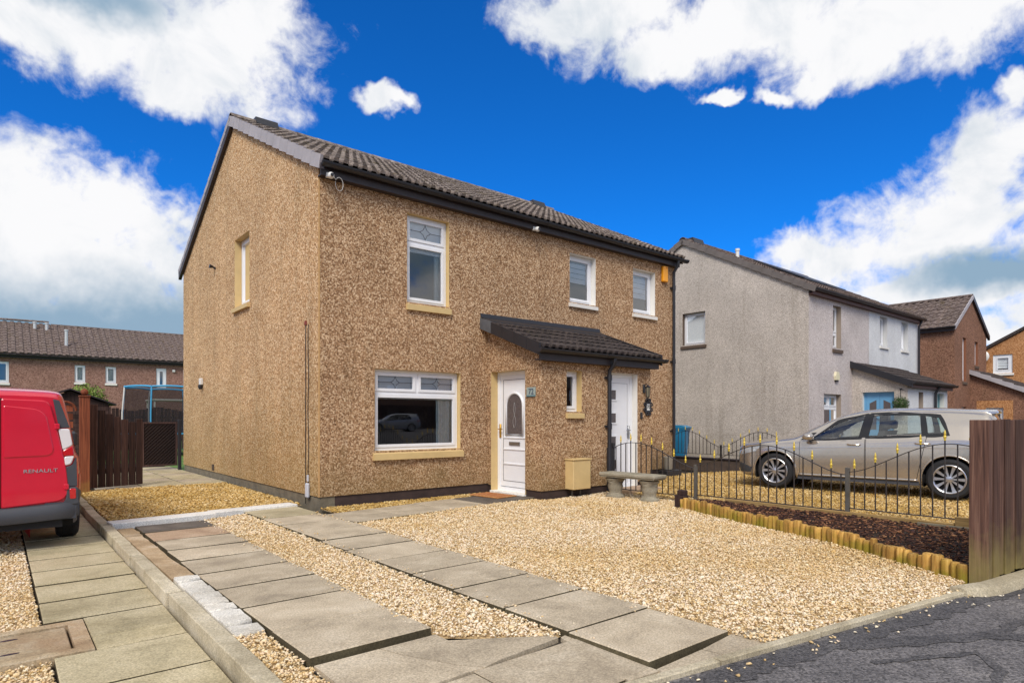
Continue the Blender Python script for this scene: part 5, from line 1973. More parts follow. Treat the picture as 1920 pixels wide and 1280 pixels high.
# its lean-to
p3t = lambda y: 3.2 + (y - Y0) * 0.46
FL3 = Face('x', 28.35)
LF = -3.2
wl = (-1.92, -1.33, 1.0, 1.74)
mb = MB()
plate(mb, FL3, LF, Y0, 0, 2.05, 0, [wl])
mb.add([(28.35, LF, 2.05), (28.35, Y0, 2.05), (28.35, Y0, p3t(Y0)), (28.35, LF, p3t(LF))], [(0, 1, 2, 3)])
mb.quad((28.35, LF, 0), (31.5, LF, 0), (31.5, LF, 2.05), (28.35, LF, 2.05))
mb.build('lean_to', M_HARL_RED, h3)
mb = MB()
plate(mb, FL3, wl[0] - 0.32, wl[1] + 0.32, 0.0, wl[3] + 0.30, -0.012, [wl])
mb.build('render_band', M_HARL_ORANGE, h3)
window(h3, FL3, *wl, depth=0.1, reveal=M_WHITEP, room=0.8, frame_w=0.07)
mb = MB()
mb.add([(28.2, LF - 0.2, p3t(LF - 0.2) + 0.03), (31.6, LF - 0.2, p3t(LF - 0.2) + 0.03), (31.6, Y0, p3t(Y0) + 0.03), (28.2, Y0, p3t(Y0) + 0.03),
        (28.2, LF - 0.2, p3t(LF - 0.2) + 0.13), (31.6, LF - 0.2, p3t(LF - 0.2) + 0.13), (31.6, Y0, p3t(Y0) + 0.13), (28.2, Y0, p3t(Y0) + 0.13)],
       [(0, 1, 2, 3), (4, 5, 6, 7), (0, 1, 5, 4), (1, 2, 6, 5), (2, 3, 7, 6), (3, 0, 4, 7)])
lr = mb.build('lean_to_roof', M_TILE_DARK, h3)
lq = math.hypot(1, 0.46)
roof_slope(lr, (28.22, LF - 0.22, p3t(LF - 0.22) + 0.14), (1, 0, 0), (0, 1 / lq, 0.46 / lq), 3.36, 2.6 * lq, 11, 7, M_TILE_DARK, singles=0, seed=3)
for k in range(7):
    ya, yb = LF - 0.2 + (Y0 - LF + 0.2) * k / 7, LF - 0.2 + (Y0 - LF + 0.2) * (k + 1) / 7
    mb = MB()
    vs = []
    for x in (28.16, 28.2):
        vs += [(x, ya, p3t(ya) - 0.02), (x, yb, p3t(yb) - 0.02), (x, yb, p3t(yb) + 0.16), (x, ya, p3t(ya) + 0.20)]
    mb.add(vs, [(0, 1, 2, 3), (4, 5, 6, 7)] + [(i, (i + 1) % 4, 4 + (i + 1) % 4, 4 + i) for i in range(4)])
    mb.build('verge_cap', M_VERGE, lr)
settle(h3, (X0, Y0, 0))

# ================================================================ orange house at the far end
h4 = thing('house', 'orange brown roughcast house with white window at the far right edge', 'house')
G4 = Face('x', 34.0)
w4 = (-1.06, -0.30, 3.50, 4.40)
mb = MB()
plate(mb, G4, -7.5, 1.0, 0, 4.1, 0, [(w4[0], w4[1], w4[2], 4.1)])
plate(mb, G4, -6.3, -0.2, 4.1, 4.55, 0, [(w4[0], w4[1], 4.1, w4[3])])
mb.add([(34, 1.0, 4.1), (34, -0.2, 4.1), (34, -0.2, 4.55), (34, -0.2, 4.77)], [(0, 1, 2, 3)])
mb.add([(34, -7.5, 4.1), (34, -6.3, 4.1), (34, -6.3, 4.55), (34, -6.3, 4.77)], [(0, 1, 2, 3)])
mb.add([(34, -0.2, 4.55), (34, -0.2, 4.77), (34, -3.25, 6.46), (34, -6.3, 4.77), (34, -6.3, 4.55)], [(0, 1, 2, 3, 4)])
mb.quad((34, -7.5, 0), (44, -7.5, 0), (44, -7.5, 4.1), (34, -7.5, 4.1))
mb.quad((34, 1, 0), (44, 1, 0), (44, 1, 4.1), (34, 1, 4.1))
mb.build('wall', M_HARL_ORANGE, h4)
window(h4, G4, *w4, depth=0.05, reveal=M_WHITEP, frame_w=0.12, sash=0.05, sill=(0.06, 0.12, M_WHITEP, 0.06), blind=('roller', 0.75), room=1.2, frame_mat=M_UPVC)
mb = MB()
mb.add([(33.9, 1.25, 3.98), (44, 1.25, 3.98), (44, -3.25, 6.49), (33.9, -3.25, 6.49), (33.9, 1.25, 4.13), (44, 1.25, 4.13), (44, -3.25, 6.64), (33.9, -3.25, 6.64)],
       [(0, 1, 2, 3), (4, 5, 6, 7), (0, 1, 5, 4), (1, 2, 6, 5), (2, 3, 7, 6), (3, 0, 4, 7)])
mb.add([(33.9, -7.75, 3.98), (44, -7.75, 3.98), (44, -3.25, 6.49), (33.9, -3.25, 6.49), (33.9, -7.75, 4.13), (44, -7.75, 4.13), (44, -3.25, 6.64), (33.9, -3.25, 6.64)],
       [(0, 1, 2, 3), (4, 5, 6, 7), (0, 1, 5, 4), (1, 2, 6, 5), (2, 3, 7, 6), (3, 0, 4, 7)])
rf4 = mb.build('roof', M_TILE_DARK, h4)
dish = MB()
dish.lathe([(0.0, 0.0), (0.12, 0.015), (0.22, 0.05), (0.29, 0.10)], (33.75, 0.10, 4.35), 16, 'x', cap=False)
dish.tube([(33.75, 0.10, 4.35), (34.0, 0.10, 4.25)], 0.02, 6)
settle(h4, (34.0, -3.25, 0))
ds = tag(dish.build('satellite_dish', M_WHITEPL, smooth=40), 'white satellite dish under the eaves of the orange house', 'satellite dish')
# rear roof seen between the two brown houses
h5 = thing('house', 'brown tiled house roof seen between the two brown houses', 'house', (36, 8, 0))
mb = MB()
mb.box(0, 12, 0, 8, 0, 5.2)
mb.build('wall', M_HARL_ORANGE, h5)
mb = MB()
mb.prism([(-0.25, 5.1), (4, 7.4), (8.25, 5.1), (8.25, 5.25), (4, 7.55), (-0.25, 5.25)], 'x', -0.1, 12.1)
r5 = mb.build('roof', M_TILE_FAR, h5)
lq = math.hypot(4.25, 2.3)
roof_slope(r5, (-0.1, -0.27, 5.25), (1, 0, 0), (0, 4.25 / lq, 2.3 / lq), 12.2, lq, 40, 11, M_TILE_FAR, singles=0, seed=5)

# ================================================================ terrace behind, left
tr = thing('terraced_house', 'long plum brown terrace with tiled roof behind the back gardens', 'house')
YT = 37.0
FT = Face('y', YT)
wins = [(-4.7, -3.05, 3.35, 4.55), (0.04, 0.57, 3.50, 4.53), (1.61, 2.17, 3.50, 4.52), (4.38, 4.96, 3.30, 4.56), (5.95, 6.5, 3.3, 4.56), (8.0, 8.6, 3.5, 4.5), (-6.6, -6.0, 3.5, 4.5)]
mb = MB()
plate(mb, FT, -14, 16, 0, 4.98, 0, wins)
mb.quad((16, YT, 0), (16, YT + 8, 0), (16, YT + 8, 4.98), (16, YT, 4.98))
mb.quad((-14, YT, 0), (-14, YT + 8, 0), (-14, YT + 8, 4.98), (-14, YT, 4.98))
mb.build('wall', M_HARL_TERR, tr)
for i, q in enumerate(wins):
    if i == 3:
        window(tr, FT, *q, depth=0.05, frame_w=0.16, sash=0.04, room=0.8, name='window')
    else:
        window(tr, FT, *q, depth=0.06, frame_w=0.08, sash=0.05, sill=(0.06, 0.14, M_WHITEP, 0.04), room=0.8, curtain=[(0.05, 0.95)] if i in (1, 2) else None)
mb = MB()
mb.prism([(YT - 0.25, 4.92), (YT + 4.1, 7.20), (YT + 8.4, 4.92), (YT + 8.4, 5.04), (YT + 4.1, 7.32), (YT - 0.25, 5.04)], 'x', -14.1, 16.1)
rt = mb.build('roof', M_TILE_FAR, tr)
lq = math.hypot(4.35, 2.28)
roof_slope(rt, (-14.1, YT - 0.3, 5.03), (1, 0, 0), (0, 4.35 / lq, 2.28 / lq), 30.2, lq, 84, 12, M_TILE_FAR, singles=0, seed=15, h=0.055, rolls=1, thick=0.045)
ridge_run(rt, (-14, YT + 4.05, 7.30), (-1.0, YT + 4.05, 7.44), 30, M_TILE_FAR, r=0.13)
ridge_run(rt, (-0.9, YT + 4.05, 7.28), (16.1, YT + 4.05, 7.28), 40, M_TILE_FAR, r=0.12)
for (xx, yy, hh) in ((-1.75, 3.2, 0.55), (-1.15, 3.2, 0.55), (-0.30, 1.0, 1.1)):
    mb = MB()
    zb = 5.05 + yy * 0.524
    mb.tube([(xx, YT + yy, zb), (xx, YT + yy, zb + hh)], 0.085, 8)
    mb.tube([(xx, YT + yy, zb + hh - 0.02), (xx, YT + yy, zb + hh + 0.06)], 0.11, 8)
    mb.build('flue', simple('pale_flue', lin(190, 194, 196), 0.5), rt, smooth=40)
gutter('gutter', (-14, YT - 0.33, 4.95), (16.1, YT - 0.33, 4.95), 0.07, M_BLACK, tr)
box('fascia', -14, 16, YT - 0.2, YT - 0.17, 4.78, 4.95, M_BROWNBLACK, tr)
settle(tr, (0, YT, 0))
lamp = MB()
lamp.box(5.3, 5.46, YT - 0.1, YT, 4.35, 4.5, 0.01)
tag(lamp.build('alarm_box', M_WHITEPL), 'small white box under the eaves of the plum brown terrace', 'alarm')

# ================================================================ fences, gates and garden things
def finial_mesh():
    mb = MB()
    mb.lathe([(0.014, -0.01), (0.016, 0.0), (0.011, 0.012), (0.018, 0.022), (0.022, 0.036), (0.017, 0.048), (0.010, 0.056), (0.016, 0.066), (0.013, 0.085), (0.007, 0.108), (0.001, 0.125)], seg=10)
    return mb.mesh('finial', M_GOLD, smooth=60)


FINIAL = finial_mesh()
FINIAL.transform(Matrix.Diagonal((0.80, 0.80, 0.92, 1)))


def bow_panel(root, y0, y1, x, zb, ztop, nbars, tall=lambda k: k % 2 == 1, axis='y', finial_scale=1.0):
    """railing panel between two posts: bottom rail, curved top rail, bars, finials on every other bar"""
    n = 28
    P_ = (lambda y, z: (x, y, z)) if axis == 'y' else (lambda y, z: (y, x, z))
    pts = [P_(y0 + (y1 - y0) * i / n, ztop((i / n))) for i in range(n + 1)]
    mb = MB()
    for (a, b) in zip(pts[:-1], pts[1:]):            # flat bar on its side
        w = 0.011
        q = [(-w, 0), (w, 0), (w, 0.010), (-w, 0.010)]
        vs = [(a[0] + (d if axis == 'y' else 0), a[1] + (0 if axis == 'y' else d), a[2] + e) for d, e in q] + [(b[0] + (d if axis == 'y' else 0), b[1] + (0 if axis == 'y' else d), b[2] + e) for d, e in q]
        mb.add(vs, [(i, (i + 1) % 4, 4 + (i + 1) % 4, 4 + i) for i in range(4)])
    mb.build('top_rail', M_RAIL, root)
    mb = MB()
    a, b = P_(y0, zb), P_(y1, zb)
    mb.box(min(a[0], b[0]) - (0.011 if axis == 'y' else 0), max(a[0], b[0]) + (0.011 if axis == 'y' else 0), min(a[1], b[1]) - (0 if axis == 'y' else 0.011), max(a[1], b[1]) + (0 if axis == 'y' else 0.011), zb, zb + 0.012)
    mb.build('bottom_rail', M_RAIL, root)
    for k in range(nbars):
        t = (k + 0.5) / nbars
        y = y0 + (y1 - y0) * t
        zt = ztop(t) + 0.009
        fin = tall(k)
        c = P_(y, 0)
        r = 0.0062
        bar = MB().box(c[0] - r, c[0] + r, c[1] - r, c[1] + r, zb + 0.003, zt + (0.05 if fin else 0)).build('bar', M_RAIL, root)
        if fin:
            f = obj('finial', FINIAL, bar, (c[0], c[1], zt + 0.045), scale=(finial_scale,) * 3)


def s_curve(low, high):
    return lambda t: low + (high - low) * (0.5 - 0.5 * math.cos(2 * math.pi * t)) ** 0.8


rail_ = thing('metal_railing', 'black bow topped railings with gold finials along the mulch bed', 'railing')
XR = 4.75
bow_panel(rail_, -3.12, -1.47, XR, 0.06, lambda t: 0.50 + 0.37 * (math.sin(min(1.0, (t + 0.02) / 0.74) * math.pi / 2) ** 1.5 if t < 0.74 else 1 - 0.55 * ((t - 0.74) / 0.26) ** 2 * 0.5), 15)
bow_panel(rail_, -5.36, -3.16, XR, 0.10, s_curve(0.56, 0.90), 18)
bow_panel(rail_, -7.60, -5.40, XR, 0.14, s_curve(0.60, 0.99), 18)
for (y, z0, z1) in ((-3.14, -0.05, 0.57), (-5.38, -0.05, 0.66), (-7.62, 0.0, 0.70)):
    mb = MB()
    mb.box(XR - 0.024, XR + 0.024, y - 0.024, y + 0.024, z0, z1, 0.004)
    mb.build('post', M_GREYMETAL, rail_)
mb = MB()
mb.box(XR - 0.03, XR + 0.03, -1.475, -1.42, 0.0, 0.86)
mb.build('post', M_BLACK, rail_)
settle(rail_, (XR, -3.14, 0))

# second railing, side of the grey house, on a low dark wall
M_LOWWALL = simple('dark_brick_wall', lin(84, 70, 60), 0.85, var=0.25, vscale=9, bump=0.4)
lw_ = thing('low_wall', 'low dark wall with a metal rail beside the grey house', 'wall', (11.7, 0, 0))
mb = MB()
mb.box(-0.09, 0.09, -2.2, 2.6, -0.2, 0.16, 0.01)
mb.build('wall', M_LOWWALL, lw_)
mb = MB()
mb.box(-0.12, 0.10, -2.2, 2.6, 0.161, 0.20, 0.006)
mb.build('coping', M_BROWNBLACK, lw_)
rb = thing('metal_railing', 'black bow topped railings with gold finials beside the grey gable', 'railing')
XB = 11.85
bow_panel(rb, 0.86, 3.0, XB, 0.28, s_curve(0.50, 0.92), 18, finial_scale=0.9)
bow_panel(rb, -1.45, 0.80, XB, 0.28, s_curve(0.50, 0.92), 18, finial_scale=0.9)
for y in (0.83, -1.48, 3.03):
    mb = MB()
    mb.box(XB - 0.024, XB + 0.024, y - 0.024, y + 0.024, 0.0, 0.56, 0.004)
    mb.build('post', M_RAIL, rb)
settle(rb, (XB, 0.83, 0))

# wheelie bin
bn = thing('wheelie_bin', 'blue wheeled bin standing by the grey gable', 'bin', (12.35, 2.62, 0), R(20))
M_BINB = simple('blue_plastic', lin(44, 132, 176), 0.4, var=0.06)
mb = MB()
vs = []
for (z, a, b) in ((0.06, 0.19, 0.22), (0.30, 0.21, 0.25), (0.92, 0.27, 0.31), (0.95, 0.29, 0.33), (1.0, 0.29, 0.33)):
    vs += [(-a, -b, z), (a, -b, z), (a, b, z), (-a, b, z)]
fs = [(0, 1, 2, 3), (16, 17, 18, 19)]
for r in range(4):
    fs += [(r * 4 + i, r * 4 + (i + 1) % 4, r * 4 + 4 + (i + 1) % 4, r * 4 + 4 + i) for i in range(4)]
mb.add(vs, fs)
mb.build('body', M_BINB, bn)
mb = MB()
mb.prism([(-0.36, 1.002), (-0.36, 1.03), (-0.2, 1.085), (0.2, 1.095), (0.36, 1.05), (0.36, 1.002)], 'x', -0.31, 0.31)
mb.build('lid', M_BINB, bn)
for s in (-1, 1):
    mb = MB()
    mb.lathe([(0.1, -0.03), (0.1, 0.03)], (s * 0.25, 0.2, 0.1), 14, 'x')
    mb.build('wheel', M_BLACK, bn)
mb = MB()
mb.tube([(-0.2, 0.38, 0.98), (0.2, 0.38, 0.98)], 0.018, 8)
mb.build('handle', M_BINB, bn)

# stone bench
M_STONE = concrete('cast_stone', [lin(120, 112, 96), lin(150, 142, 124), lin(176, 168, 150)], spot=lin(108, 104, 76), wear=0.5)
bench = thing('stone_bench', 'cast stone bench with two carved legs in front of the railings', 'bench', (4.30, -2.25, 0.0), R(4))
mb = MB()
mb.box(-0.18, 0.18, -0.54, 0.54, 0.345, 0.40, 0.012)
mb.box(-0.165, 0.165, -0.52, 0.52, 0.325, 0.346, 0.006)
mb.build('seat', M_STONE, bench)
for s in (-1, 1):
    mb = MB()
    prof = [(0.15, 0.0), (0.15, 0.035), (0.12, 0.05), (0.10, 0.09), (0.115, 0.14), (0.13, 0.19), (0.12, 0.235), (0.13, 0.25), (0.125, 0.27), (0.15, 0.30), (0.155, 0.325)]
    vs, fs = [], []
    seg = 20
    for i, (r, h) in enumerate(prof):
        for k in range(seg):
            a = 2 * math.pi * k / seg
            lobe = 1 + (0.09 * math.cos(4 * a) if 2 < i < 8 else 0.0)
            sq = 1 / max(abs(math.cos(a)), abs(math.sin(a))) ** 0.35
            vs.append((r * lobe * sq * math.cos(a) * 0.92, s * 0.33 + r * lobe * sq * math.sin(a), h - 0.02))
    for i in range(len(prof) - 1):
        fs += [(i * seg + k, i * seg + (k + 1) % seg, (i + 1) * seg + (k + 1) % seg, (i + 1) * seg + k) for k in range(seg)]
    fs += [tuple(range(seg))[::-1], tuple(range((len(prof) - 1) * seg, len(prof) * seg))]
    mb.add(vs, fs)
    mb.build('leg', M_STONE, bench, smooth=45)

# log edging
le_ = thing('log_edging', 'row of short half-round pine logs edging the mulch bed', 'edging', (3.4, -5.3, 0))
fine = []
for (a, b) in zip(LOGS[:-1], LOGS[1:]):
    n = 12
    fine += [(a[0] + (b[0] - a[0]) * i / n, a[1] + (b[1] - a[1]) * i / n) for i in range(n)]
fine.append(LOGS[-1])
acc, nxt = 0.0, 0.0
lr_ = random.Random(9)
wd = 0.085
for (a, b) in zip(fine[:-1], fine[1:]):
    L = math.dist(a, b)
    while nxt <= acc + L:
        t = (nxt - acc) / L
        x, y = a[0] + (b[0] - a[0]) * t, a[1] + (b[1] - a[1]) * t
        r = 0.043 * lr_.uniform(0.72, 1.15)
        h = 0.128 + lr_.uniform(-0.024, 0.018) + 0.012 * math.sin(nxt * 3)
        ang = math.atan2(b[1] - a[1], b[0] - a[0])
        mb = MB()
        prof = [(r, -0.05), (r * 1.01, h * 0.5), (r, h - 0.012), (r * 0.86, h)]
        mb.lathe(prof, seg=10)
        o = mb.build('log', M_WOOD_LOG, le_, smooth=40)
        o.location = (x - 3.4 + lr_.uniform(-0.006, 0.006), y + 5.3, 0)
        o.rotation_euler = (R(lr_.uniform(-2, 2)), R(lr_.uniform(-2, 2)), ang)
        nxt += 2 * r * 0.97
    acc += L
mb = MB()
mb.box(4.03, 4.16, -3.42, -3.26, -0.05, 0.17, 0.008)
mb.box(4.05, 4.17, -3.40, -3.29, 0.17, 0.24, 0.008)
tag(mb.build('wood_block', M_WOOD_DARK), 'dark timber block at the corner where the log edging starts', 'timber block')
# boards at the foot of the railing
sb = thing('board_edging', 'long treated boards on edge at the foot of the railings', 'edging', (4.64, -5.3, 0))
for (y0, y1, z0, z1, x) in ((-1.25, 1.6, -0.06, 0.105, 0.045), (-3.6, -1.26, -0.06, 0.185, 0.03)):
    MB().box(x - 0.022, x + 0.022, y0, y1, z0, z1, 0.006).build('board', M_WOOD_SLEEPER, sb)
MB().box(-0.03, 0.004, -3.3, -0.9, 0.02, 0.085, 0.004).build('board', M_PLINTH_GREY, sb)

# tall timber fence at the footpath
wf = thing('timber_fence', 'tall weathered brown timber fence with vertical boards at the footpath', 'fence', (2.36, -7.40, 0))
HF = 1.275


def board(root, x, y, w, t, z0, z1, m, rz=0.0, name='board', ch=0.004):
    mb = MB()
    mb.box(-w / 2, w / 2, -t / 2, t / 2, z0, z1, ch)
    o = mb.build(name, m, root)
    o.location = (x, y, 0)
    o.rotation_euler = (R(rnd.uniform(-0.3, 0.3)), R(rnd.uniform(-0.3, 0.3)), rz)
    return o


fdir = math.atan(-0.16)
board(wf, 0.03, 0.065, 0.10, 0.13, -0.05, HF - 0.003, M_WOOD_FENCE, name='post')
xx = 0.085
k = 0
while xx < 2.6:
    w = 0.0955
    off = -0.066 if k % 2 == 0 else -0.054
    board(wf, xx + w / 2, off - 0.16 * xx + 0.07, w, 0.02, 0.035 + rnd.uniform(-0.012, 0.012), HF + rnd.uniform(-0.006, 0.004), M_WOOD_FENCE, fdir)
    xx += 0.0975
    k += 1
for zz in (0.25, 0.98):
    mb = MB()
    mb.box(0, 2.5, -0.02, 0.02, zz, zz + 0.07)
    o = mb.build('rail', M_WOOD_DARK, wf)
    o.location = (0.08, 0.06, 0)
    o.rotation_euler = (0, 0, fdir)
board(wf, 2.5, -0.28, 0.10, 0.10, -0.05, HF - 0.003, M_WOOD_FENCE, name='post')

# ---------------------------------------------------------------- left: gate, trellis, shed, trampoline
pg = thing('picket_gate', 'dark brown picket gate with dipped top standing open by the gravel', 'gate', (-2.34, 4.62, 0), R(20))
n = 7
gw = 0.90
for i in range(n):
    t = i / (n - 1)
    zt = 1.54 - 0.36 * (t ** 0.7) + (0.10 if i == n - 1 else 0)
    x = 0.08 + (gw - 0.1) * t
    MB().box(x - 0.061, x + 0.061, -0.012, 0.012, 0.035, zt, 0.004).build('picket', M_WOOD_DARK, pg)
for z in (0.28, 0.72, 1.02):
    MB().box(0.04, gw + 0.02, 0.013, 0.05, z, z + 0.09, 0.004).build('rail', M_WOOD_DARK, pg)
gp = MB()
gp.box(-0.075, 0.075, -0.07, 0.07, -0.15, 1.66, 0.006)
post = thing('gate_post', 'thick red brown timber gate post with ball top beside the van', 'post', (-2.42, 4.45, 0))
gp.build('post', M_WOOD_RED, post)
mb = MB()
mb.box(-0.085, 0.085, -0.085, 0.085, 1.66, 1.69, 0.006)
mb.build('cap', M_WOOD_RED, post)
bm = bmesh.new()
bmesh.ops.create_uvsphere(bm, u_segments=14, v_segments=9, radius=0.06)
for v in bm.verts: v.co.z += 1.75
MB().addbm(bm).build('ball', M_WOOD_RED, post, smooth=True)

tl = thing('trellis_fence', 'red brown slatted trellis panel with arched tops behind the van', 'fence', (-2.55, 4.62, 0))
for xx in (-0.32, -0.68, -1.45):
    MB().box(xx - 0.035, xx + 0.035, -0.035, 0.035, -0.1, 1.64, 0.004).build('post', M_WOOD_RED, tl)
    bm = bmesh.new()
    bmesh.ops.create_uvsphere(bm, u_segments=12, v_segments=8, radius=0.055)
    for v in bm.verts: v.co += Vector((xx, 0, 1.69))
    MB().addbm(bm).build('ball', M_WOOD_RED, tl, smooth=True)
for k in range(9):
    z = 0.25 + k * 0.145
    MB().box(-1.45, -0.02, 0.02 + (k % 2) * 0.014, 0.034 + (k % 2) * 0.014, z, z + 0.11).build('slat', M_WOOD_RED, tl)
for (a, b) in ((-0.30, 0.02), (-0.66, -0.34), (-1.42, -0.72)):
    mb = MB()
    c, r = (a + b) / 2, abs(b - a) / 2
    rz_ = min(r, 0.22)
    mb.tube([(c + r * math.cos(t_), -0.01, 1.42 + rz_ * math.sin(t_)) for t_ in [i * math.pi / 12 for i in range(13)]], 0.022, 6)
    mb.build('arch', M_WOOD_RED, tl, smooth=40)

mg = thing('mesh_gate', 'dark brown solid lattice gate at the back corner of the gable', 'gate', (-0.80, 9.2, 0))
M_LATT = wood('lattice_brown', [lin(34, 24, 22), lin(50, 36, 33), lin(66, 50, 44)], axis='x')
mb = MB()
ring(mb, Face('y', 0.0), 0.0, 0.80, 0.08, 1.20, -0.02, 0.02, 0.045)
mb.build('frame', M_WOOD_DARK, mg)
mb = MB()
mb.box(0.044, 0.756, 0.006, 0.014, 0.124, 1.156)
mb.build('backing', M_LATT, mg)
k = 0
for sgn in (1, -1):
    mb = MB()
    for i in range(-13, 24):
        a = (0.045, 0.125 + i * 0.085)
        b = (0.755, 0.125 + i * 0.085 + sgn * 0.71)
        pts = []
        for tt in (0, 1):
            pass
        # clip the slat to the frame
        t0, t1 = 0.0, 1.0
        dz = b[1] - a[1]
        for lim, sg in ((0.125, 1), (1.155, -1)):
            v0 = sg * (a[1] - lim)
            v1 = sg * (b[1] - lim)
            if v0 < 0 and v1 < 0: t0, t1 = 1, 0
            elif v0 < 0: t0 = max(t0, v0 / (v0 - v1))
            elif v1 < 0: t1 = min(t1, v0 / (v0 - v1))
        if t1 - t0 < 0.05: continue
        p0 = (a[0] + (b[0] - a[0]) * t0, a[1] + dz * t0)
        p1 = (a[0] + (b[0] - a[0]) * t1, a[1] + dz * t1)
        mb.tube([(p0[0], -0.004 * sgn - 0.004, p0[1]), (p1[0], -0.004 * sgn - 0.004, p1[1])], 0.010, 4)
    o = mb.build('lattice', M_LATT, mg)
    o['kind'] = 'stuff'
gp2 = MB()
gp2.box(0.03, 0.11, 8.72, 8.80, -0.1, 1.28, 0.004)
gp2 = MB()
gp2.box(-0.09, -0.02, 8.62, 8.70, -0.1, 1.26, 0.005)
tag(gp2.build('gate_post', M_BLACK), 'slim black post at the back corner of the gable', 'post')

sh = thing('garden_shed', 'dark timber shed with pitched roof behind the gate post', 'shed', (-1.9, 14.2, 0))
mb = MB()
mb.prism([(-1.0, 0), (1.0, 0), (1.0, 1.72), (0, 2.12), (-1.0, 1.72)], 'y', 0, 2.2)
mb.build('wall', M_WOOD_DARK, sh)
for k in range(13):
    z = 0.12 + k * 0.13
    MB().box(-0.98, 0.98, -0.022, -0.002, z, z + 0.12).build('cladding_board', M_WOOD_DARK, sh)
for s in (-1, 1):
    mb = MB()
    mb.add([(0, -0.15, 2.16), (0, 2.35, 2.16), (s * 1.18, 2.35, 1.70), (s * 1.18, -0.15, 1.70), (0, -0.15, 2.20), (0, 2.35, 2.20), (s * 1.18, 2.35, 1.74), (s * 1.18, -0.15, 1.74)],
           [(0, 1, 2, 3), (4, 5, 6, 7), (0, 1, 5, 4), (1, 2, 6, 5), (2, 3, 7, 6), (3, 0, 4, 7)])
    mb.build('roof', M_BROWNBLACK, sh)
bu = thing('shrub', 'bright green shrub showing above the shed roof', 'shrub', (-1.15, 17.5, 0))
mb = MB()
for k in range(6):
    a = k * 1.05
    mb.tube([(0, 0, 0), (0.1 * math.cos(a), 0.1 * math.sin(a), 0.9), (0.35 * math.cos(a), 0.3 * math.sin(a), 2.1)], 0.02, 5, radii=[0.03, 0.02, 0.008])
mb.build('stem', M_WOOD_DARK, bu)
leaf_ball('foliage', 2200, 0.55, 0.05, M_LEAFL, bu, (0, 0, 2.0), (1.1, 0.9, 0.9), seed=7, shell=0.3)

tm = thing('trampoline', 'round trampoline with blue topped safety net behind the gable', 'trampoline', (1.35, 17.4, 0))
M_BLUEF = simple('blue_foam', lin(66, 156, 200), 0.5)
M_NETS = simple('black_net', lin(40, 38, 40), 0.9)
m_, t_, b_ = principled('safety_net')
t_.n.remove(b_)
trn = t_.new('ShaderNodeBsdfTransparent')
dif = t_.new('ShaderNodeBsdfDiffuse')
dif.inputs['Color'].default_value = (0.03, 0.028, 0.03, 1)
mx_ = t_.new('ShaderNodeMixShader')
mx_.inputs[0].default_value = 0.5
t_.link(trn.outputs[0], mx_.inputs[1])
t_.link(dif.outputs[0], mx_.inputs[2])
t_.link(mx_.outputs[0], t_.n['Material Output'].inputs['Surface'])
RT = 1.5
ringp = [(RT * math.cos(a), RT * math.sin(a)) for a in [2 * math.pi * i / 8 + 0.25 for i in range(8)]]
mb = MB()
for (a, b) in zip(ringp, ringp[1:] + ringp[:1]):
    pts = []
    for i in range(7):
        tt = i / 6
        pts.append((a[0] + (b[0] - a[0]) * tt, a[1] + (b[1] - a[1]) * tt, 2.42 + 0.03 * math.sin(math.pi * tt)))
    mb.tube(pts, 0.035, 8)
mb.build('top_ring', M_BLUEF, tm, smooth=40)
for i, a in enumerate(ringp):
    mb = MB()
    mb.tube([(a[0] * 1.05, a[1] * 1.05, 0.0), (a[0] * 1.05, a[1] * 1.05, 1.5), (a[0], a[1], 2.42)], 0.026, 8)
    mb.build('pole', M_BLUEF if i % 2 == 1 else M_WHITEPL, tm, smooth=40)
mb = MB()
for (a, b) in zip(ringp, ringp[1:] + ringp[:1]):
    mb.quad((a[0], a[1], 0.75), (b[0], b[1], 0.75), (b[0], b[1], 2.40), (a[0], a[1], 2.40))
mb.build('safety_net', m_, tm)
mb = MB()
mb.lathe([(1.35, 0.73), (1.62, 0.73), (1.62, 0.78), (1.35, 0.78)], seg=32, cap=False)
mb.build('pad', M_BLUEF, tm)
mb = MB()
mb.lathe([(1.36, 0.74), (1.36, 0.75)], seg=32)
mb.build('mat', M_NETS, tm)

bf = thing('timber_fence', 'dark scalloped board fence at the end of the back garden', 'fence', (-4, 21.0, 0))
bb = [MB().box(-0.06, 0.06, -0.012, 0.012, 0.0, 1.62 + 0.05 * i).mesh('board', M_WOOD_DARK) for i in range(4)]
for k in range(90):
    x = k * 0.135
    zi = int(round(1.5 + 1.5 * math.cos(2 * math.pi * (k % 14) / 14)))
    obj('board', bb[zi], bf, (x, 0.02 * (k % 2), 0))
for z in (0.35, 1.3):
    MB().box(-0.1, 12.1, 0.035, 0.085, z, z + 0.08).build('rail', M_WOOD_DARK, bf)
pc_ = thing('canopy', 'pale flat canopy roof at the foot of the plum terrace', 'canopy', (5.0, 33.0, 0))
mb = MB()
mb.box(-1.7, 1.2, -1.2, 1.2, 2.35, 2.43)
mb.build('sheet', M_WHITEPL, pc_)
for (a, b) in ((-1.6, -1.1), (1.1, -1.1), (-1.6, 1.1), (1.1, 1.1)):
    MB().box(a - 0.04, a + 0.04, b - 0.04, b + 0.04, -0.05, 2.35).build('post', M_WHITEPL, pc_)
# red fence panel of the next plot, seen through the gap by the gable
rp = thing('red_planter', 'red garden trough glimpsed through the gap beside the gable', 'planter', (-0.15, 11.6, 0))
mb = MB()
mb.prism([(-0.22, 0.0), (0.22, 0.0), (0.27, 0.3), (-0.27, 0.3)], 'y', -0.3, 0.3)
mb.build('trough', simple('red_paint', lin(190, 50, 46), 0.5), rp)
box('soil', -0.25, 0.25, -0.28, 0.28, 0.29, 0.305, M_EARTH, rp)

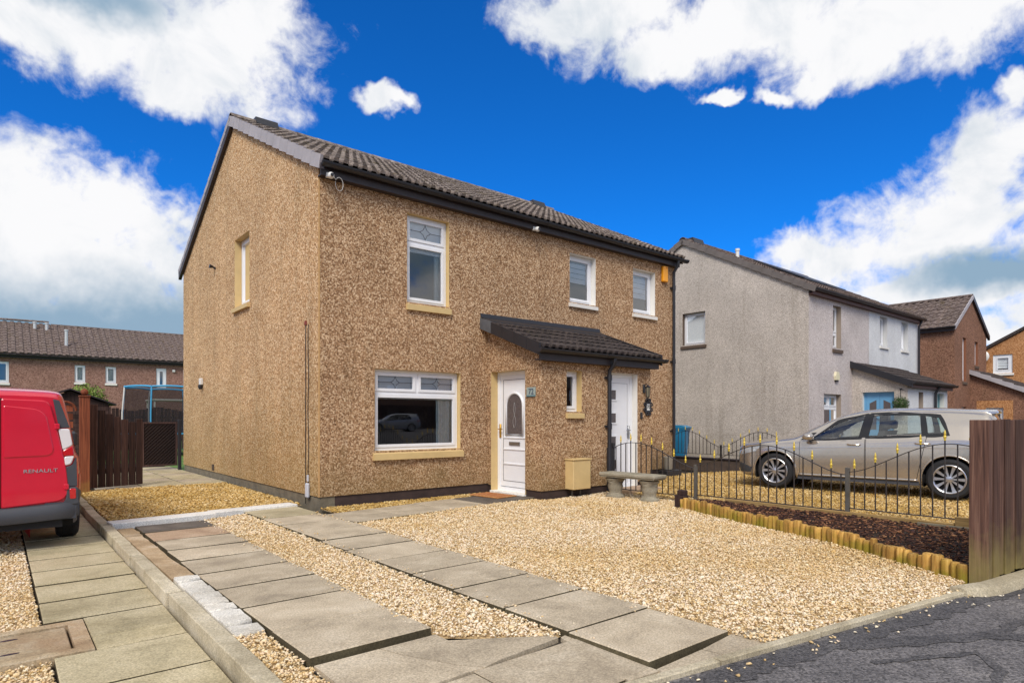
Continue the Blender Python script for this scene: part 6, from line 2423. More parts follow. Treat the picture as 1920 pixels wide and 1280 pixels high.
# ================================================================ vehicles
def mono(xs, ys):
    """monotone cubic interpolation"""
    xs, ys = np.array(xs, float), np.array(ys, float)
    d = np.diff(ys) / np.diff(xs)
    m = np.zeros(len(xs))
    m[0], m[-1] = d[0], d[-1]
    for i in range(1, len(xs) - 1):
        m[i] = 0 if d[i - 1] * d[i] <= 0 else 2 * d[i - 1] * d[i] / (d[i - 1] + d[i])

    def f(x):
        x = min(max(x, xs[0]), xs[-1])
        i = min(max(int(np.searchsorted(xs, x)) - 1, 0), len(xs) - 2)
        h = xs[i + 1] - xs[i]
        t = (x - xs[i]) / h
        return ((2 * t ** 3 - 3 * t ** 2 + 1) * ys[i] + (t ** 3 - 2 * t ** 2 + t) * h * m[i] + (-2 * t ** 3 + 3 * t ** 2) * ys[i + 1] + (t ** 3 - t ** 2) * h * m[i + 1])
    return f


class Loft:
    """vehicle shell: cross-sections along x; keys are (x, zb, W, zs, We, ze, zt)"""
    def __init__(self, keys, sub=5, soft=2):
        self.soft = soft
        ks = list(zip(*sorted(keys)))
        self.x0, self.x1 = ks[0][0], ks[0][-1]
        self.f = [mono(ks[0], k) for k in ks[1:]]
        self.sub = sub
        self.cache = {}

    def sec(self, x):
        k = round(x, 4)
        if k in self.cache:
            return self.cache[k]
        zb, W, zs, We, ze, zt = [f(x) for f in self.f]
        ctrl = [(0, zb), (W - 0.16, zb), (W - 0.035, zb + 0.05), (W - 0.008, zb + (zs - zb) * 0.28), (W, zb + (zs - zb) * 0.56), (W - 0.010, zs - 0.10 * (zs - zb)), (W - 0.05, zs),
                ((W - 0.05) * 0.52 + We * 0.48 + 0.012, zs + (ze - zs) * 0.5), (We, ze), (We * 0.84, ze + (zt - ze) * 0.62), (We * 0.45, ze + (zt - ze) * 0.93), (0, zt)]
        P = [ctrl[0]] + ctrl + [(-ctrl[-2][0], ctrl[-2][1])]
        out = []
        for i in range(1, len(P) - 2):
            p0, p1, p2, p3 = P[i - 1], P[i], P[i + 1], P[i + 2]
            for s in range(self.sub):
                t = s / self.sub
                q = []
                for c in (0, 1):
                    q.append(0.5 * (2 * p1[c] + (p2[c] - p0[c]) * t * 0.9 + (2 * p0[c] - 5 * p1[c] + 4 * p2[c] - p3[c]) * t * t * 0.9 * 1 + (-p0[c] + 3 * p1[c] - 3 * p2[c] + p3[c]) * t ** 3) if False else p1[c] + (p2[c] - p1[c]) * t)
                out.append(q)
        out.append(list(ctrl[-1]))
        a = np.array(out)
        for _ in range(self.soft):                       # round the corners a little
            b = a.copy()
            b[1:-1] = 0.25 * a[:-2] + 0.5 * a[1:-1] + 0.25 * a[2:]
            b[:, 0] = np.maximum(b[:, 0], 0)
            a = b
        self.cache[k] = a
        return a

    def side_y(self, x, z):
        a = self.sec(x)
        i0, i1 = 2 * self.sub, 8 * self.sub + 2
        zz, yy = a[i0:i1, 1], a[i0:i1, 0]
        return float(np.interp(z, np.maximum.accumulate(zz), yy))

    def top_z(self, x, y):
        a = self.sec(x)
        yy, zz = a[7 * self.sub:, 0][::-1], a[7 * self.sub:, 1][::-1]
        return float(np.interp(abs(y), yy, zz))

    def body(self, step, arches, Ra, cut=None):
        n = int((self.x1 - self.x0) / step)
        xs = [self.x0 + (self.x1 - self.x0) * i / n for i in range(n + 1)]
        m = len(self.sec(xs[0]))
        vs, fs = [], []
        idx = {}
        for i, x in enumerate(xs):
            a = self.sec(x)
            for j in range(m):
                for s in (1, -1):
                    if s == -1 and (j == 0 or j == m - 1):
                        idx[i, j, s] = idx[i, j, 1]
                        continue
                    idx[i, j, s] = len(vs)
                    vs.append([x, s * a[j, 0], a[j, 1]])
        vs = np.array(vs)
        ins = np.zeros(len(vs), bool)
        for (ax, az_) in arches:
            r = np.hypot(vs[:, 0] - ax, vs[:, 2] - az_)
            ins |= (r < Ra) & (np.abs(vs[:, 1]) > 0.35)
        for i in range(n):
            for j in range(m - 1):
                for s in (1, -1):
                    q = [idx[i, j, s], idx[i + 1, j, s], idx[i + 1, j + 1, s], idx[i, j + 1, s]]
                    if ins[q].all():
                        continue
                    c = vs[q].mean(0)
                    if cut and cut(c[0], c[1], c[2], j):
                        continue
                    q2 = list(dict.fromkeys(q))
                    fs.append(tuple(q2) if s == 1 else tuple(q2[::-1]))
        for k in np.nonzero(ins)[0]:
            ax, az_ = min(arches, key=lambda A: abs(A[0] - vs[k, 0]))
            dx, dz = vs[k, 0] - ax, vs[k, 2] - az_
            r = math.hypot(dx, dz) or 1e-6
            vs[k, 0], vs[k, 2] = ax + dx / r * Ra, az_ + dz / r * Ra
            if abs(vs[k, 1]) > 0.5:
                vs[k, 1] = math.copysign(self.side_y(vs[k, 0], vs[k, 2]), vs[k, 1])
        for i in (0, n):
            loop = [idx[i, j, 1] for j in range(m)] + [idx[i, j, -1] for j in range(m - 2, 0, -1)]
            fs.append(tuple(loop))
        mb = MB()
        mb.add([tuple(v) for v in vs], fs)
        return mb

    def patch(self, corners, off, n=10, m=8, side=1, mb=None):
        """quad in side view (x,z) laid on the flank"""
        mb = mb or MB()
        (a, b, c, d) = corners                    # bottom-front, bottom-rear, top-rear, top-front
        vs = []
        for i in range(n + 1):
            for j in range(m + 1):
                s, t = i / n, j / m
                x = (a[0] * (1 - s) + b[0] * s) * (1 - t) + (d[0] * (1 - s) + c[0] * s) * t
                z = (a[1] * (1 - s) + b[1] * s) * (1 - t) + (d[1] * (1 - s) + c[1] * s) * t
                vs.append((x, side * (self.side_y(x, z) + off), z))
        fs = [(i * (m + 1) + j, (i + 1) * (m + 1) + j, (i + 1) * (m + 1) + j + 1, i * (m + 1) + j + 1) for i in range(n) for j in range(m)]
        mb.add(vs, fs)
        return mb

    def line(self, pts, r, off, side=1, mb=None, seg=5):
        mb = mb or MB()
        fine = []
        for (p, q) in zip(pts[:-1], pts[1:]):
            k = max(2, int(math.dist(p, q) / 0.05))
            fine += [(p[0] + (q[0] - p[0]) * i / k, p[1] + (q[1] - p[1]) * i / k) for i in range(k)]
        fine.append(pts[-1])
        mb.tube([(x, side * (self.side_y(x, z) + off), z) for x, z in fine], r, seg)
        return mb


def car_paint(name, col, metal=0.55, rough=0.32):
    m, t, b = principled(name)
    b.inputs['Metallic'].default_value = metal
    b.inputs['Roughness'].default_value = rough
    b.inputs['Coat Weight'].default_value = 0.8
    b.inputs['Coat Roughness'].default_value = 0.06
    p = pos(t)
    n = t.noise(p, 900, 2, 0.5)
    k = t.maprange(n.outputs[0], 0.3, 0.7, 0.9, 1.1)
    base = t.ramp(None, [(0, col), (1, col)])
    n2 = t.noise(p, 3, 5, 0.6)
    k2 = t.maprange(n2.outputs[0], 0.3, 0.7, 0.94, 1.04)
    c = t.vmath('MULTIPLY', base, None)
    t.link(k, c.node.inputs[1])
    c = t.vmath('MULTIPLY', c, None)
    t.link(k2, c.node.inputs[1])
    t.link(c, b.inputs['Base Color'])
    return m


M_TYRE = simple('tyre_rubber', lin(34, 34, 36), 0.85, var=0.1, vscale=20)
M_ALLOY = simple('alloy_wheel', lin(196, 196, 200), 0.28, metal=0.85)
M_DKALLOY = simple('dark_wheel_well', lin(24, 24, 26), 0.8)
M_GLOSSBLK = simple('gloss_black_trim', lin(22, 22, 25), 0.2)
M_LAMP = simple('clear_lamp', lin(196, 202, 208), 0.12, metal=0.4, coat=1.0)
M_REDLAMP = simple('red_lamp', lin(190, 14, 24), 0.15, coat=1.0)
M_WHITELAMP = simple('white_lamp', lin(226, 220, 220), 0.15, coat=1.0)
M_SEAT = simple('dark_seat_fabric', lin(60, 58, 58), 0.9)
M_PLASTIC = simple('grey_bumper_plastic', lin(62, 64, 70), 0.6, var=0.08)


def wheel(parent, loc, r, w, side, rim=True, spokes=10, name='wheel'):
    wh = thing(name, 'wheel', None)
    del wh['label']
    wh.parent = parent
    wh.location = loc
    mb = MB()
    ri = r * 0.71
    prof = [(ri, -w / 2 + 0.012), (ri + 0.012, -w / 2), (r * 0.88, -w / 2 - 0.004), (r * 0.965, -w / 2 + 0.016), (r, -w / 2 + 0.04)]
    k = 5
    for i in range(k):                               # tread ribs
        a = -w / 2 + 0.045 + (w - 0.09) * i / k
        b = a + (w - 0.09) / k
        prof += [(r, a), (r, b - 0.008), (r - 0.008, b - 0.007), (r - 0.008, b - 0.001)]
    prof += [(r, w / 2 - 0.04), (r * 0.965, w / 2 - 0.016), (r * 0.88, w / 2 + 0.004), (ri + 0.012, w / 2), (ri, w / 2 - 0.012)]
    mb.lathe(prof, seg=40, axis='y', cap=False)
    mb.build('tyre', M_TYRE, wh, smooth=35)
    mb = MB()
    o = side * (w / 2 - 0.01)
    mb.lathe([(ri + 0.003, o + side * 0.006), (ri - 0.006, o + side * 0.012), (ri - 0.020, o + side * 0.002), (ri - 0.026, o - side * 0.06), (ri - 0.03, -o)], seg=40, axis='y', cap=False)
    for s in range(spokes):
        a = 2 * math.pi * s / spokes
        da = 0.16
        pts = []
        for (rr_, wd, dp) in ((0.035, 0.011, 0.0), (ri * 0.5, 0.016, -0.006), (ri - 0.012, 0.027, 0.004)):
            pts.append((rr_, wd, o - side * 0.012 + side * dp))
        vs = []
        for (rr_, wd, yy) in pts:
            for sg in (-1, 1):
                x, z = rr_ * math.cos(a) - sg * wd * math.sin(a), rr_ * math.sin(a) + sg * wd * math.cos(a)
                vs += [(x, yy, z), (x, yy - side * 0.03, z)]
        fs = []
        for q in range(2):
            b0 = q * 4
            fs += [(b0, b0 + 2, b0 + 6, b0 + 4), (b0, b0 + 1, b0 + 5, b0 + 4), (b0 + 2, b0 + 3, b0 + 7, b0 + 6)]
        mb.add(vs, fs)
    mb.lathe([(0.042, o - side * 0.03), (0.042, o - side * 0.008), (0.03, o - side * 0.004), (0.0, o - side * 0.004)], seg=20, axis='y')
    mb.build('rim', M_ALLOY, wh, smooth=35)
    mb = MB()
    mb.lathe([(ri - 0.02, o - side * 0.07), (0.01, o - side * 0.07)], seg=30, axis='y')
    mb.build('brake_disc', M_DKALLOY, wh)
    return wh


HATCH = [  # x, zb, W, zs, We, ze, zt
    (2.07, 0.30, 0.40, 0.60, 0.34, 0.68, 0.70), (2.05, 0.25, 0.53, 0.62, 0.46, 0.705, 0.73), (1.99, 0.21, 0.68, 0.66, 0.60, 0.735, 0.765), (1.90, 0.19, 0.775, 0.70, 0.68, 0.765, 0.805), (1.76, 0.18, 0.84, 0.745, 0.70, 0.80, 0.845),
    (1.50, 0.18, 0.882, 0.80, 0.72, 0.845, 0.89), (1.25, 0.18, 0.892, 0.83, 0.735, 0.875, 0.92), (1.00, 0.18, 0.893, 0.85, 0.745, 0.905, 0.95), (0.88, 0.18, 0.893, 0.857, 0.745, 0.945, 0.995),
    (0.62, 0.18, 0.894, 0.872, 0.70, 1.085, 1.14), (0.36, 0.18, 0.895, 0.888, 0.655, 1.215, 1.27), (0.10, 0.18, 0.895, 0.905, 0.62, 1.31, 1.37), (-0.15, 0.18, 0.895, 0.92, 0.61, 1.355, 1.42),
    (-0.60, 0.18, 0.895, 0.945, 0.61, 1.380, 1.446), (-1.10, 0.18, 0.89, 0.975, 0.615, 1.382, 1.444), (-1.50, 0.19, 0.88, 0.99, 0.615, 1.368, 1.428), (-1.80, 0.21, 0.86, 0.99, 0.605, 1.345, 1.400),
    (-1.90, 0.23, 0.845, 0.97, 0.60, 1.28, 1.335), (-2.00, 0.25, 0.815, 0.94, 0.60, 1.11, 1.15), (-2.08, 0.28, 0.77, 0.88, 0.58, 0.94, 0.965), (-2.13, 0.34, 0.70, 0.70, 0.56, 0.76, 0.78)]


def hatchback(label, paint, loc, rz, scale=1.0, detail=True):
    car = thing('parked_car', label, 'car', loc, rz)
    car.scale = (scale,) * 3
    L = Loft(HATCH)
    AX_ = ((1.27, 0.315), (-1.36, 0.315))
    fglass = [(0.66, 0.893), (-0.10, 0.94), (-0.17, 1.33), (0.24, 1.20)]
    rglass = [(-0.23, 0.95), (-1.0, 1.0), (-0.96, 1.325), (-0.28, 1.338)]
    qglass = [(-1.07, 1.005), (-1.33, 1.025), (-1.21, 1.285), (-1.02, 1.315)]

    def inpoly(p, x, z):
        r = False
        n = len(p)
        j = n - 1
        for i in range(n):
            if (p[i][1] > z) != (p[j][1] > z) and x < (p[j][0] - p[i][0]) * (z - p[i][1]) / (p[j][1] - p[i][1]) + p[i][0]:
                r = not r
            j = i
        return r

    def cut(x, y, z, j):
        if abs(y) > 0.5 and z > 0.87 and any(inpoly(q, x, z) for q in (fglass, rglass, qglass)):
            return True
        if j >= 8 * L.sub + 1 and 0.28 < x < 0.88 and abs(y) < 0.60 and z > 0.96: return True
        if j >= 8 * L.sub + 1 and -2.02 < x < -1.84 and abs(y) < 0.50: return True
        return False
    body = L.body(0.035, AX_, 0.372, cut).build('body', paint, car, smooth=38)
    # front and rear screens
    for (xa, xb, ym, nm) in ((0.90, 0.22, 0.62, 'windscreen'), (-1.83, -2.03, 0.52, 'rear_screen')):
        mb = MB()
        n, m = 10, 12
        vs = []
        for i in range(n + 1):
            x = xa + (xb - xa) * i / n
            for j in range(m + 1):
                y = -ym + 2 * ym * j / m
                vs.append((x, y, L.top_z(x, y) + 0.003))
        mb.add(vs, [(i * (m + 1) + j, (i + 1) * (m + 1) + j, (i + 1) * (m + 1) + j + 1, i * (m + 1) + j + 1) for i in range(n) for j in range(m)])
        mb.build(nm, M_CARGLASS, car, smooth=True)
    for s in (1, -1):
        for q in (fglass, rglass, qglass):
            w = L.patch(q, -0.002, side=s).build('side_window', M_CARGLASS, car, smooth=True)
            mb = MB()                                # black surround ring
            cx_, cz_ = sum(p_[0] for p_ in q) / 4, sum(p_[1] for p_ in q) / 4
            loop = []
            for (a, b) in zip(q, q[1:] + q[:1]):
                loop += [(a[0] + (b[0] - a[0]) * i / 10, a[1] + (b[1] - a[1]) * i / 10) for i in range(10)]
            vs, fs = [], []
            for (x, z) in loop:
                dx, dz = x - cx_, z - cz_
                l = math.hypot(dx, dz)
                for e in (-0.012, 0.045):
                    x2, z2_ = x + dx / l * e, z + dz / l * e
                    vs.append((x2, s * (L.side_y(x2, z2_) + 0.003), z2_))
            n = len(loop)
            fs = [(2 * i, 2 * i + 1, 2 * ((i + 1) % n) + 1, 2 * ((i + 1) % n)) for i in range(n)]
            mb.add(vs, fs)
            mb.build('window_trim', M_GLOSSBLK, w, smooth=True)
        # B pillar
        L.patch([(-0.09, 0.94), (-0.24, 0.95), (-0.29, 1.345), (-0.16, 1.345)], 0.0045, 3, 8, s).build('pillar_trim', M_GLOSSBLK, car, smooth=True)
        # doors
        for (c, hx) in (([(0.84, 0.30), (-0.19, 0.30), (-0.19, 0.915), (0.84, 0.855)], -0.02), ([(-0.205, 0.30), (-0.93, 0.30), (-1.06, 0.965), (-0.205, 0.918)], -1.0)):
            dr_ = L.patch(c, 0.0035, 14, 10, s).build('door', paint, car, smooth=True)
            mb = MB()
            x0_, x1_ = hx - 0.11, hx + 0.09
            z_ = 0.825 if hx > -0.5 else 0.865
            mb.tube([(x0_, s * (L.side_y(x0_, z_) + 0.004), z_), (x0_ + 0.03, s * (L.side_y(x0_, z_) + 0.032), z_), (x1_ - 0.03, s * (L.side_y(x1_, z_) + 0.032), z_), (x1_, s * (L.side_y(x1_, z_) + 0.004), z_)], 0.014, 8)
            mb.build('handle', paint, dr_, smooth=40)
            mb = MB()
            L.line([c[0], (c[0][0], c[3][1])], 0.004, 0.0025, s, mb)
            L.line([c[1], c[2]], 0.004, 0.0025, s, mb)
            mb.build('door_gap', M_DKALLOY, dr_)
        # shoulder crease, sill strip
        mb = MB()
        L.line([(1.62, 0.70), (0.8, 0.735), (-0.5, 0.775), (-1.7, 0.81)], 0.006, 0.001, s, mb)
        mb.build('crease', paint, car, smooth=True)
        mb = MB()
        L.line([(0.86, 0.275), (-0.94, 0.275)], 0.018, 0.006, s, mb, 8)
        mb.build('sill', paint, car, smooth=True)
        L.patch([(0.88, 0.19), (-0.96, 0.19), (-0.96, 0.255), (0.88, 0.255)], 0.004, 14, 3, s).build('sill_trim', M_PLASTIC, car)
        # arches
        for (ax, az_) in AX_:
            mb = MB()
            pts = []
            for i in range(25):
                a = -0.35 + (math.pi + 0.70) * i / 24
                x, z = ax + 0.372 * math.cos(a), az_ + 0.372 * math.sin(a)
                if z > 0.19:
                    pts.append((x, s * (L.side_y(x, z) + 0.0), z))
            mb.tube(pts, 0.016, 6)
            mb.build('arch_lip', paint, car, smooth=True)
            mb = MB()
            vs = []
            n = 20
            for i in range(n + 1):
                a = -0.4 + (math.pi + 0.8) * i / n
                vs += [(ax + 0.37 * math.cos(a), s * 0.45, az_ + 0.37 * math.sin(a)), (ax + 0.37 * math.cos(a), s * (L.side_y(ax, 0.5) - 0.03), az_ + 0.37 * math.sin(a))]
            mb.add(vs, [(2 * i, 2 * i + 1, 2 * i + 3, 2 * i + 2) for i in range(n)])
            mb.add([(ax + 0.37 * math.cos(2 * math.pi * i / 24), s * 0.46, az_ + 0.37 * math.sin(2 * math.pi * i / 24)) for i in range(24)], [tuple(range(24))])
            mb.build('wheel_well', M_DKALLOY, car)
            wheel(car, (ax, s * 0.785, az_), 0.315, 0.205, s)
        # mirror
        mb = MB()
        bm = bmesh.new()
        bmesh.ops.create_uvsphere(bm, u_segments=14, v_segments=8, radius=1.0)
        for v in bm.verts:
            v.co = Vector((0.66 + v.co.x * 0.085 + (0.03 if v.co.x > 0 else 0), s * (0.965 + v.co.y * 0.10), 0.945 + v.co.z * 0.062))
        mb.addbm(bm)
        mi = mb.build('wing_mirror', paint, car, smooth=True)
        mb = MB()
        mb.tube([(0.68, s * 0.84, 0.885), (0.67, s * 0.92, 0.90), (0.66, s * 0.98, 0.90)], 0.022, 6)
        mb.build('mirror_foot', M_GLOSSBLK, mi)
        L.patch([(0.84, 0.885), (0.70, 0.893), (0.58, 1.02), (0.66, 1.01)], 0.005, 3, 4, s).build('mirror_sail', M_GLOSSBLK, car)
        # lower intake and lamps
        L.patch([(1.97, 0.26), (1.72, 0.26), (1.70, 0.36), (1.96, 0.44)], 0.004, 8, 4, s).build('front_intake', M_PLASTIC, car, smooth=True)
        L.patch([(1.93, 0.58), (1.62, 0.66), (1.50, 0.765), (1.90, 0.70)], 0.004, 10, 4, s).build('headlight', M_LAMP, car, smooth=True)
        L.patch([(-1.86, 0.80), (-2.08, 0.80), (-2.03, 0.90), (-1.80, 0.94)], 0.004, 6, 4, s).build('tail_lamp', M_REDLAMP, car, smooth=True)
        # seats
        for (sx_, sy_) in ((0.05, 0.36), (-0.85, 0.36)):
            mb = MB()
            mb.box(sx_ - 0.25, sx_ + 0.25, s * sy_ - 0.23, s * sy_ + 0.23, 0.35, 0.55, 0.04)
            mb.add([(sx_ - 0.40, s * sy_ - 0.22, 1.05), (sx_ - 0.40, s * sy_ + 0.22, 1.05), (sx_ - 0.20, s * sy_ + 0.24, 0.5), (sx_ - 0.20, s * sy_ - 0.24, 0.5),
                    (sx_ - 0.50, s * sy_ - 0.22, 1.05), (sx_ - 0.50, s * sy_ + 0.22, 1.05), (sx_ - 0.34, s * sy_ + 0.24, 0.5), (sx_ - 0.34, s * sy_ - 0.24, 0.5)],
                   [(0, 1, 2, 3), (4, 5, 6, 7), (0, 1, 5, 4), (1, 2, 6, 5), (2, 3, 7, 6), (3, 0, 4, 7)])
            mb.box(sx_ - 0.52, sx_ - 0.42, s * sy_ - 0.12, s * sy_ + 0.12, 1.08, 1.24, 0.03)
            mb.build('seat', M_SEAT, car)
    mb = MB()
    mb.tube([(0.36 + 0.05 * math.sin(a), 0.36 + 0.18 * math.cos(a), 0.90 + 0.17 * math.sin(a)) for a in [i * 2 * math.pi / 20 for i in range(21)]], 0.014, 6)
    mb.build('steering_wheel', M_SEAT, car)
    mb = MB()
    mb.box(0.45, 0.95, -0.66, 0.66, 0.55, 0.90, 0.03)
    mb.build('dashboard', M_SEAT, car)
    mb = MB()
    mb.box(-1.7, 1.0, -0.7, 0.7, 0.22, 0.36)
    mb.build('floor_pan', M_SEAT, car)
    # spoiler, grille, plates
    mb = MB()
    vs = []
    n = 10
    for j in range(n + 1):
        y = -0.56 + 1.12 * j / n
        z = L.top_z(-1.74, y)
        vs += [(-1.70, y, z + 0.004), (-1.93, y * 0.96, z + 0.002), (-1.95, y * 0.96, z - 0.022), (-1.78, y, z - 0.05)]
    fs = []
    for j in range(n):
        fs += [(4 * j + k, 4 * j + (k + 1) % 4, 4 * j + 4 + (k + 1) % 4, 4 * j + 4 + k) for k in range(4)]
    fs += [(0, 1, 2, 3), (4 * n, 4 * n + 1, 4 * n + 2, 4 * n + 3)]
    mb.add(vs, fs)
    mb.build('spoiler', paint, car, smooth=30)
    mb = MB()
    mb.box(2.03, 2.075, -0.42, 0.42, 0.31, 0.42, 0.01)
    mb.box(2.04, 2.078, -0.40, 0.40, 0.60, 0.66, 0.008)
    mb.build('grille', M_GLOSSBLK, car)
    mb = MB()
    mb.box(2.068, 2.082, -0.26, 0.26, 0.45, 0.55)
    mb.build('number_plate', M_WHITEPL, car)
    return car


hd = math.atan2(2.62, -0.46)
M_TAUPECAR = car_paint('taupe_metallic_paint', lin(186, 177, 166), 0.72, 0.2)
hatchback('silver grey hatchback parked on the gravel drive beyond the railings', M_TAUPECAR, (8.45, -4.15, 0.022), hd)
M_SILVER = car_paint('silver_paint', lin(170, 172, 176), 0.6, 0.3)
hatchback('small silver hatchback across the street, mirrored in the wide living room window', M_SILVER, (17.2, -29.0, 0.4), R(195), 0.86)

# ---------------------------------------------------------------- red van, rear towards the viewer
VAN = [(2.05, 0.35, 0.60, 0.55, 0.50, 0.66, 0.70), (1.98, 0.25, 0.76, 0.68, 0.62, 0.80, 0.85), (1.80, 0.22, 0.84, 0.80, 0.68, 0.92, 0.97), (1.35, 0.20, 0.89, 0.92, 0.74, 1.02, 1.07),
       (1.05, 0.20, 0.90, 0.96, 0.76, 1.10, 1.16), (0.70, 0.20, 0.905, 0.98, 0.74, 1.38, 1.44), (0.35, 0.20, 0.91, 1.0, 0.72, 1.58, 1.64), (0.0, 0.20, 0.91, 1.0, 0.72, 1.64, 1.71), (-1.0, 0.28, 0.91, 1.02, 0.72, 1.68, 1.735),
       (-1.70, 0.34, 0.885, 1.02, 0.715, 1.665, 1.70), (-1.92, 0.38, 0.85, 1.02, 0.70, 1.64, 1.67), (-1.985, 0.40, 0.83, 1.02, 0.685, 1.615, 1.645), (-2.0, 0.40, 0.815, 1.02, 0.67, 1.595, 1.62)]
M_REDVAN = car_paint('red_van_paint', lin(204, 6, 44), 0.0, 0.35)
van = thing('van', 'red delivery van parked with its rear doors towards the street', 'van', (-3.775, 1.36, ZD), R(90))
LV = Loft(VAN)
VA = ((1.28, 0.31), (-1.12, 0.31))
LV.body(0.05, VA, 0.36).build('body', M_REDVAN, van, smooth=40)


def rear_x(z):
    return -2.005 + 0.0 * z


def rear_plate(name, outline, t, m, parent, ch=0.006, x0=None):
    """plate on the rear face from a (y, z) outline with a chamfered edge"""
    n = len(outline)
    cy, cz = sum(p_[0] for p_ in outline) / n, sum(p_[1] for p_ in outline) / n
    x0 = rear_x(0) if x0 is None else x0
    ins = []
    for (y, z) in outline:
        l = math.hypot(y - cy, z - cz)
        ins.append((y - (y - cy) / l * ch, z - (z - cz) / l * ch))
    vs = [(x0 + 0.02, y, z) for y, z in outline] + [(x0 - t + ch * 0.6, y, z) for y, z in outline] + [(x0 - t, y, z) for y, z in ins]
    fs = [tuple(range(2 * n, 3 * n))]
    for r0 in (0, n):
        fs += [(r0 + i, r0 + (i + 1) % n, r0 + n + (i + 1) % n, r0 + n + i) for i in range(n)]
    mb = MB()
    mb.add(vs, fs)
    return mb.build(name, m, parent, smooth=25)


def rounded(pts, r, k=6):
    out = []
    n = len(pts)
    for i in range(n):
        p0, p1, p2 = Vector(pts[i - 1]), Vector(pts[i]), Vector(pts[(i + 1) % n])
        a, b = (p0 - p1), (p2 - p1)
        rr_ = min(r[i] if isinstance(r, (list, tuple)) else r, a.length * 0.45, b.length * 0.45)
        A, B = p1 + a.normalized() * rr_, p1 + b.normalized() * rr_
        for q in range(k + 1):
            t = q / k
            P_ = A * (1 - t) ** 2 + p1 * 2 * t * (1 - t) + B * t * t
            out.append((P_.x, P_.y))
    return out


# doors: the wider one to the left, the narrow one in full view (local y points to world -x)
dR = rear_plate('rear_door', rounded([(-0.198, 0.475), (-0.198, 1.585), (-0.585, 1.572), (-0.655, 1.27), (-0.735, 0.86), (-0.755, 0.515)], [0.02, 0.02, 0.07, 0.3, 0.2, 0.13]), 0.018, M_REDVAN, van, 0.012)
rear_plate('pressed_panel', rounded([(-0.215, 0.985), (-0.215, 1.515), (-0.555, 1.475), (-0.635, 0.995)], [0.02, 0.02, 0.12, 0.09]), 0.010, M_REDVAN, dR, 0.009, x0=rear_x(0) - 0.017)
dL = rear_plate('rear_door', rounded([(-0.190, 0.475), (-0.190, 1.585), (0.585, 1.572), (0.655, 1.27), (0.735, 0.86), (0.755, 0.515)][::-1], [0.13, 0.2, 0.3, 0.07, 0.02, 0.02]), 0.018, M_REDVAN, van, 0.012)
rear_plate('pressed_panel', rounded([(-0.175, 0.985), (-0.175, 1.515), (0.555, 1.475), (0.635, 0.995)][::-1], [0.09, 0.12, 0.02, 0.02]), 0.010, M_REDVAN, dL, 0.009, x0=rear_x(0) - 0.017)
mb = MB()
mb.box(rear_x(0) - 0.006, rear_x(0) + 0.01, -0.199, -0.189, 0.47, 1.59)
mb.build('door_gap', M_DKALLOY, van)
for zz in (1.30, 0.66):
    mb = MB()
    mb.box(rear_x(0) - 0.035, rear_x(0), -0.755 if zz < 1 else -0.675, -0.71 if zz < 1 else -0.63, zz - 0.03, zz + 0.03, 0.008)
    mb.build('hinge', M_REDVAN, dR)
me = text_mesh('RENAULT', 0.052, 0.003, simple('chrome_letters', lin(214, 214, 218), 0.25, metal=0.8))
obj('lettering', me, dR, (rear_x(0) - 0.021, -0.515, 0.84), (R(90), 0, R(-90)), (1.28, 1.0, 1.0))
for s in (-1, 1):
    def Q(l):
        l = [(s * y * (0.955 if y > 0.68 else 1.0), z) for y, z in l]
        return l if s == 1 else l
    pil = rear_plate('pillar_trim', rounded(Q([(0.618, 1.588), (0.672, 1.575), (0.80, 1.285), (0.70, 1.285)]), 0.012, 3), 0.012, M_PLASTIC, van, 0.006)
    lamp = rear_plate('tail_lamp', rounded(Q([(0.695, 1.275), (0.795, 1.275), (0.825, 1.10), (0.735, 1.05)]), 0.02, 3), 0.022, M_WHITELAMP, van, 0.01)
    rear_plate('red_lens', rounded(Q([(0.735, 1.045), (0.826, 1.095), (0.84, 0.99), (0.745, 0.985)]), 0.012, 3), 0.022, M_REDLAMP, lamp, 0.01)
    rear_plate('reversing_lens', rounded(Q([(0.747, 0.98), (0.84, 0.985), (0.81, 0.90), (0.757, 0.885)]), 0.018, 3), 0.022, M_WHITELAMP, lamp, 0.01)
    rear_plate('corner_trim', rounded(Q([(0.765, 0.87), (0.82, 0.89), (0.86, 0.98), (0.868, 0.66), (0.775, 0.66)]), 0.012, 3), 0.010, M_PLASTIC, van, 0.006)
    ref = rear_plate('corner_bumper', rounded(Q([(0.775, 0.655), (0.872, 0.655), (0.885, 0.47), (0.72, 0.47), (0.765, 0.53)]), 0.02, 3), 0.024, M_PLASTIC, van, 0.01)
    rear_plate('reflector', rounded(Q([(0.795, 0.64), (0.855, 0.64), (0.855, 0.53), (0.80, 0.53)]), 0.015, 3), 0.010, M_REDLAMP, ref, 0.006, x0=rear_x(0) - 0.020)
    LV.patch([(-1.60, 0.55), (-1.92, 0.55), (-1.92, 0.78), (-1.66, 0.78)], 0.004, 4, 4, s).build('side_reflector', simple('orange_reflector', lin(200, 70, 50), 0.3) if s == -1 else M_PLASTIC, van)
for s in (1, -1):
    LV.patch([(-1.50, 0.27), (-1.99, 0.27), (-1.99, 0.64), (-1.46, 0.50)], 0.010, 8, 6, s).build('side_bumper', M_PLASTIC, van, smooth=True)
    rear_plate('bumper_corner', [(s * 0.55, 0.32), (s * 0.82, 0.32), (s * 0.825, 0.50), (s * 0.55, 0.50)], 0.012, M_PLASTIC, van, 0.004)
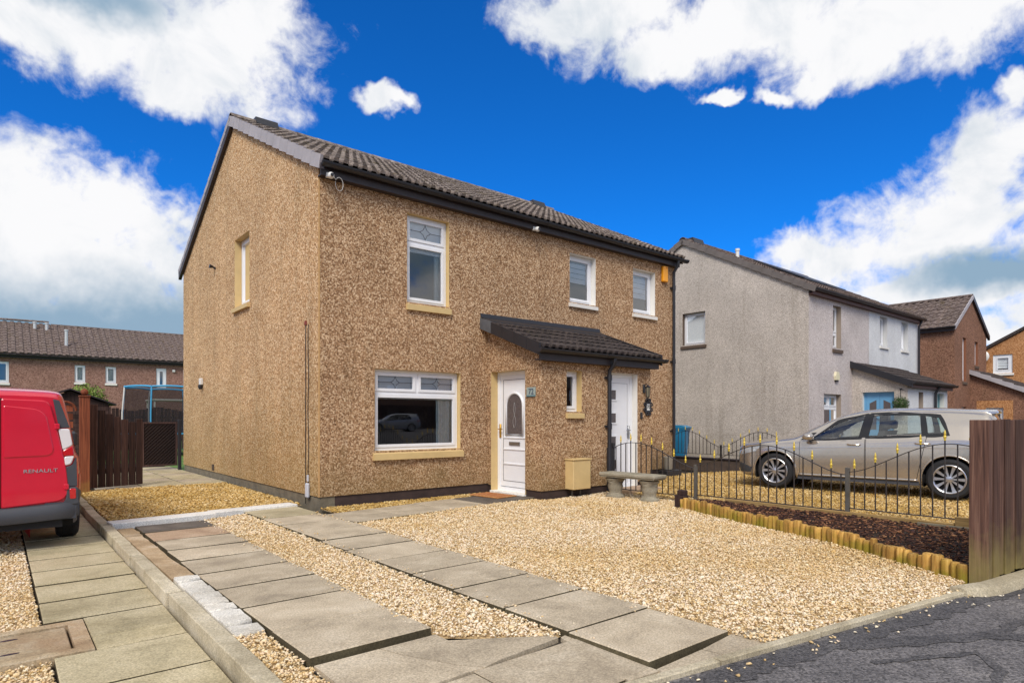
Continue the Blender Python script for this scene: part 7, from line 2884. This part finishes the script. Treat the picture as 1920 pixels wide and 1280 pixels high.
# bumper
mb = MB()
n = 24
prof = [(0.0, 0.30), (-0.055, 0.31), (-0.075, 0.36), (-0.07, 0.43), (-0.045, 0.465), (0.0, 0.475)]
vs = []
for i in range(n + 1):
    y = -0.85 + 1.70 * i / n
    pull = max(0.0, (abs(y) - 0.66) / 0.19) ** 2 * 0.09
    drop = 0.04 * (abs(y) / 0.9) ** 2
    vs += [(rear_x(0) + dx + pull, y, z + drop) for dx, z in prof]
k = len(prof)
mb.add(vs, [(i * k + j, (i + 1) * k + j, (i + 1) * k + j + 1, i * k + j + 1) for i in range(n) for j in range(k - 1)])
mb.build('bumper', M_PLASTIC, van, smooth=40)
mb = MB()
mb.box(-2.0, 1.9, -0.70, 0.70, 0.24, 0.34)
mb.tube([(-1.95, 0.05, 0.27), (-1.5, 0.05, 0.27), (-1.2, 0.3, 0.27)], 0.03, 8)
mb.build('underbody', M_DKALLOY, van)
mb = MB()
mb.tube([(-1.12, -0.7, 0.31), (-1.12, 0.7, 0.31)], 0.045, 8)
mb.build('axle', M_DKALLOY, van)
for (ax, az_) in VA:
    for s in (1, -1):
        wheel(van, (ax, s * 0.80, az_), 0.31, 0.20, s, spokes=6)
        mb = MB()
        vs = []
        for i in range(21):
            a = -0.4 + (math.pi + 0.8) * i / 20
            vs += [(ax + 0.36 * math.cos(a), s * 0.45, az_ + 0.36 * math.sin(a)), (ax + 0.36 * math.cos(a), s * 0.88, az_ + 0.36 * math.sin(a))]
        mb.add(vs, [(2 * i, 2 * i + 1, 2 * i + 3, 2 * i + 2) for i in range(20)])
        mb.build('wheel_well', M_DKALLOY, van)
for s in (1, -1):
    LV.patch([(0.90, 1.02), (0.05, 1.04), (0.05, 1.50), (0.52, 1.46)], 0.004, 8, 6, s).build('side_window', M_GLOSSBLK, van)
    LV.line([(0.0, 0.32), (0.0, 1.55)], 0.005, 0.001, s).build('door_gap', M_DKALLOY, van)
    mb = MB()
    mb.box(0.78, 0.94, s * 0.90, s * 1.06, 0.98, 1.20, 0.03)
    mb.build('wing_mirror', M_PLASTIC, van)
mb = MB()
vs = []
for i in range(9):
    x = 1.06 - 0.72 * i / 8
    for j in range(11):
        y = -0.64 + 1.28 * j / 10
        vs.append((x, y, LV.top_z(x, y) + 0.004))
mb.add(vs, [(i * 11 + j, (i + 1) * 11 + j, (i + 1) * 11 + j + 1, i * 11 + j + 1) for i in range(8) for j in range(10)])
mb.build('windscreen', M_GLOSSBLK, van)

# ================================================================ across the street: what the front windows mirror
oh = thing('terraced_house', 'dark brown terrace across the street, mirrored in the living room window', 'house', (25, -46, 0))
mb = MB()
mb.box(-30, 40, -8, 0, 0, 5.0)
mb.build('wall', M_HARL_RED, oh)
mb = MB()
mb.prism([(-8.3, 4.9), (0.3, 4.9), (-4, 7.3)], 'x', -30.2, 40.2)
mb.build('roof', M_TILE_DARK, oh)
for k in range(12):
    x = -27 + k * 5.6
    for z in (1.0, 3.4):
        MB().box(x, x + 1.1, 0.0, 0.05, z, z + 1.2).build('window', M_UPVC, oh)
of_ = thing('timber_fence', 'dark board fence across the street, mirrored in the living room window', 'fence', (0, -36, 0.3))
bmE = MB().box(-0.07, 0.07, -0.015, 0.015, 0, 2.1).mesh('board', M_WOOD_DARK)
for k in range(170):
    obj('board', bmE, of_, (5 + k * 0.16, 0.03 * (k % 2), 0))
for z in (0.4, 1.6):
    MB().box(5, 32, -0.08, -0.03, z, z + 0.08).build('rail', M_WOOD_DARK, of_)
bk = MB()
bk.prism([(-70, -0.10), (-15.0, -0.10), (-22.0, 0.4), (-36, 0.45), (-70, 0.5)], 'x', -60, 90)
tag(bk.build('verge', M_TAR), 'raised tarmac parking verge across the street', 'verge', kind='structure')
